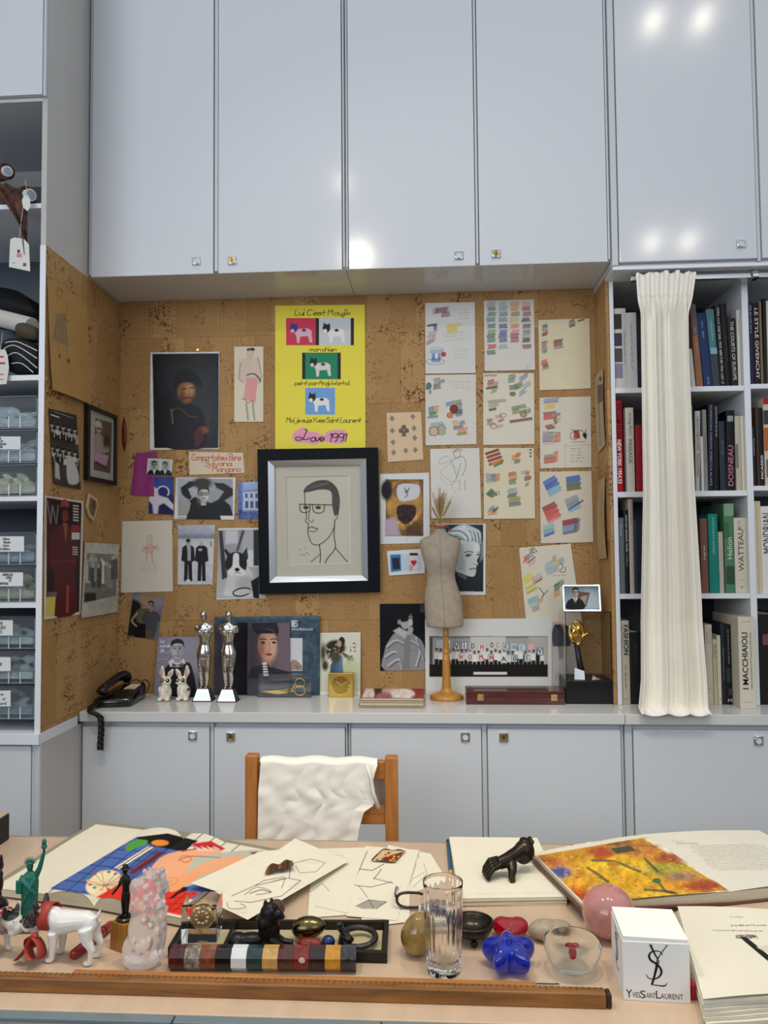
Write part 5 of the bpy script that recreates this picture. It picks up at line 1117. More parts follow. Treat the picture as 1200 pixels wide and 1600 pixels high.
def q2(c):
    c.noise(0.25, 9, 7); c.gradv(961, '#4f6878', 968, '#40525f'); c.noise(0.3, 6, 3)
    c.rect(336, 976, 362, 1088, '#4a4650', 3); c.poly([(348, 985), (360, 984), (362, 1050), (350, 1056)], '#9a8f94', 3); c.rect(349, 1040, 362, 1068, '#7a3a3c', 3, 0.8)
    c.poly([(368, 975), (390, 974), (394, 1000), (386, 1040), (390, 1088), (362, 1088), (364, 1030), (362, 990)], '#0b0c10', 2, sm=3)
    c.write('IIIS', 453, 979, 9, '#d9dde2', 1.4, 0, 0.6); c.write('de Yves Saint Laurent', 455, 984.5, 3.4, '#b9c3cc', 0.7, 0, 0.62)
    c.rect(452, 997, 472.5, 1048, '#cfd0d2', 0.8); c.poly([(453, 1047), (453, 1036), (458, 1030), (466, 1034), (472, 1040), (472, 1047)], '#9a8078', 1.5); c.noise(0.3, 3, 8, (453, 1030, 472, 1048))
bkb = lean([(335, 964), (500, 962), (499.5, 1087), (334, 1087)], 3.160, '#3c4f5e', 1.6, 0.0008, 3.150); q2(bkb)
blue = thing('book', 'large slate-blue book standing upright behind the silver figurines', 'book', (bkb.P[-1, 0]+bkb.P[-1, -1])/2)
cv = bkb.mesh('front_cover', MATTE, blue, 0.003)
P = bkb.P; n = Vector((0, 1, 0.0)); cs = [Vector(P[-1, 0]), Vector(P[-1, -1]), Vector(P[0, -1]), Vector(P[0, 0])]
MB().hexa([cs[0]+n*0.0035+Vector((0.003, 0, 0.003)), cs[1]+n*0.0035+Vector((-0.003, 0, 0.003)), cs[1]+n*0.016+Vector((-0.003, 0, 0.003)), cs[0]+n*0.016+Vector((0.003, 0, 0.003)),
           cs[3]+n*0.0035+Vector((0.003, 0, -0.003)), cs[2]+n*0.0035+Vector((-0.003, 0, -0.003)), cs[2]+n*0.012+Vector((-0.003, 0, -0.003)), cs[3]+n*0.012+Vector((0.003, 0, -0.003))]).build('page_block', mat('cream_pages', '#e2dac6', 0.8), blue, world=True)
def q3(c):
    c.gradv(972, '#5b5560', 1060, '#6a565c'); c.rect(386, 972, 420, 1062, '#39363f', 16, 0.8); c.rect(434, 972, 454, 1058, '#7c6a70', 10, 0.6)
    c.poly([(393, 974), (432, 972), (434, 994), (426, 984), (408, 986), (404, 994)], '#23212a', 1.5, sm=2)
    c.rect(409, 1022, 424, 1044, '#a0705e', 3); c.ell(418, 1008, 14.5, 24, '#c08f78', soft=3); c.ell(424, 1012, 8, 18, '#d3a68d', soft=8, a=0.8); c.ell(408, 1012, 5, 20, '#7a4f44', soft=7, a=0.7)
    c.poly([(400, 990), (404, 984), (420, 983), (433, 990), (428, 990), (408, 990)], '#1d1b22', 1.5)
    for x in (411, 428): c.ell(x, 1004, 3.2, 1.7, '#161116'); c.line([(x-5, 999.5), (x, 998), (x+5, 999.5)], 1.5, '#241a18', 1, 3)
    c.line([(420, 1004), (422, 1016), (418, 1018)], 1.1, '#8a5a4a', 0.8); c.ell(420, 1022.5, 5, 2.2, '#a03a40'); c.line([(415, 1022.5), (425, 1022.5)], 0.8, '#5a1a20')
    c.poly([(386, 1060), (392, 1044), (412, 1038), (430, 1044), (453, 1050), (453, 1060)], '#2a2830', 2); c.poly([(410, 1036), (416, 1034), (420, 1056), (412, 1056)], '#d9d4d2', 1.2)
    for i in range(4): c.line([(409, 1040+i*4), (421, 1039+i*4)], 1.4, '#23212a')
leaning('portrait_card', 'colour portrait card of a woman in a black hat in front of the blue book', 'card', [(387, 974), (453, 972.5), (453, 1086), (386, 1086)], 3.152, '#4a464f', q3, res=2, ybot=3.138)
def q4(c):
    c.gradv(990, '#d6d6c4', 1080, '#c9cfb4'); c.rect(503, 992, 560, 1081, '#d9d8c6', 1, 0.5); c.ell(548, 1050, 16, 22, '#bcc69c', soft=12, a=0.8)
    c.poly([(514, 1080), (516, 1040), (524, 1026), (534, 1024), (536, 1050), (532, 1080)], '#3f5a78', 2); c.poly([(526, 1026), (536, 1026), (534, 1060), (524, 1060)], '#6484a4', 2, 0.7); c.line([(528, 1030), (527, 1078)], 1.2, '#2c4058')
    c.ell(524, 1012, 16, 12, '#2c2c22', soft=4); c.poly([(508, 1012), (516, 1006), (522, 1024), (512, 1030)], '#2a2a22', 3); c.ell(534, 1002, 5, 7, '#2b211c'); c.ell(530, 1006, 3.5, 5, '#c09a80', soft=2); c.ell(524, 1026, 8, 10, '#4a4638', soft=4)
    r = random.Random(5)
    for i in range(30):
        x, y = r.uniform(506, 557), 0; y = 1016-abs(x-532)*0.12+r.uniform(-9, 12); c.ell(x, y, r.uniform(1, 2.2), r.uniform(1, 2), r.choice(['#b5726a', '#d9a8a0', '#4a5236', '#3b3a2a', '#c9b49c']), a=0.9)
    for i in range(12): c.line([(536, 1020), (545+r.uniform(-4, 12), 1024+r.uniform(-10, 14))], 0.8, '#33321f', 0.7)
    c.ell(508, 1040, 5, 8, '#3a3c30', soft=4); c.ell(505, 1020, 4, 14, '#4a4438', soft=4)
leaning('picture_card', 'white-edged picture of a figure hugging flowers, behind the gold clock', 'card', [(500, 989), (563.5, 988), (563, 1086), (499.5, 1086.5)], 3.172, '#e6e4dc', q4, res=2, ybot=3.156)
def q5(c):
    c.rect(671, 994, 856, 1057.5, '#a9a7a2', 0.7); c.gradv(994, '#6d6a66', 1000, '#b5b2ac', 671, 856); c.rect(735, 995, 790, 1040, '#cfccc6', 2); c.rect(671, 995, 676, 1056, '#4a463e', 2); c.rect(826, 995, 855, 1040, '#b9b4ac', 2); c.rect(671, 1038, 856, 1057.5, '#15140f', 2)
    for x in (685, 693, 820, 828): c.line([(x, 1000), (x, 1038)], 1.4, '#8f8c86', 0.8)
    r = random.Random(3)
    for i in range(26):
        x = 682+i*6.6; y = 1016+r.uniform(-3, 4); c.poly([(x-3, y+20), (x-2.6, y+14), (x+2.6, y+14), (x+3, y+26), (x, y+36), (x-3, y+36)], '#15140f', 1); c.poly([(x-3.6, y+15), (x-3, y+4), (x+3, y+4), (x+3.6, y+15)], r.choice(['#e6e4de', '#d9d6d0', '#26241f', '#efece6']), 1); c.ell(x, y+1, 1.9, 2.4, '#8a7466'); c.ell(x, y-0.8, 1.9, 1.3, '#1f1814')
    c.rect(740, 1050, 792, 1054, '#e2e0d8', 1.5)
    def board(ch, x, y, col, ed, w=9.5, h=12): c.rect(x-w/2, y-h/2, x+w/2, y+h/2, ed, 0.6); c.rect(x-w/2+1, y-h/2+1, x+w/2-1, y+h/2-1, '#dfe3e2', 0.6); c.write(ch, x-2.7, y+3.2, 6.6, col, 1.5, 0, 0.6, sm=0, sxx=1.1)
    for ch, x, y, col, ed in (('D', 687, 1006, '#8fa9b4', '#b9c4c8'), ('A', 699, 1006, '#9a9a94', '#c9c8c2'), ('V', 713.5, 1009.5, '#20384c', '#2a3a48'), ('I', 725.5, 1009, '#28343c', '#3a6a84'), ('D', 738, 1009.5, '#28343c', '#b4b2ac'), ('H', 752.5, 1011, '#c23848', '#d8c4c4'), ('O', 768, 1008, '#20384c', '#c9c4b4'), ('C', 777.5, 1008, '#a08a4a', '#cfc0a0'),
            ('K', 790.5, 1010.5, '#4a7a84', '#4a7a84'), ('N', 803, 1011, '#5a8a94', '#8fb0b4'), ('E', 815.5, 1012, '#6a9aa4', '#b4c9cc'), ('Y', 844, 1018, '#2a4a84', '#1f2c48'), ('H', 720, 1026.5, '#c23848', '#d8d4d0'), ('O', 734, 1027, '#c8404c', '#d8d4d0'), ('M', 751, 1027, '#c23848', '#d8d4d0'), ('M', 767, 1028.5, '#b43040', '#8a3a3c'),
            ('A', 787, 1030, '#26344c', '#cfd4d6'), ('G', 804, 1029, '#222c38', '#2a343e'), ('E', 824, 1028, '#4a8a8c', '#7ab0ae')): board(ch, x, y, col, ed)
    c.rect(825.5, 1006, 833, 1016, '#e6b4ba', 1)
leaning('panorama_card', 'wide white card with a group photo of people holding letter boards', 'card', [(664, 967.5), (862, 966), (862.5, 1083), (665, 1083.5)], 3.174, '#d9d9d6', q5, MATTE, 2.4, ybot=3.168)
def q6(c):
    c.noise(0.05, 8, 1); c.poly([(862, 968), (872, 962), (882, 968), (892, 962), (904, 970), (900, 976), (866, 976)], '#d9a08a', 3, 0.8); c.ell(877, 975, 5, 6, '#c9a48c', soft=2)
    c.poly([(864, 980), (872, 976), (878, 984), (886, 976), (896, 982), (902, 1000), (892, 1004), (890, 1010), (864, 1010)], '#4c4e56', 2, sm=2); c.poly([(866, 976), (890, 976), (878, 990)], '#2c2c34', 1.5)
    c.poly([(864, 1010), (890, 1010), (892, 1074), (880, 1074), (878, 1030), (874, 1074), (862, 1074)], '#c3bcb4', 2); c.poly([(872, 1006), (882, 1006), (880, 1030), (874, 1030)], '#3a3a42', 2); c.line([(880, 1034), (868, 1060)], 1.4, '#a59e96'); c.line([(872, 1060), (886, 1040)], 1.2, '#9a938b')
leaning('fashion_print', 'pale print of a figure in a grey jacket beside the clear trophy case', 'print', [(862.8, 957), (906, 957), (904, 1086), (863, 1086)], 3.176, '#c6bdae', q6, ybot=3.170)

# rabbits ------------------------------------------------------------------------
CER = mat('cream_ceramic', '#e6dfcc', 0.18, coat=0.3)
def rabbit(px, py, face, label):
    root = thing('rabbit_figurine', label, 'figurine', W(px, py), 0, 'cream ceramic rabbits')
    b = MB(); f = face
    b.ell((0, 0, 0.033), (0.027, 0.024, 0.033)); b.ell((0.004*f, -0.004, 0.058), (0.019, 0.018, 0.02)); b.ell((0.007*f, -0.008, 0.078), (0.021, 0.020, 0.018)); b.ell((0.018*f, -0.016, 0.073), (0.010, 0.010, 0.009))
    for s in (-1, 1): b.ell((s*0.015, -0.018, 0.008), (0.011, 0.016, 0.008)); b.ell((s*0.013, -0.022, 0.045), (0.007, 0.008, 0.016), (0.4, 0, 0))
    b.tube([(-0.006*f, 0, 0.09), (-0.014*f, 0.001, 0.112), (-0.012*f, 0.002, 0.138)], [0.008, 0.012, 0.004], 12); b.tube([(0.014*f, 0, 0.09), (0.022*f, 0, 0.108), (0.032*f, 0.001, 0.124)], [0.007, 0.011, 0.004], 12)
    b.build('body', CER, root, remesh=0.0022, smit=3)
    PG = mat('pink_glaze', '#c9a394', 0.3)
    MB().ell((-0.012*f, -0.0098, 0.113), (0.005, 0.002, 0.018), (0.05, -0.03*f, 0)).build('inner_ear', PG, root, smooth=True)
    MB().ell((0.0225*f, -0.0098, 0.108), (0.0045, 0.002, 0.013), (0, 0.6*f, 0)).build('inner_ear', PG, root, smooth=True)
    k = MB()
    for s in (-1, 1): k.ell((0.007*f+s*0.0105, -0.0245, 0.083), (0.0078, 0.004, 0.0085))
    k.tube([(0.007*f-0.012, -0.026, 0.084), (0.007*f+0.012, -0.026, 0.084)], 0.0015, 6)
    k.build('painted_eye', BLACK, root, smooth=True)
    w = MB()
    for s in (-1, 1): w.ell((0.007*f+s*0.0105, -0.0285, 0.085), (0.0028, 0.0012, 0.0035))
    w.build('eye_highlight', CER, root, smooth=True)
    s_ = MB(); s_.ell((0.024, -0.013, 0.045), (0.005, 0.004, 0.006)); 
    if face < 0: s_.build('painted_spot', BLACK, root, smooth=True)
rabbit(258, 1094.5, 1, 'cream ceramic rabbit on the left, its far ear upright')
rabbit(287, 1094, -1, 'cream ceramic rabbit on the right with a dark spot on its flank')

# silver figurines ------------------------------------------------------------------
SILV = mat('polished_silver', '#cfccc4', 0.12, 1.0, bump=0.05, bscale=90)
def figurine(px, py, f, label, plinth):
    root = thing('silver_figurine', label, 'figurine', W(px, py), 0, 'silver figure statuettes')
    z = 0.046; b = MB()
    b.tube([(0.002*f, 0, z+0.30), (0, 0, z+0.268)], [0.009, 0.010], 12); b.ell((0.002*f, -0.003, z+0.292), (0.0135, 0.016, 0.020))
    b.loft([[(rx*math.cos(t)+0.003*f*math.sin(h*20), ry*math.sin(t), z+h) for t in np.linspace(0, 2*math.pi, 24, False)] for h, rx, ry in ((0.262, 0.012, 0.01), (0.25, 0.030, 0.014), (0.235, 0.032, 0.017), (0.215, 0.026, 0.018), (0.19, 0.021, 0.015), (0.175, 0.021, 0.015), (0.15, 0.029, 0.019), (0.135, 0.030, 0.021), (0.12, 0.027, 0.018))])
    for s in (-1, 1):
        b.ell((s*0.0125, -0.016, z+0.226), (0.0105, 0.009, 0.0105)); b.tube([(s*0.028, 0, z+0.25), (s*0.033, 0.002, z+0.235), (s*0.032, 0.004, z+0.222)], [0.009, 0.0085, 0.006], 10)
        k = 0.006 if s == f else 0
        b.tube([(s*0.014, 0.001, z+0.132), (s*0.0135, -0.003-k, z+0.085), (s*0.012, -0.004-k, z+0.068), (s*0.012, 0.002, z+0.045), (s*0.010, 0.001, z+0.012)], [0.0165, 0.0115, 0.0095, 0.0098, 0.006], 14)
        b.ell((s*0.011, -0.006, z+0.007), (0.007, 0.014, 0.006))
    b.build('figure', SILV, root, remesh=0.0024, smit=3)
    t = MB(); t.loft([[(x*0.022, y*0.020, z+0.003) for x, y in ((-1, -1), (1, -1), (1, 1), (-1, 1))][::1], [(x*0.022, y*0.02, z) for x, y in ((-1, -1), (1, -1), (1, 1), (-1, 1))], [(x*0.036, y*0.03, 0.003) for x, y in ((-1, -1), (1, -1), (1, 1), (-1, 1))]])
    t.build('plinth', CHROME, root, bevel=0.001)
    MB().box(-0.040, 0.040, -0.033, 0.033, 0, 0.003).build('base_plate', BLACK, root)
    pq = MB(); pq.color('#cfd8da')
    pq.loft([[(-0.030, -0.0275, 0.008), (0.030, -0.0275, 0.008), (0.024, -0.0228, 0.034), (-0.024, -0.0228, 0.034)], [(-0.030, -0.0285, 0.008), (0.030, -0.0285, 0.008), (0.024, -0.0238, 0.034), (-0.024, -0.0238, 0.034)]]); 
    pq.build('plaque', mat('pale_plaque', '#cfe0e4', 0.25, 0.5), root)
    sh = MB(); sh.loft([[(0.034*math.cos(t), -0.001+0.02*math.sin(t)*1.15, z+h) for t in np.linspace(math.pi, 2*math.pi, 14)]+[(0.03*math.cos(t), 0.016*math.sin(t)*1.1, z+h) for t in np.linspace(2*math.pi, math.pi, 14)] for h in (0.230, 0.236, 0.243)])
    sh.build('breast_band', CHROME, root, smooth=True)
figurine(319, 1094, -1, 'left polished silver figure statuette on a tapered plinth', 0)
figurine(357, 1095, 1, 'right polished silver figure statuette, nearer the blue book', 0)

# clear block with golden scissors ---------------------------------------------------
P0, P1 = W(401, 1091), W(486.5, 1089.5); hb = 36*mpp(P0)
sb = thing('display_block', 'clear acrylic display block holding gold scissors', 'display block', (P0+P1)/2)
w2 = (P1.x-P0.x)/2
MB().box(-w2, w2, 0.002, 0.034, 0.0005, hb).build('block', mat('block_acrylic', '#f4fbff', 0.0, trans=1.0, ior=1.15, coat=0.8), sb, bevel=0.0015)
MB().box(-w2+0.003, w2-0.003, 0.0305, 0.0325, 0.002, 0.02).build('dark_backing', BLACK, sb)
GOLD = mat('polished_gold', '#e0b860', 0.16, 1.0)
sc = thing('scissors', 'gold tailor scissors lying inside the clear acrylic block', 'scissors', (P0+P1)/2+Vector((0, -0.0145, 0.0)))
for k, (z0, z1) in enumerate(((0.028, 0.020), (0.020, 0.024))):
    b = MB(); b.loft([[(-w2+0.014, 0.03, 0.018+0.003*k), (-w2+0.014, 0.033, 0.018+0.003*k), (-w2+0.014, 0.033, 0.020+0.003*k)], [(-0.03, 0.027, 0.012+0.003*k), (-0.03, 0.033, 0.012+0.003*k), (-0.03, 0.033, 0.027)], [(0.012, 0.027, 0.016), (0.012, 0.034, 0.016), (0.012, 0.034, 0.034)], [(0.026, 0.028, 0.026+0.006*k), (0.026, 0.033, 0.026+0.006*k), (0.026, 0.033, 0.036+0.008*k)]])
    b.build('blade', GOLD, sc)
for k, (cx, cz, r) in enumerate(((0.062, 0.058, 0.017), (0.062, 0.026, 0.0185))):
    t = MB(); t.tube([(cx+r*1.15*math.cos(a), 0.031, cz+r*math.sin(a)) for a in np.linspace(0, 2*math.pi, 28)], 0.0028, 8); t.tube([(0.018, 0.031, 0.028), (0.035, 0.031, 0.036 if k == 0 else 0.024), (cx-r*1.0, 0.031, cz)], [0.005, 0.004, 0.003], 8)
    t.build('handle_loop', GOLD, sc, smooth=True)

# gold clock ---------------------------------------------------------------------
P0, P1 = W(513, 1089.5), W(552, 1089.5); s = (P1.x-P0.x)
gc = thing('desk_clock', 'small square gold desk clock between the clear block and the magazines', 'clock', (P0+P1)/2)
MB().box(-s/2, s/2, 0.0, 0.032, 0, s*0.96).build('case', mat('brushed_gold', '#d8b45c', 0.28, 1.0), gc, bevel=0.002)
d = MB(); d.M = Matrix.Translation((0, -0.0002, s*0.48)) @ Matrix.Rotation(R_(90), 4, 'X')
d.lathe([(s*0.40, 0), (s*0.40, 0.003), (s*0.36, 0.003), (s*0.36, 0)], 40, cap=False); d.build('bezel', GOLD, gc)
d = MB(); d.M = Matrix.Translation((0, -0.0001, s*0.48)) @ Matrix.Rotation(R_(90), 4, 'X'); d.lathe([(s*0.36, 0), (s*0.36, 0.001)], 40); d.build('dial', mat('gold_dial', '#a98a42', 0.2, 1.0), gc)
hnd = MB(); zc = s*0.48
for a, l in ((-50, 0.24), (65, 0.3)):
    x, z = math.sin(R_(a))*s*l, math.cos(R_(a))*s*l; hnd.tube([(0, -0.0022, zc), (x, -0.0022, zc+z)], 0.0009, 6)
for i in range(12):
    x, z = math.sin(R_(i*30)), math.cos(R_(i*30)); hnd.tube([(x*s*0.29, -0.0016, zc+z*s*0.29), (x*s*0.34, -0.0016, zc+z*s*0.34)], 0.0006, 5)
hnd.build('hands', mat('pale_gold', '#f0dfa8', 0.3, 0.8), gc)

# magazines ------------------------------------------------------------------------
fl, frt = W(559, 1107), W(664, 1106); wm = frt.x-fl.x
zz = ZC
def qm(c):
    c.noise(0.1, 9, 1); c.poly([(575, 1064), (592, 1064), (584, 1090), (566, 1090)], '#d8cfc4', 3); c.poly([(592, 1066), (640, 1066), (650, 1088), (588, 1092)], '#a3656a', 4); c.ell(612, 1076, 16, 7, '#cdaaa0', soft=6); c.poly([(610, 1080), (632, 1074), (652, 1082), (640, 1092), (614, 1090)], '#e6dcd6', 4); c.poly([(583, 1074), (600, 1068), (596, 1082), (586, 1086)], '#2c2024', 3)
    for i in range(9): c.rect(592+i*8, 1064, 595+i*8, 1070, '#d8b060', 1); 
    c.poly([(640, 1066), (664, 1066), (664, 1088), (650, 1088)], '#8a2c30', 4); c.noise(0.2, 4, 5)
mags = [('#b8a48c', 0.0095, 0.000, 'bottom magazine of the stack beside the mannequin', 0.004), ('#c9b79c', 0.0095, 0.006, 'magazine with worn tan edges, second from the bottom of the stack', -0.004), ('#a8a29a', 0.008, 0.003, 'magazine with a grey edge, second from the top of the stack', 0.003), ('#8a3438', 0.009, 0.007, 'glossy red and white cover magazine on top of the stack', 0.0)]
for i, (colr, th, dx, lb, dy) in enumerate(mags):
    x0, x1, y0, y1 = fl.x+dx, frt.x-0.002-dx*0.4, fl.y+0.006+dy, fl.y+0.226+dy
    y1 = min(y1, 3.10)
    r = thing('magazine', lb, 'magazine', ((x0+x1)/2, y0, zz), 0, 'stacked magazines')
    MB().box(x0+0.002, x1-0.001, y0+0.001, y1, zz+0.001, zz+th-0.001).build('pages', mat('aged_pages', '#c9b89a', 0.8, var=0.25, vscale=90, stretch=(0.2, 0.2, 8)), r, world=True)
    MB().box(x0, x1, y0, y1, zz+0.0002, zz+0.001).build('back_cover', mat('magazine_back', '#7d7369', 0.4), r, world=True)
    c = Canvas(bilin((x0, y1, zz+th), (x1, y1, zz+th), (x1, y0, zz+th), (x0, y0, zz+th)), 170 if i == 3 else 10, 110 if i == 3 else 10, colr)
    if i == 3: qm(c)
    c.mesh('front_cover', PHOTO, r, 0.0008); zz += th+0.0006

# mannequin --------------------------------------------------------------------------
b0 = W(698, 1092); mq = thing('mannequin', 'small linen dressmaker mannequin bust on a turned wooden stand', 'mannequin', b0)
u = mpp(b0)*1.0; hz = lambda y: (1091-y)*u
prof = [(980, 696.5, 27.5, 0.62), (979, 696.5, 29.5, 0.62), (960, 695.5, 30.2, 0.64), (940, 694.5, 30, 0.66), (925, 693, 27.5, 0.66), (912, 692, 23.8, 0.66), (903, 691.3, 21.8, 0.68), (894, 691, 22.2, 0.72), (882, 691, 25.2, 0.80), (872, 690.8, 28, 0.82), (862, 690.6, 30.5, 0.72), (852, 690.5, 32.6, 0.58), (845, 690.4, 32.8, 0.5), (841, 690.4, 30.0, 0.46), (838.5, 690.4, 24, 0.46), (836, 690.4, 17, 0.55), (833, 690.5, 11.5, 0.8), (829, 690.8, 9.4, 0.95), (823, 691, 8.8, 1.0)]
rings = []
for y, cx, hw, d in prof:
    rings.append([((cx-698)*u+hw*u*math.copysign(abs(math.cos(t))**0.9, math.cos(t)), hw*u*d*math.sin(t)-(0.004 if 865 < y < 895 and math.sin(t) < 0 else 0), hz(y)) for t in np.linspace(0, 2*math.pi, 40, False)])
LIN = mat('natural_linen', '#aa9d8c', 0.9, var=0.12, vscale=45, bump=0.12, bscale=320, spec=0.15)
o = MB().loft(rings).build('torso', LIN, mq, smooth=True, subsurf=1)
sm = MB(); fr_ = [Vector(((cx-698)*u, -hw*u*d-(0.0042 if 865 < y < 895 else 0.0002), hz(y))) for y, cx, hw, d in prof[1:-2]]; sm.tube(fr_, 0.0007, 6); sm.build('front_seam', mat('linen_seam', '#8a7d6c', 0.9), mq)
MB().lathe([(9.6*u, hz(823.5)), (9.6*u, hz(820)), (6*u, hz(819.2))], 28, ((691-698)*u, 0, 0)).build('neck_cap', LIN, mq, smooth=False)
OCH = wood_material('ochre_turned_wood', '#a9742a', '#c08a3a', (14, 14, 2), 0.35, 0.3)
pr = [(26, 1091), (26.5, 1087), (25, 1084), (20, 1081.5), (10, 1079), (7.5, 1074), (6.6, 1060), (6.2, 1030), (5.0, 1022), (5.8, 1018), (4.2, 1014), (4.0, 995), (5.2, 990), (4.4, 986), (4.4, 979)]
MB().lathe([(r*u, hz(y)+0.0) for r, y in pr], 40).build('stand', OCH, mq, smooth=False, bevel=0.0008)
rb = MB(); cx = (691-698)*u; rb.tube([(cx+10.2*u*math.cos(t), 10.2*u*math.sin(t), hz(821.5)+0.0015*math.sin(5*t)) for t in np.linspace(0, 2*math.pi, 40)], 0.0022, 8)
rb.tube(catmull([(cx-9*u, -4*u, hz(822)), (cx-14*u, -8*u, hz(820)), (cx-18*u, -8*u, hz(822))], 5), 0.0018, 6); rb.tube(catmull([(cx+8*u, -6*u, hz(822)), (cx+13*u, -8*u, hz(824)), (cx+12*u, -8*u, hz(828))], 5), 0.0018, 6)
rb.build('red_ribbon', mat('red_ribbon', '#b3242a', 0.5), mq, smooth=True)
rw = random.Random(8)
wb = thing('wheat_bunch', 'bunch of dried wheat ears standing in the mannequin neck', 'dried flowers', b0+Vector((cx, 0, hz(819))))
for i in range(15):
    a = rw.uniform(0, 6.28); sp = rw.uniform(0.0, 1.0); dx = math.cos(a)*0.05*sp-0.002; dy = math.sin(a)*0.02*sp; H = rw.uniform(0.09, 0.155)*(1-0.25*sp)
    m = MB(); m.tube(catmull([(dx*0.12, dy*0.12, -0.006), (dx*0.35, dy*0.35, H*0.45), (dx*0.8, dy*0.8, H*0.8)], 4), 0.0007, 5)
    for k in range(16):
        t = k/15; c0 = Vector((dx*(0.35+0.65*t), dy*(0.35+0.65*t), H*(0.42+0.58*t))); s = 1 if k % 2 else -1
        m.ell(c0+Vector((s*0.0022, 0, 0)), (0.0017, 0.0016, 0.0042), (0, s*0.35, 0), 7, 5); m.tube([c0, c0+Vector((s*rw.uniform(0.006, 0.012), rw.uniform(-0.005, 0.005), 0.022))], 0.00025, 4)
    m.build('wheat_ear', mat('dry_straw', '#a98a58', 0.8, var=0.2, vscale=90), wb)

# burgundy case with clasps -----------------------------------------------------------
a, b = W(728.5, 1101), W(883, 1101.5)
bc = thing('presentation_case', 'long burgundy wooden case with two brass clasps', 'case', (a+b)/2)
wd = (b.x-a.x); dp = 0.115; hh = 0.052
BUR = wood_material('burgundy_wood', '#3e1013', '#5a1a1c', (2, 14, 14), 0.28, 0.5)
MB().box(-wd/2, wd/2, 0, dp, 0, hh*0.52).build('tray', BUR, bc, bevel=0.002)
MB().box(-wd/2, wd/2, 0, dp, hh*0.54, hh).build('lid', BUR, bc, bevel=0.003)
for px in (750, 863.5):
    x = W(px, 1098).x-(a.x+b.x)/2; z = hh*0.53
    cl = MB().box(x-0.012, x+0.012, -0.003, -0.0002, z-0.012, z+0.012).build('clasp', BRASS, bc, bevel=0.003)
    MB().box(x-0.006, x+0.006, -0.0055, -0.003, z-0.006, z+0.007).build('latch', STEEL, cl, bevel=0.001)

# clear trophy case with the small photo frame on top ------------------------------------
a, b = W(886, 1101), W(957, 1099.5)
tcse = thing('trophy_case', 'clear acrylic trophy case on a tall black base near the bookcase', 'display case', (a+b)/2)
wd = b.x-a.x; dp = 0.165; hB = 36*mpp(a); hT = 143*mpp(a)
MB().box(-wd/2, wd/2, 0, dp, 0, hB).build('base', mat('black_base', '#070708', 0.35), tcse, bevel=0.0015)
m = MB(); t = 0.0022; x0, x1 = -wd/2+0.001, wd/2-0.001
m.box(x0, x0+t, 0.001, dp-0.001, hB+0.0005, hT).box(x1-t, x1, 0.001, dp-0.001, hB+0.0005, hT).box(x0+t, x1-t, 0.001, 0.001+t, hB+0.0005, hT).box(x0+t, x1-t, dp-0.001-t, dp-0.001, hB+0.0005, hT).box(x0, x1, 0.001, dp-0.001, hT+0.0001, hT+t)
m.build('cover', ACRYL, tcse)
tp = thing('trophy', 'gold looped trophy on a dark stem inside the clear case', 'trophy', (a+b)/2+Vector((0, dp/2, hB)))
m = MB(); zc = hT-hB-0.085
m.tube([(-0.03+0.026*math.cos(t)*(1-0.1*math.sin(2*t)), 0.004*math.sin(3*t), zc+0.042*math.sin(t)) for t in np.linspace(0, 2*math.pi, 36)], [0.006+0.003*math.sin(t) for t in np.linspace(0, 12.56, 36)], 10)
m.tube(catmull([(-0.045, 0, zc+0.03), (-0.03, -0.008, zc+0.01), (-0.014, -0.004, zc-0.03), (-0.028, 0, zc-0.05)], 5), 0.006, 10); m.tube(catmull([(-0.014, 0, zc-0.02), (0.012, -0.004, zc-0.005), (0.034, 0, zc-0.015)], 5), [0.006]*6+[0.004]*5, 10); m.ell((-0.03, 0, zc), (0.018, 0.006, 0.03), (0, 0.3, 0))
m.build('gold_loop', GOLD, tp, smooth=True)
MB().tube([(-0.03, 0.004, zc-0.05), (-0.02, 0.006, zc-0.11), (-0.01, 0.006, 0.004)], [0.010, 0.012, 0.014], 10).build('stem', mat('dark_bronze_stem', '#33373c', 0.4, 0.4), tp, smooth=True)
m = MB(); m.hexa([(-0.05, -0.05, 0.0005), (-0.012, -0.06, 0.0005), (-0.012, -0.057, 0.0005), (-0.05, -0.047, 0.0005), (-0.045, -0.03, 0.042), (-0.01, -0.04, 0.03), (-0.01, -0.037, 0.03), (-0.045, -0.027, 0.042)]); m.hexa([(0.014, -0.06, 0.0005), (0.05, -0.055, 0.0005), (0.05, -0.052, 0.0005), (0.014, -0.057, 0.0005), (0.015, -0.05, 0.028), (0.022, -0.05, 0.014), (0.022, -0.047, 0.014), (0.015, -0.047, 0.028)])
m.build('silver_plate', CHROME, tp)
zt = ZC+hT+t+0.0003
yf = a.y+0.03
pf = thing('framed_photo', 'small silver photo frame of a man in a suit, standing on the trophy case', 'framed photo', (atY(910, 953, yf).x, yf, zt))
x0, x1 = atY(880.5, 940, yf).x, atY(939.5, 940, yf).x; hF = atY(910, 914, yf).z-zt; tl = 0.016
def fp(x, z, d=0.0): return Vector((x, yf+tl*z/hF+d, zt+z))
m = MB(); w_ = 0.006
for (xa, xb, za, zb_) in ((x0, x1, 0, w_), (x0, x1, hF-w_, hF), (x0, x0+w_, w_, hF-w_), (x1-w_, x1, w_, hF-w_)):
    m.hexa([fp(xa, za), fp(xb, za), fp(xb, za, 0.01), fp(xa, za, 0.01), fp(xa, zb_), fp(xb, zb_), fp(xb, zb_, 0.01), fp(xa, zb_, 0.01)])
m.build('frame', CHROME, pf, world=True, bevel=0.001)
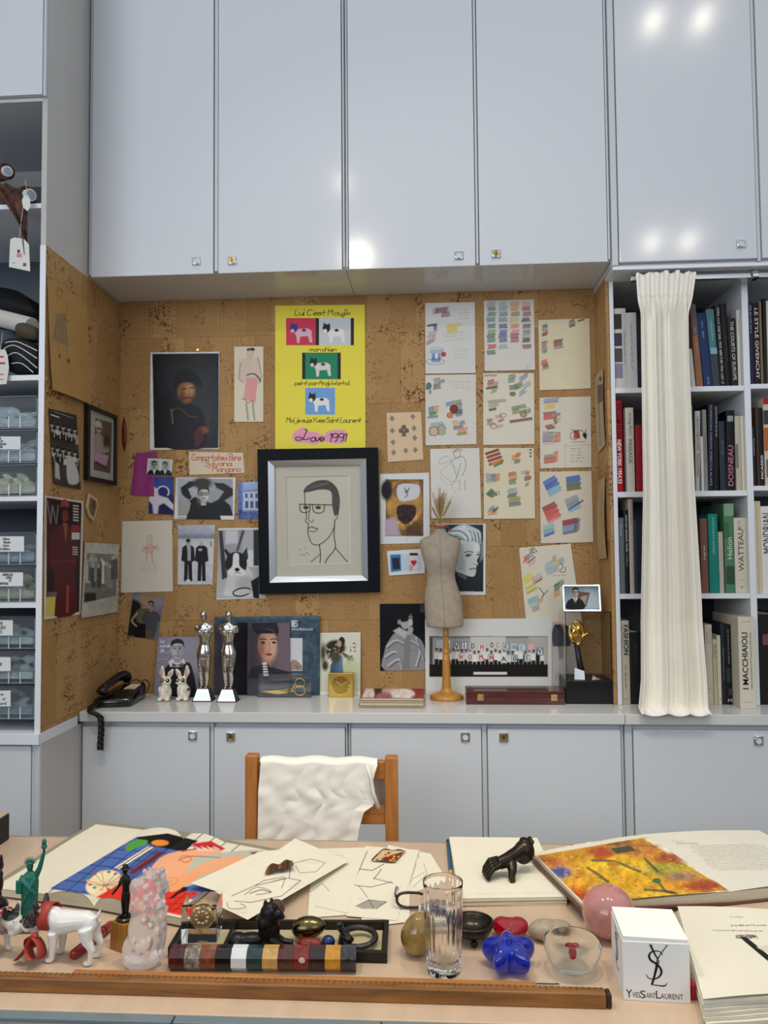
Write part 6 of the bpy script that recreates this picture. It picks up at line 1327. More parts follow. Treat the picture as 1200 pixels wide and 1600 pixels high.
c = Canvas(bilin(fp(x0+w_, hF-w_, 0.004), fp(x1-w_, hF-w_, 0.004), fp(x1-w_, w_, 0.004), fp(x0+w_, w_, 0.004)), 120, 80, '#8fa3b0')
c.gradv(916, '#5f7482', 950, '#a9bcc4'); c.ell(918, 936, 18, 14, '#b9c9ce', soft=12, a=0.7); c.poly([(904, 924), (922, 926), (916, 948), (900, 946)], '#6a4a40', 1.5); c.poly([(908, 932), (918, 930), (914, 946), (906, 946)], '#a09894', 2); bust(c, 899, 925.5, 6.2, '#c0a294', '#211c1a', '#15161a', 1, '#121212', '#e6e6e6', '#15161a'); c.poly([(884, 950), (886, 940), (892, 936), (904, 938), (908, 950)], '#14151a', 1.5); c.poly([(896, 935), (902, 935), (899, 943)], '#e2e2e2', 0.8); c.line([(899, 936), (899, 944)], 1.2, '#15161a')
c.mesh('photo', PHOTO, pf, 0.001)
MB().hexa([fp((x0+x1)/2-0.01, 0.001, 0.045), fp((x0+x1)/2+0.01, 0.001, 0.045), fp((x0+x1)/2+0.01, 0.001, 0.047), fp((x0+x1)/2-0.01, 0.001, 0.047), fp((x0+x1)/2-0.01, hF*0.7, 0.0105), fp((x0+x1)/2+0.01, hF*0.7, 0.0105), fp((x0+x1)/2+0.01, hF*0.7, 0.0125), fp((x0+x1)/2-0.01, hF*0.7, 0.0125)]).build('strut', BLACK, pf, world=True)
# ================================================================== books in the bookcase
PAGES = mat('book_pages', '#d9d0ba', 0.8, var=0.15, vscale=60, stretch=(30, 0.3, 0.3))
LAST_ = {}
def book(t, b, yt, zsh, yb, col, label, texts=(), Y=None, depth=0.24, art=None, m=None):
    """t, b = (left, right) photo columns of the spine at its top and bottom; yt, yb = photo rows; zsh = shelf height"""
    Y = Y or YR+0.016
    xt = [X_(q, yt, Y) for q in t]; xb = [X_(q, yb, Y) for q in b]
    if abs((xt[0]+xt[1])-(xb[0]+xb[1])) < 0.014:
        w = ((xt[1]-xt[0])+(xb[1]-xb[0]))/2; c0 = (sum(xt)+sum(xb))/4; xt = xb = [c0-w/2+0.0004, c0+w/2-0.0004]
    else: xt = [xt[0]+0.0004, xt[1]-0.0004]; xb = [xb[0]+0.0004, xb[1]-0.0004]
    lo_, hi_ = (BAY0[1]+0.0008, BAY1[0]-0.0008) if sum(t)/2 < 1166 else (BAY1[1]+0.0008, 2.2)
    mv = max(0, lo_-min(xt[0], xb[0]))-max(0, max(xt[1], xb[1])-hi_); xt = [q+mv for q in xt]; xb = [q+mv for q in xb]
    z0 = zsh+0.0006; z1 = atY(t[0], yt, Y).z
    if round(zsh, 3) in LAST_:
        lb_, lt_, lz = LAST_[round(zsh, 3)]; h = min(lz, z1)-z0
        mv = max(0, lb_+0.0005-xb[0], lb_+(lt_-lb_)*h/(lz-z0)+0.0005-(xb[0]+(xt[0]-xb[0])*h/(z1-z0)))
        if mv < 0.006: xt = [q+mv for q in xt]; xb = [q+mv for q in xb]
    xt[1] = min(xt[1], hi_); xb[1] = min(xb[1], hi_); LAST_[round(zsh, 3)] = (xb[1], xt[1], z1); d = min(depth, YK-0.004-Y)
    root = thing('book', label, 'book', ((xb[0]+xb[1])/2, Y, z0), 0, 'art books in the bookcase')
    def pt(u, y, v):
        l, r = xb[0]+(xt[0]-xb[0])*v, xb[1]+(xt[1]-xb[1])*v
        return Vector((l+(r-l)*u, y, z0+(z1-z0)*v))
    wd = xb[1]-xb[0]; k = min(0.22, 0.0022/wd); mb = MB(); mb.color(col)
    def slab(u0, u1, y0, y1, v0=0, v1=1):
        mb.hexa([pt(u0, y0, v0), pt(u1, y0, v0), pt(u1, y1, v0), pt(u0, y1, v0), pt(u0, y0, v1), pt(u1, y0, v1), pt(u1, y1, v1), pt(u0, y1, v1)])
    # rounded spine and two boards
    n = 5; arc = [(i/n, Y+0.0028*(1-math.sin(math.pi*i/n))*(wd > 0.012)) for i in range(n+1)]
    mb.loft([[pt(u, y, v) for u, y in arc]+[pt(1, Y+0.006, v), pt(0, Y+0.006, v)] for v in (0, 1)])
    slab(0, k, Y+0.006, Y+d); slab(1-k, 1, Y+0.006, Y+d)
    for q in texts:      # (text, centre height 0..1, length share, size share of the width, direction, colour[, position across])
        tx, vc, ln, hs, dr, tc = q[:6]; uc = q[6] if len(q) > 6 else 0.5
        o = pt(uc, Y-0.0004, vc); ax = (pt(uc, Y, 1)-pt(uc, Y, 0)).normalized(); sx = Vector((ax.z, 0, -ax.x))
        M = frame_at(o, -ax, sx) if dr == 'd' else (frame_at(o, ax, -sx) if dr == 'u' else frame_at(o, sx, ax))
        if tx[0] == '~':      # print too small to read: short rows of tick-like letters
            r9 = random.Random(int(vc*999)+int(z1*991)); w9 = wd*ln if dr == 'h' else (z1-z0)*ln; h9 = wd*hs*0.8; x9 = -w9/2; mb.color(tc); nw = int(tx[1:]); ks = 0
            while x9 < w9/2-0.001:
                l9 = h9*r9.uniform(0.10, 0.18)
                if not (nw > 1 and ks and ks % 6 == 0):
                    a9, b9 = sorted((r9.uniform(-0.5, -0.35), r9.uniform(0.25, 0.5))); i = mb.V([M @ Vector((x, y*h9, 0)) for x, y in ((x9, a9), (x9+l9, a9), (x9+l9, b9), (x9, b9))]); mb.Fc((i, i+1, i+2, i+3))
                    y9 = r9.choice((a9, b9, 0)); i = mb.V([M @ Vector((x, y, 0.00005)) for x, y in ((x9, y9*h9-l9*0.4), (x9+l9*2.6, y9*h9-l9*0.4), (x9+l9*2.6, y9*h9+l9*0.4), (x9, y9*h9+l9*0.4))]); mb.Fc((i, i+1, i+2, i+3))
                ks += 1; x9 += h9*r9.uniform(0.45, 0.62)
            mb.color(col)
        elif dr == 'h': mb.text(tx, M, w=wd*ln, h=wd*hs, col=tc)
        else: mb.text(tx, M, w=(z1-z0)*ln, h=wd*hs, col=tc, bold=q[7] if len(q) > 7 else 0)
    for (u0, u1, v0, v1, ac) in (art or ()):
        mb.color(ac); i = mb.V([pt(u0, Y-0.0003, v0), pt(u1, Y-0.0003, v0), pt(u1, Y-0.0003, v1), pt(u0, Y-0.0003, v1)]); mb.Fc((i, i+1, i+2, i+3))
    mb.build('cover', m or MATTE, root, world=True)
    g = MB(); g.hexa([pt(k, Y+0.0062, 0.012), pt(1-k, Y+0.0062, 0.012), pt(1-k, Y+d-0.004, 0.012), pt(k, Y+d-0.004, 0.012), pt(k, Y+0.0062, 0.985), pt(1-k, Y+0.0062, 0.985), pt(1-k, Y+d-0.004, 0.985), pt(k, Y+d-0.004, 0.985)])
    g.build('page_block', PAGES, root, world=True)
S1, S2, S3, R1, R2, R3 = SHZ
Wh, Bk = '#d9d6cc', '#15151a'
def squares(u0, u1, vs): return [(u0, u1, a, b, c) for a, b, c in vs]
# top shelf, left bay
book((956.5, 977), (957.5, 978), 482, S1, 606, '#d3d0c6', 'white book with four small photos down its spine', [('~2', 0.5, 0.42, 0.16, 'd', '#8a7f78', 0.86)], art=squares(0.08, 0.66, ((0.74, 0.93, '#3a383a'), (0.53, 0.69, '#4c3f55'), (0.33, 0.50, '#55524e'), (0.13, 0.31, '#8f86a0'))))
book((978, 994), (979, 996), 488.5, S1, 606, '#c9c9c8', 'pale grey-white book touching the curtain on the top shelf', [('~3', 0.55, 0.6, 0.26, 'd', '#77777a')])
book((1072, 1081.5), (1080, 1087.5), 545, S1, 606, '#cfccc4', 'low white book just right of the curtain on the top shelf')
book((1078, 1086.5), (1088.5, 1099.5), 475, S1, 606, '#9a6a4c', 'brown and orange book leaning just right of the curtain', [('~2', 0.55, 0.34, 0.4, 'd', '#c9a184')], art=[(0, 1, 0.62, 1, '#6c5a56')])
book((1087.5, 1102), (1100.5, 1114.5), 489, S1, 606, '#1d3562', 'navy blue book leaning to the left on the top shelf', [('~2', 0.83, 0.10, 0.30, 'd', '#9fb4d8'), ('~1', 0.70, 0.10, 0.30, 'd', '#9fb4d8'), ('~1', 0.08, 0.1, 0.3, 'd', '#9fb4d8')])
book((1102.8, 1115.5), (1115.3, 1125), 483, S1, 606, '#4c7c80', 'teal and dark picture book leaning beside the navy book', [('~1', 0.72, 0.25, 0.42, 'd', '#9cc4c4')], art=[(0, 1, 0, 0.42, '#3a4040'), (0, 1, 0.42, 0.5, '#7ba7b4')])
book((1117.3, 1125.3), (1126, 1134.5), 476.5, S1, 606, '#1a1a1c', 'black book with crowded white capitals leaning on the top shelf', [('~3', 0.5, 0.93, 0.62, 'd', '#d8d4c4')])
book((1125.8, 1135), (1135, 1142.8), 474, S1, 606, '#111114', 'plain black leaning book next to the courts volume', [('~2', 0.45, 0.3, 0.22, 'd', '#6f6f74')])
book((1136.5, 1149), (1144, 1154.3), 497, S1, 606, '#1d1f20', 'black book whose spine title names the courts of Europe', [('THE COURTS OF EUROPE', 0.52, 0.86, 0.52, 'd', '#c9ccc6')])
book((1152, 1158.2), (1155, 1161), 484, S1, 606, '#cbc8b8', 'thin cream book against the divider on the top shelf', [('~2', 0.78, 0.22, 0.32, 'd', '#55524c')])
# second shelf
book((958, 969), (960, 971), 626, S2, 769, '#b3121f', 'bright red book with black and white capitals about New York', [('WILLIAM KLEIN', 0.78, 0.40, 0.62, 'd', '#2a0508', 0.5, 0.02), ('NEW YORK 1954.55', 0.33, 0.48, 0.62, 'd', '#f2e9e6', 0.5, 0.02)])
book((977, 990), (980, 992.5), 637, S2, 769, '#cfc9bc', 'cream book between two red ones on the second shelf', [('Irving Penn', 0.80, 0.26, 0.42, 'd', '#6a655e'), ('PASSAGE', 0.48, 0.28, 0.45, 'd', '#3a3734')])
book((992.8, 1008), (994, 1010), 664, S2, 769, '#8c0f1a', 'low dark red book half behind the curtain')
book((1078, 1085), (1080, 1086), 626, S2, 769, '#1c1d20', 'black book emerging from behind the curtain on the second shelf', [('~1', 0.8, 0.25, 0.4, 'd', '#b9b9b9')])
book((1085.5, 1094), (1087, 1093.5), 642, S2, 769, '#c4c2ba', 'white book with bold black capitals beside the curtain, second shelf', [('HELMUT NEWTON', 0.72, 0.42, 0.52, 'd', '#1c1c1c'), ('POLA WOMAN', 0.32, 0.28, 0.52, 'd', '#1c1c1c')])
book((1094.3, 1098.6), (1094.8, 1099), 682, S2, 769, '#d6d2c8', 'small low white book on the second shelf')
book((1098.8, 1105), (1099.3, 1106), 640, S2, 769, '#8f8d86', 'grey book before the black dreams book', [('~2', 0.5, 0.4, 0.4, 'd', '#44423e')])
book((1106.2, 1115), (1106.8, 1115), 631, S2, 769, '#131419', 'black book with a long blue-grey title about dreams', [('FORBIDDEN DREAMS REBECCA BLAKE', 0.52, 0.92, 0.44, 'd', '#8a94a8')])
book((1115.3, 1123), (1116, 1124), 633, S2, 769, '#0f1014', 'black book with small white capitals at the top, second shelf', [('~3', 0.8, 0.36, 0.36, 'd', '#d9dbe0')])
book((1124, 1133.5), (1124.6, 1134), 658, S2, 769, '#28323c', 'dark slate book left of the pink-lettered one', [('~2', 0.62, 0.2, 0.32, 'd', '#7d8894')])
book((1134.3, 1147.5), (1135, 1148), 641, S2, 769, '#101014', 'black book with tall pink lettering reading upwards', [('DOISNEAU', 0.31, 0.5, 0.62, 'u', '#d27f9a')], art=[(0.1, 0.8, 0.86, 0.93, '#8f9094')])
book((1148.2, 1157), (1149, 1157.8), 650, S2, 769, '#b9b3a0', 'cream book with grey photo spine beside the pink-lettered one', art=[(0, 0.45, 0.3, 0.62, '#77756a')])
book((1157.2, 1161.5), (1158, 1164), 650, S2, 769, '#d6cdb6', 'cream book against the divider on the second shelf')
# third shelf
book((962, 972.5), (965, 975), 809, S3, 928, '#6b7479', 'grey-green book with white lettering at its top, third shelf', [('Goya', 0.84, 0.16, 0.4, 'd', '#c3c9c9')])
book((973.3, 981), (975.3, 983), 797, S3, 928, '#121318', 'black book with white capitals, left of the curtain on the third shelf', [('MAN RAY BAZAAR YEARS', 0.72, 0.44, 0.36, 'd', '#e6e6e6'), ('~1', 0.4, 0.16, 0.36, 'd', '#b9b9b9')])
book((981.4, 989), (983.2, 990), 780, S3, 928, '#b9ad9c', 'tall cream book with a red scrawl, third shelf', [('~2', 0.86, 0.26, 0.5, 'd', '#9a3a3c')])
book((990, 999), (990.8, 999.5), 812, S3, 928, '#232c3c', 'dark blue book against the curtain on the third shelf')
book((1093.5, 1106), (1097, 1107.3), 810, S3, 928, '#7a5348', 'brown book right of the curtain on the third shelf', [('Ingres', 0.54, 0.19, 0.42, 'u', '#d9c8bc')])
book((1106.8, 1121.5), (1109, 1124), 803, S3, 928, '#157f72', 'bright green book with thin pale capitals', [('PORTRAITS INGRES', 0.72, 0.46, 0.22, 'd', '#7fd0bf')])
book((1123, 1130), (1124.6, 1132.3), 831, S3, 928, '#b8ada0', 'low beige book between two green ones', [('~2', 0.6, 0.3, 0.2, 'd', '#8a7a70')])
book((1130.5, 1144.5), (1134, 1151.5), 787, S3, 928, '#4c7a58', 'tall mottled green book with slanted pale script', [('Helion', 0.5, 0.24, 0.5, 'u', '#c9dccb')], art=[(0, 1, 0.86, 1, '#79a07c'), (0.1, 0.9, 0.1, 0.3, '#2f4c3a'), (0, 0.5, 0.62, 0.8, '#3c6a4c')])
book((1147, 1169), (1152, 1174), 809, S3, 928, '#cfc7b2', 'thick cream book with large dark capitals beside the divider', [('WATTEAU', 0.57, 0.56, 0.42, 'u', '#3c3a36'), ('1684  1721', 0.9, 0.12, 0.24, 'u', '#77736a', 0.42), ('~1', 0.17, 0.6, 0.06, 'h', '#77736a'), ('o', 0.08, 0.16, 0.16, 'h', '#2c2a28')])
# bottom row, on the worktop
book((966, 980), (969.5, 984), 970, ZC, 1101, '#bdb8a6', 'cream book with heavy black fashion title, bottom row', [('FASHION', 0.77, 0.36, 0.52, 'd', '#1d1c1a', 0.62, 0.02), ('~2', 0.8, 0.28, 0.18, 'd', '#4a4844', 0.24), ('~3', 0.32, 0.3, 0.26, 'd', '#4a4844'), ('~1', 0.06, 0.6, 0.14, 'h', '#3a3834')], Y=YR+0.012)
book((981, 1002), (985, 1004), 988, ZC, 1101, '#1a1a1c', 'wide black book half behind the curtain, bottom row', [('~1', 0.7, 0.3, 0.2, 'd', '#4a4844')])
book((1102, 1112.5), (1104, 1115.5), 976, ZC, 1101, '#cbc3ae', 'cream book just right of the curtain, bottom row', [('~3', 0.85, 0.22, 0.24, 'd', '#6a655a', 0.7), ('~2', 0.83, 0.16, 0.24, 'd', '#6a655a', 0.3), ('o', 0.2, 0.3, 0.3, 'h', '#8a8474')])
book((1114, 1120), (1116, 1122.5), 999, ZC, 1101, '#cdbfa2', 'narrow tan book with a large letter title, bottom row', [('DALI', 0.82, 0.2, 0.55, 'd', '#3a3630'), ('~2', 0.5, 0.4, 0.3, 'd', '#7a7266')])
book((1120.4, 1126), (1122.8, 1128.5), 993, ZC, 1101, '#d9d3c0', 'narrow white book beside the tan one, bottom row', [('V', 0.08, 0.5, 0.5, 'h', '#3a3630')])
book((1126.4, 1132), (1128.8, 1136), 974, ZC, 1101, '#262c36', 'dark blue-grey book with a small grey title, bottom row', [('~2', 0.5, 0.4, 0.42, 'd', '#8f98a8')])
book((1132.4, 1141.5), (1136.3, 1146), 976, ZC, 1101, '#17171b', 'black photographic book ending in a white letter', [('~3', 0.72, 0.44, 0.30, 'd', '#b9bcc4'), ('M', 0.05, 0.7, 0.6, 'h', '#cfcfd2')], art=[(0, 0.7, 0.28, 0.46, '#3a3c44'), (0.3, 1, 0.12, 0.2, '#4a3a44')])
book((1152, 1175.5), (1155, 1182), 964, ZC, 1105, '#d2cbb8', 'thick cream book with large black Italian title, bottom row', [('I MACCHIAIOLI', 0.52, 0.62, 0.36, 'u', '#1f1e1c', 0.36, 0.015), ('maitres de la peinture en Toscane au XIXe siecle', 0.52, 0.62, 0.15, 'u', '#5a564e', 0.74), ('~1', 0.95, 0.5, 0.07, 'h', '#5a564e'), ('~1', 0.07, 0.55, 0.07, 'h', '#5a564e')], Y=2.925, depth=0.26)
# right bay
book((1168.5, 1176), (1171.5, 1180), 471, R1, 600, '#2a2342', 'dark purple book with a white script, right bay', [('~2', 0.78, 0.34, 0.5, 'd', '#b9b4cc')])
book((1176.4, 1186), (1180.4, 1188.5), 473, R1, 600, '#17151a', 'black book with big white capitals next to the purple one', [('LE STYLE GIVENCHY', 0.5, 0.86, 0.62, 'd', '#e2ddd4')])
book((1186.3, 1190.5), (1188.8, 1192), 471, R1, 600, '#7d6b4c', 'thin tan book, right bay top shelf')
book((1192, 1197), (1193.5, 1198), 466, R1, 600, '#1a1a1a', 'thin black book near the photo edge, right bay top shelf')
book((1197.4, 1210), (1198.4, 1212), 470, R1, 600, '#c9c2b4', 'white book at the photo edge, right bay top shelf')
book((1173.5, 1180.5), (1177, 1183), 667, R2, 759, '#1d2328', 'low dark book with tiny white title, right bay', [('PICASSO', 0.66, 0.28, 0.26, 'd', '#c9c9c9')])
book((1181, 1184.5), (1183.2, 1187), 636, R2, 759, '#4a3224', 'thin brown book between two black ones, right bay')
book((1185, 1192), (1187.5, 1195), 637, R2, 759, '#0f0f12', 'black book with bold white capitals at its foot, right bay', [('PICASSO', 0.24, 0.3, 0.5, 'u', '#e6e6e6', 0.5, 0.015)])
book((1192.5, 1216), (1195.5, 1218), 622, R2, 759, '#c9b9a4', 'thick book with red top and orange patterns at the photo edge', art=[(0, 1, 0.93, 1, '#a8141c'), (0, 0.5, 0.7, 0.86, '#3a3a3e'), (0, 0.6, 0.4, 0.66, '#b5622c'), (0.1, 0.8, 0.1, 0.3, '#6a6a68')])
book((1176.5, 1181.3), (1182.5, 1187), 783, R3, 928, '#d3c7a4', 'cream book nearest the divider, right bay third shelf')
book((1181.7, 1187.5), (1187.2, 1192), 783, R3, 928, '#cbbd98', 'second cream book from the divider, right bay third shelf')
book((1188, 1214), (1192.5, 1217), 791, R3, 928, '#dcdad4', 'white book with large upward capitals at the photo edge', [('MONDRIAN', 0.69, 0.46, 0.52, 'u', '#24242a', 0.36)])
book((1183.5, 1225), (1188.5, 1230), 960, ZC, 1101, '#1d1718', 'dark brown boxed volume with a dusky pink band', art=[(0.15, 1, 0.66, 0.78, '#6c4a4c')])

# ================================================================== shelf unit on the left
FAB = {}
def fab(n, c, **k): return mat(n, c, 0.9, bump=0.3, bscale=90, spec=0.12, **k)
PLY = mat('clear_drawer_plastic', '#e6eff3', 0.06, trans=0.95, ior=1.06)
def dpx(y0, y1, right, zsh, label, card, lab, fcol, lace):
    """one clear plastic drawer between photo rows y0 and y1"""
    Yf = YL+0.022; x1 = X_(right, (y0+y1)/2, Yf); x0 = x1-0.36; z1, z0 = atY(20, y0, Yf).z, max(atY(20, y1, Yf).z, zsh+0.001)
    r = thing('plastic_drawer', label, 'drawer', ((x0+x1)/2, Yf, z0), 0, 'clear plastic drawers')
    d = 0.30; t = 0.0025; m = MB()
    MB().box(x0, x1, Yf, Yf+t, z0+0.004, z1-0.006).build('front', PLY, r, world=True, bevel=0.001)
    MB().box(x0, x1, Yf+t+0.0005, Yf+d, z0, z0+t).box(x0, x0+t, Yf+t+0.0005, Yf+d, z0+t, z1-0.01).box(x1-t, x1, Yf+t+0.0005, Yf+d, z0+t, z1-0.01).build('tub', mat('smoky_drawer_plastic', '#c3ccd1', 0.2, trans=0.4, ior=1.1), r, world=True)
    MB().box(x0, x1, Yf-0.001, Yf+0.02, z1-0.0055, z1-0.0015).build('top_rim', mat('drawer_rim', '#3c464e', 0.3), r, world=True)
    h = z1-z0
    MB().box(x0, x1, Yf-0.004, Yf-0.0003, z0+h*0.14, z0+h*0.16).box(x0, x1, Yf-0.004, Yf-0.0003, z0+h*0.36, z0+h*0.38).build('pull_ledge', mat('drawer_ledge', '#7d8d96', 0.15, trans=0.3), r, world=True)
    for q in (-8, 15, 33):
        xx = X_(q, y1, Yf)
        if xx < x1-0.01: MB().box(xx-0.0015, xx+0.0015, Yf-0.007, Yf-0.0041, z0+h*0.02, z0+h*0.36).build('rib', mat('rib_plastic', '#dfe9ee', 0.1, trans=0.2), r, world=True)
    if card:
        (cx0, cy0, cx1, cy1) = card
        c = sheet([(cx0, cy0), (cx1, cy0), (cx1, cy1), (cx0, cy1)], ('Y', Yf), '#dfe2e2', 2.2, 0.0008)
        n = len(lab); hh = (cy1-cy0)/(n+0.6)
        for i, (tx, xo) in enumerate(lab): c.write(tx, xo, cy0+hh*(i+1.05), hh*0.62, '#1b1c20', 0.9, 0.0 if tx.isupper() else 0.25, 0.7)
        c.mesh('label_card', MATTE, r, 0.0006)
    g = random.Random(int(y0)); b = MB()
    for i in range(26):
        b.ell((x0+0.05+g.random()*(x1-x0-0.10), Yf+0.026+g.random()*0.06, z0+0.028+g.random()*h*0.45), (0.02+0.018*g.random(), 0.012, 0.008+0.010*g.random()), (g.uniform(-0.5, 0.5), g.uniform(-0.6, 0.6), 0), 10, 6)
    b.box(x0+0.02, x1-0.02, Yf+0.03, Yf+0.10, z0+0.010, z0+0.04)
    tag(b.build('lace_bundle', fab('lace_'+fcol[1:], fcol, var=0.3, vscale=70), loc=((x0+x1)/2, Yf+0.05, z0), world=True, remesh=0.005), lace, 'lace')
dpx(618, 669.5, 57.5, LSZ['C'], 'clear drawer without a label, top of the upper three', None, (), '#d3d8d8', 'pale grey lace inside the unlabelled clear drawer')
dpx(671, 723.5, 57, LSZ['C'], 'clear drawer with a printed four-line label, middle of the upper three', (-20, 682, 32, 702), (('HAUTE POUR', -14), ('COLLIERS  ET', -12), ('PERLES COQUILLAGE', -16), ('TOURMALINE', -12)), '#dadede', 'grey-white lace inside the drawer with the printed four-line label')
dpx(725, 775, 57, LSZ['C'], 'clear drawer holding cream lace, bottom of the upper three', None, (), '#ddd0b0', 'cream and beige lace inside the bottom drawer of the upper three')
dpx(831, 882.5, 55.5, LSZ['D'], 'clear drawer with a handwritten label below the empty gap', (-12, 838, 37.5, 862), (('Galons', 4), ('Russie', 5), ('Coton', 4), ('Cordeliers', -2)), '#c3ced4', 'blue-grey trimmings inside the drawer with the handwritten label')
dpx(883.5, 941, 55, LSZ['D'], 'clear drawer labelled for cotton lace and insets', (-14, 894.5, 36, 916), (('DENTELLES', 4), ('COTON', 9), ('ET', 14), ('INCRUSTATIONS', -8)), '#d9cba6', 'yellowish and pink lace inside the cotton lace drawer')
dpx(962, 1014, 53.5, LSZ['E'], 'clear drawer with a half-hidden label, top of the lowest three', (-30, 969, 20, 993), (('GALONS', -11), ('METALLISES', -16), ('OR ARGENTE', -20)), '#cfd6d4', 'pale folded trimming inside the top drawer of the lowest three')
dpx(1015.5, 1068.5, 53, LSZ['E'], 'clear drawer with a small white label, middle of the lowest three', (-30, 1027, 16.5, 1050), (('GALONS', -16), ('PERLES ET ARGENT', -32), ('CLAIRS', -20)), '#d8dcdc', 'crumpled clear wrapping inside the middle drawer of the lowest three')
dpx(1070, 1124, 52.5, LSZ['E'], 'clear drawer with a marker-written label, bottom of the lowest three', (-30, 1079, 16.5, 1105), (('Galons', -10), ('or', 3), ('fil cord', -8)), '#aab2b6', 'grey cord coils inside the bottom drawer of the lowest three')
# fabric rolls, cloth and tags
u = mpp(atY(20, 300, YL))
def rollP(px, py, Y): return atY(px, py, Y)
PAT = mat('brown_patterned_cloth', '#5c3a2c', 0.85, var=0.75, vscale=38, bump=0.2, bscale=80)
WCORE = mat('white_card_tube', '#d8dcde', 0.6)
def roll(a, b, r, label, cloth, core=True):
    a, b = Vector(a), Vector(b); root = thing('fabric_roll', label, 'fabric roll', b)
    n = (b-a).normalized()
    MB().tube([a, b], r, 28).build('cloth', cloth, root, world=True, smooth=False)
    if core:
        MB().tube([a-n*0.01, b+n*0.02], r*0.62, 24).build('core_tube', WCORE, root, world=True)
        MB().tube([b+n*0.0201, b+n*0.0212], r*0.46, 20).build('tube_hollow', mat('tube_hollow_grey', '#9aa6ae', 0.7), root, world=True)
roll(rollP(-22, 276, 2.8), rollP(10, 268, YL+0.012), 12.5*u, 'patterned fabric roll with a white tube end facing out, top shelf', PAT)
zr = LSZ['A']+20*u
p1_, p2_ = Vector((X_(-90, 300, 2.9), 2.9, zr+0.04)), Vector((X_(46, 305, YL+0.03), YL+0.02, LSZ['A']+16.5*u))
roll(p1_, p2_, 15*u, 'brown patterned fabric roll lying slanted behind the white-ended one', PAT)
dr = MB(); cpts = [((-8, 285), (14, 288)), ((-2, 300), (30, 300)), ((10, 318), (38, 316)), ((22, 336), (40, 336)), ((32, 356), (41, 352)), ((35, 378), (42, 376)), ((39, 398), (42, 402))]
L_ = catmull([(*atY(p[0][0], p[0][1], YL-0.012-0.001*i),) for i, p in enumerate(cpts)], 4); Rr_ = catmull([(*atY(p[1][0], p[1][1], YL-0.012-0.001*i),) for i, p in enumerate(cpts)], 4)
rows = [[Vector(a)+(Vector(b)-Vector(a))*t+Vector((0, -0.009*math.sin(t*9+i*0.2)-0.004*math.sin(t*17), 0)) for t in np.linspace(0, 1, 15)] for i, (a, b) in enumerate(zip(L_, Rr_))]
dr.loft(rows, closed=False)
tag(dr.build('draped_cloth', PAT, loc=rows[0][7], world=True, smooth=True, solid=0.002), 'brown patterned cloth end hanging over the shelf edge', 'cloth')
def hangtag(name, label, pts, Y, hole, ink, string):
    P = [atY(x, y, Y) for x, y in pts]; root = thing(name, label, 'price tag', P[0])
    xs, ys = [p[0] for p in pts], [p[1] for p in pts]
    m = MB(); m.color('#d9d8d2'); m.loft([P, [p+Vector((0, 0.0012, 0)) for p in P]])
    for q in ink:
        m.color(q[4]); m.hexa([atY(q[0], q[3], Y-0.0004), atY(q[2], q[3], Y-0.0004), atY(q[2], q[3], Y), atY(q[0], q[3], Y), atY(q[0], q[1], Y-0.0004), atY(q[2], q[1], Y-0.0004), atY(q[2], q[1], Y), atY(q[0], q[1], Y)])
    m.build('card', MATTE, root, world=True)
    MB().tube([atY(x, y, Y-0.001) for x, y in string], 0.0007, 6).build('string', WCORE, root, world=True)
hangtag('hang_tag', 'large white hang tag on a string below the patterned rolls', [(16, 374), (22, 371), (37, 373), (45, 382), (47, 424), (14, 417)], YL-0.026, None, [(27, 390, 31, 395, '#3a3030'), (26, 396, 34, 402, '#c98a86'), (19, 410, 24, 411, '#777'), (36, 411, 41, 416, '#7a4a34')], [(30, 374), (33, 345), (37, 318)])
hangtag('hang_tag', 'small oval paper tag hanging from the slanted roll', [(37, 305), (43, 304), (47, 312), (47, 324), (43, 330), (36, 324), (34, 314)], YL-0.028, None, [], [(41, 308), (41, 290), (39, 282)])
hangtag('hang_tag', 'white hang tag with red print beside the striped cloth', [(-14, 546), (8, 546), (12, 556), (14, 575), (10, 600), (-14, 602)], YL-0.012, None, [(-10, 556, 6, 559, '#c33'), (-10, 566, 8, 569, '#b22'), (-10, 584, 6, 586, '#c66'), (-10, 592, 6, 594, '#d88')], [(0, 550), (4, 520)])
def bolt(name, label, quad, Y0, d, col, stripes=None, m=None, bump=0.01):
    """folded cloth: front outline in the photo at depth Y0, running back d"""
    P = catmull([(*atY(x, y, Y0),) for x, y in quad], 4, True); P = [Vector(p) for p in P]; g = sum(P, Vector())/len(P)
    b = MB().color(col); b.loft([[g+(p-g)*0.86+Vector((0, -0.012, 0)) for p in P], P, [p+Vector((0, d, 0)) for p in P]])
    root = thing(name, label, 'cloth', g)
    b.build('cloth', m or CLOTH, root, world=True, smooth=True)
    for s in stripes or []:
        MB().tube(catmull([(*atY(x, y, Y0-0.011),) for x, y in s], 6), 0.0018, 6).build('stripe', WCORE, root, world=True)
    return root
bolt('folded_cloth', 'black cloth heaped at the back of the fabric shelf', [(-40, 452), (10, 450), (40, 462), (56, 480), (56, 494), (-40, 496)], YL+0.26, 0.15, '#08090b')
roll(rollP(-60, 482, YL+0.2), rollP(50, 510, YL+0.10), 14*u, 'plain cream fabric roll tilted on the middle fabric shelf', fab('cream_cloth', '#c9c6bc'), False)
bolt('folded_cloth', 'olive brown folded cloth above the striped one', [(24, 512), (34, 504), (56, 512), (56, 531), (30, 527)], YL+0.025, 0.035, '#4a4230')
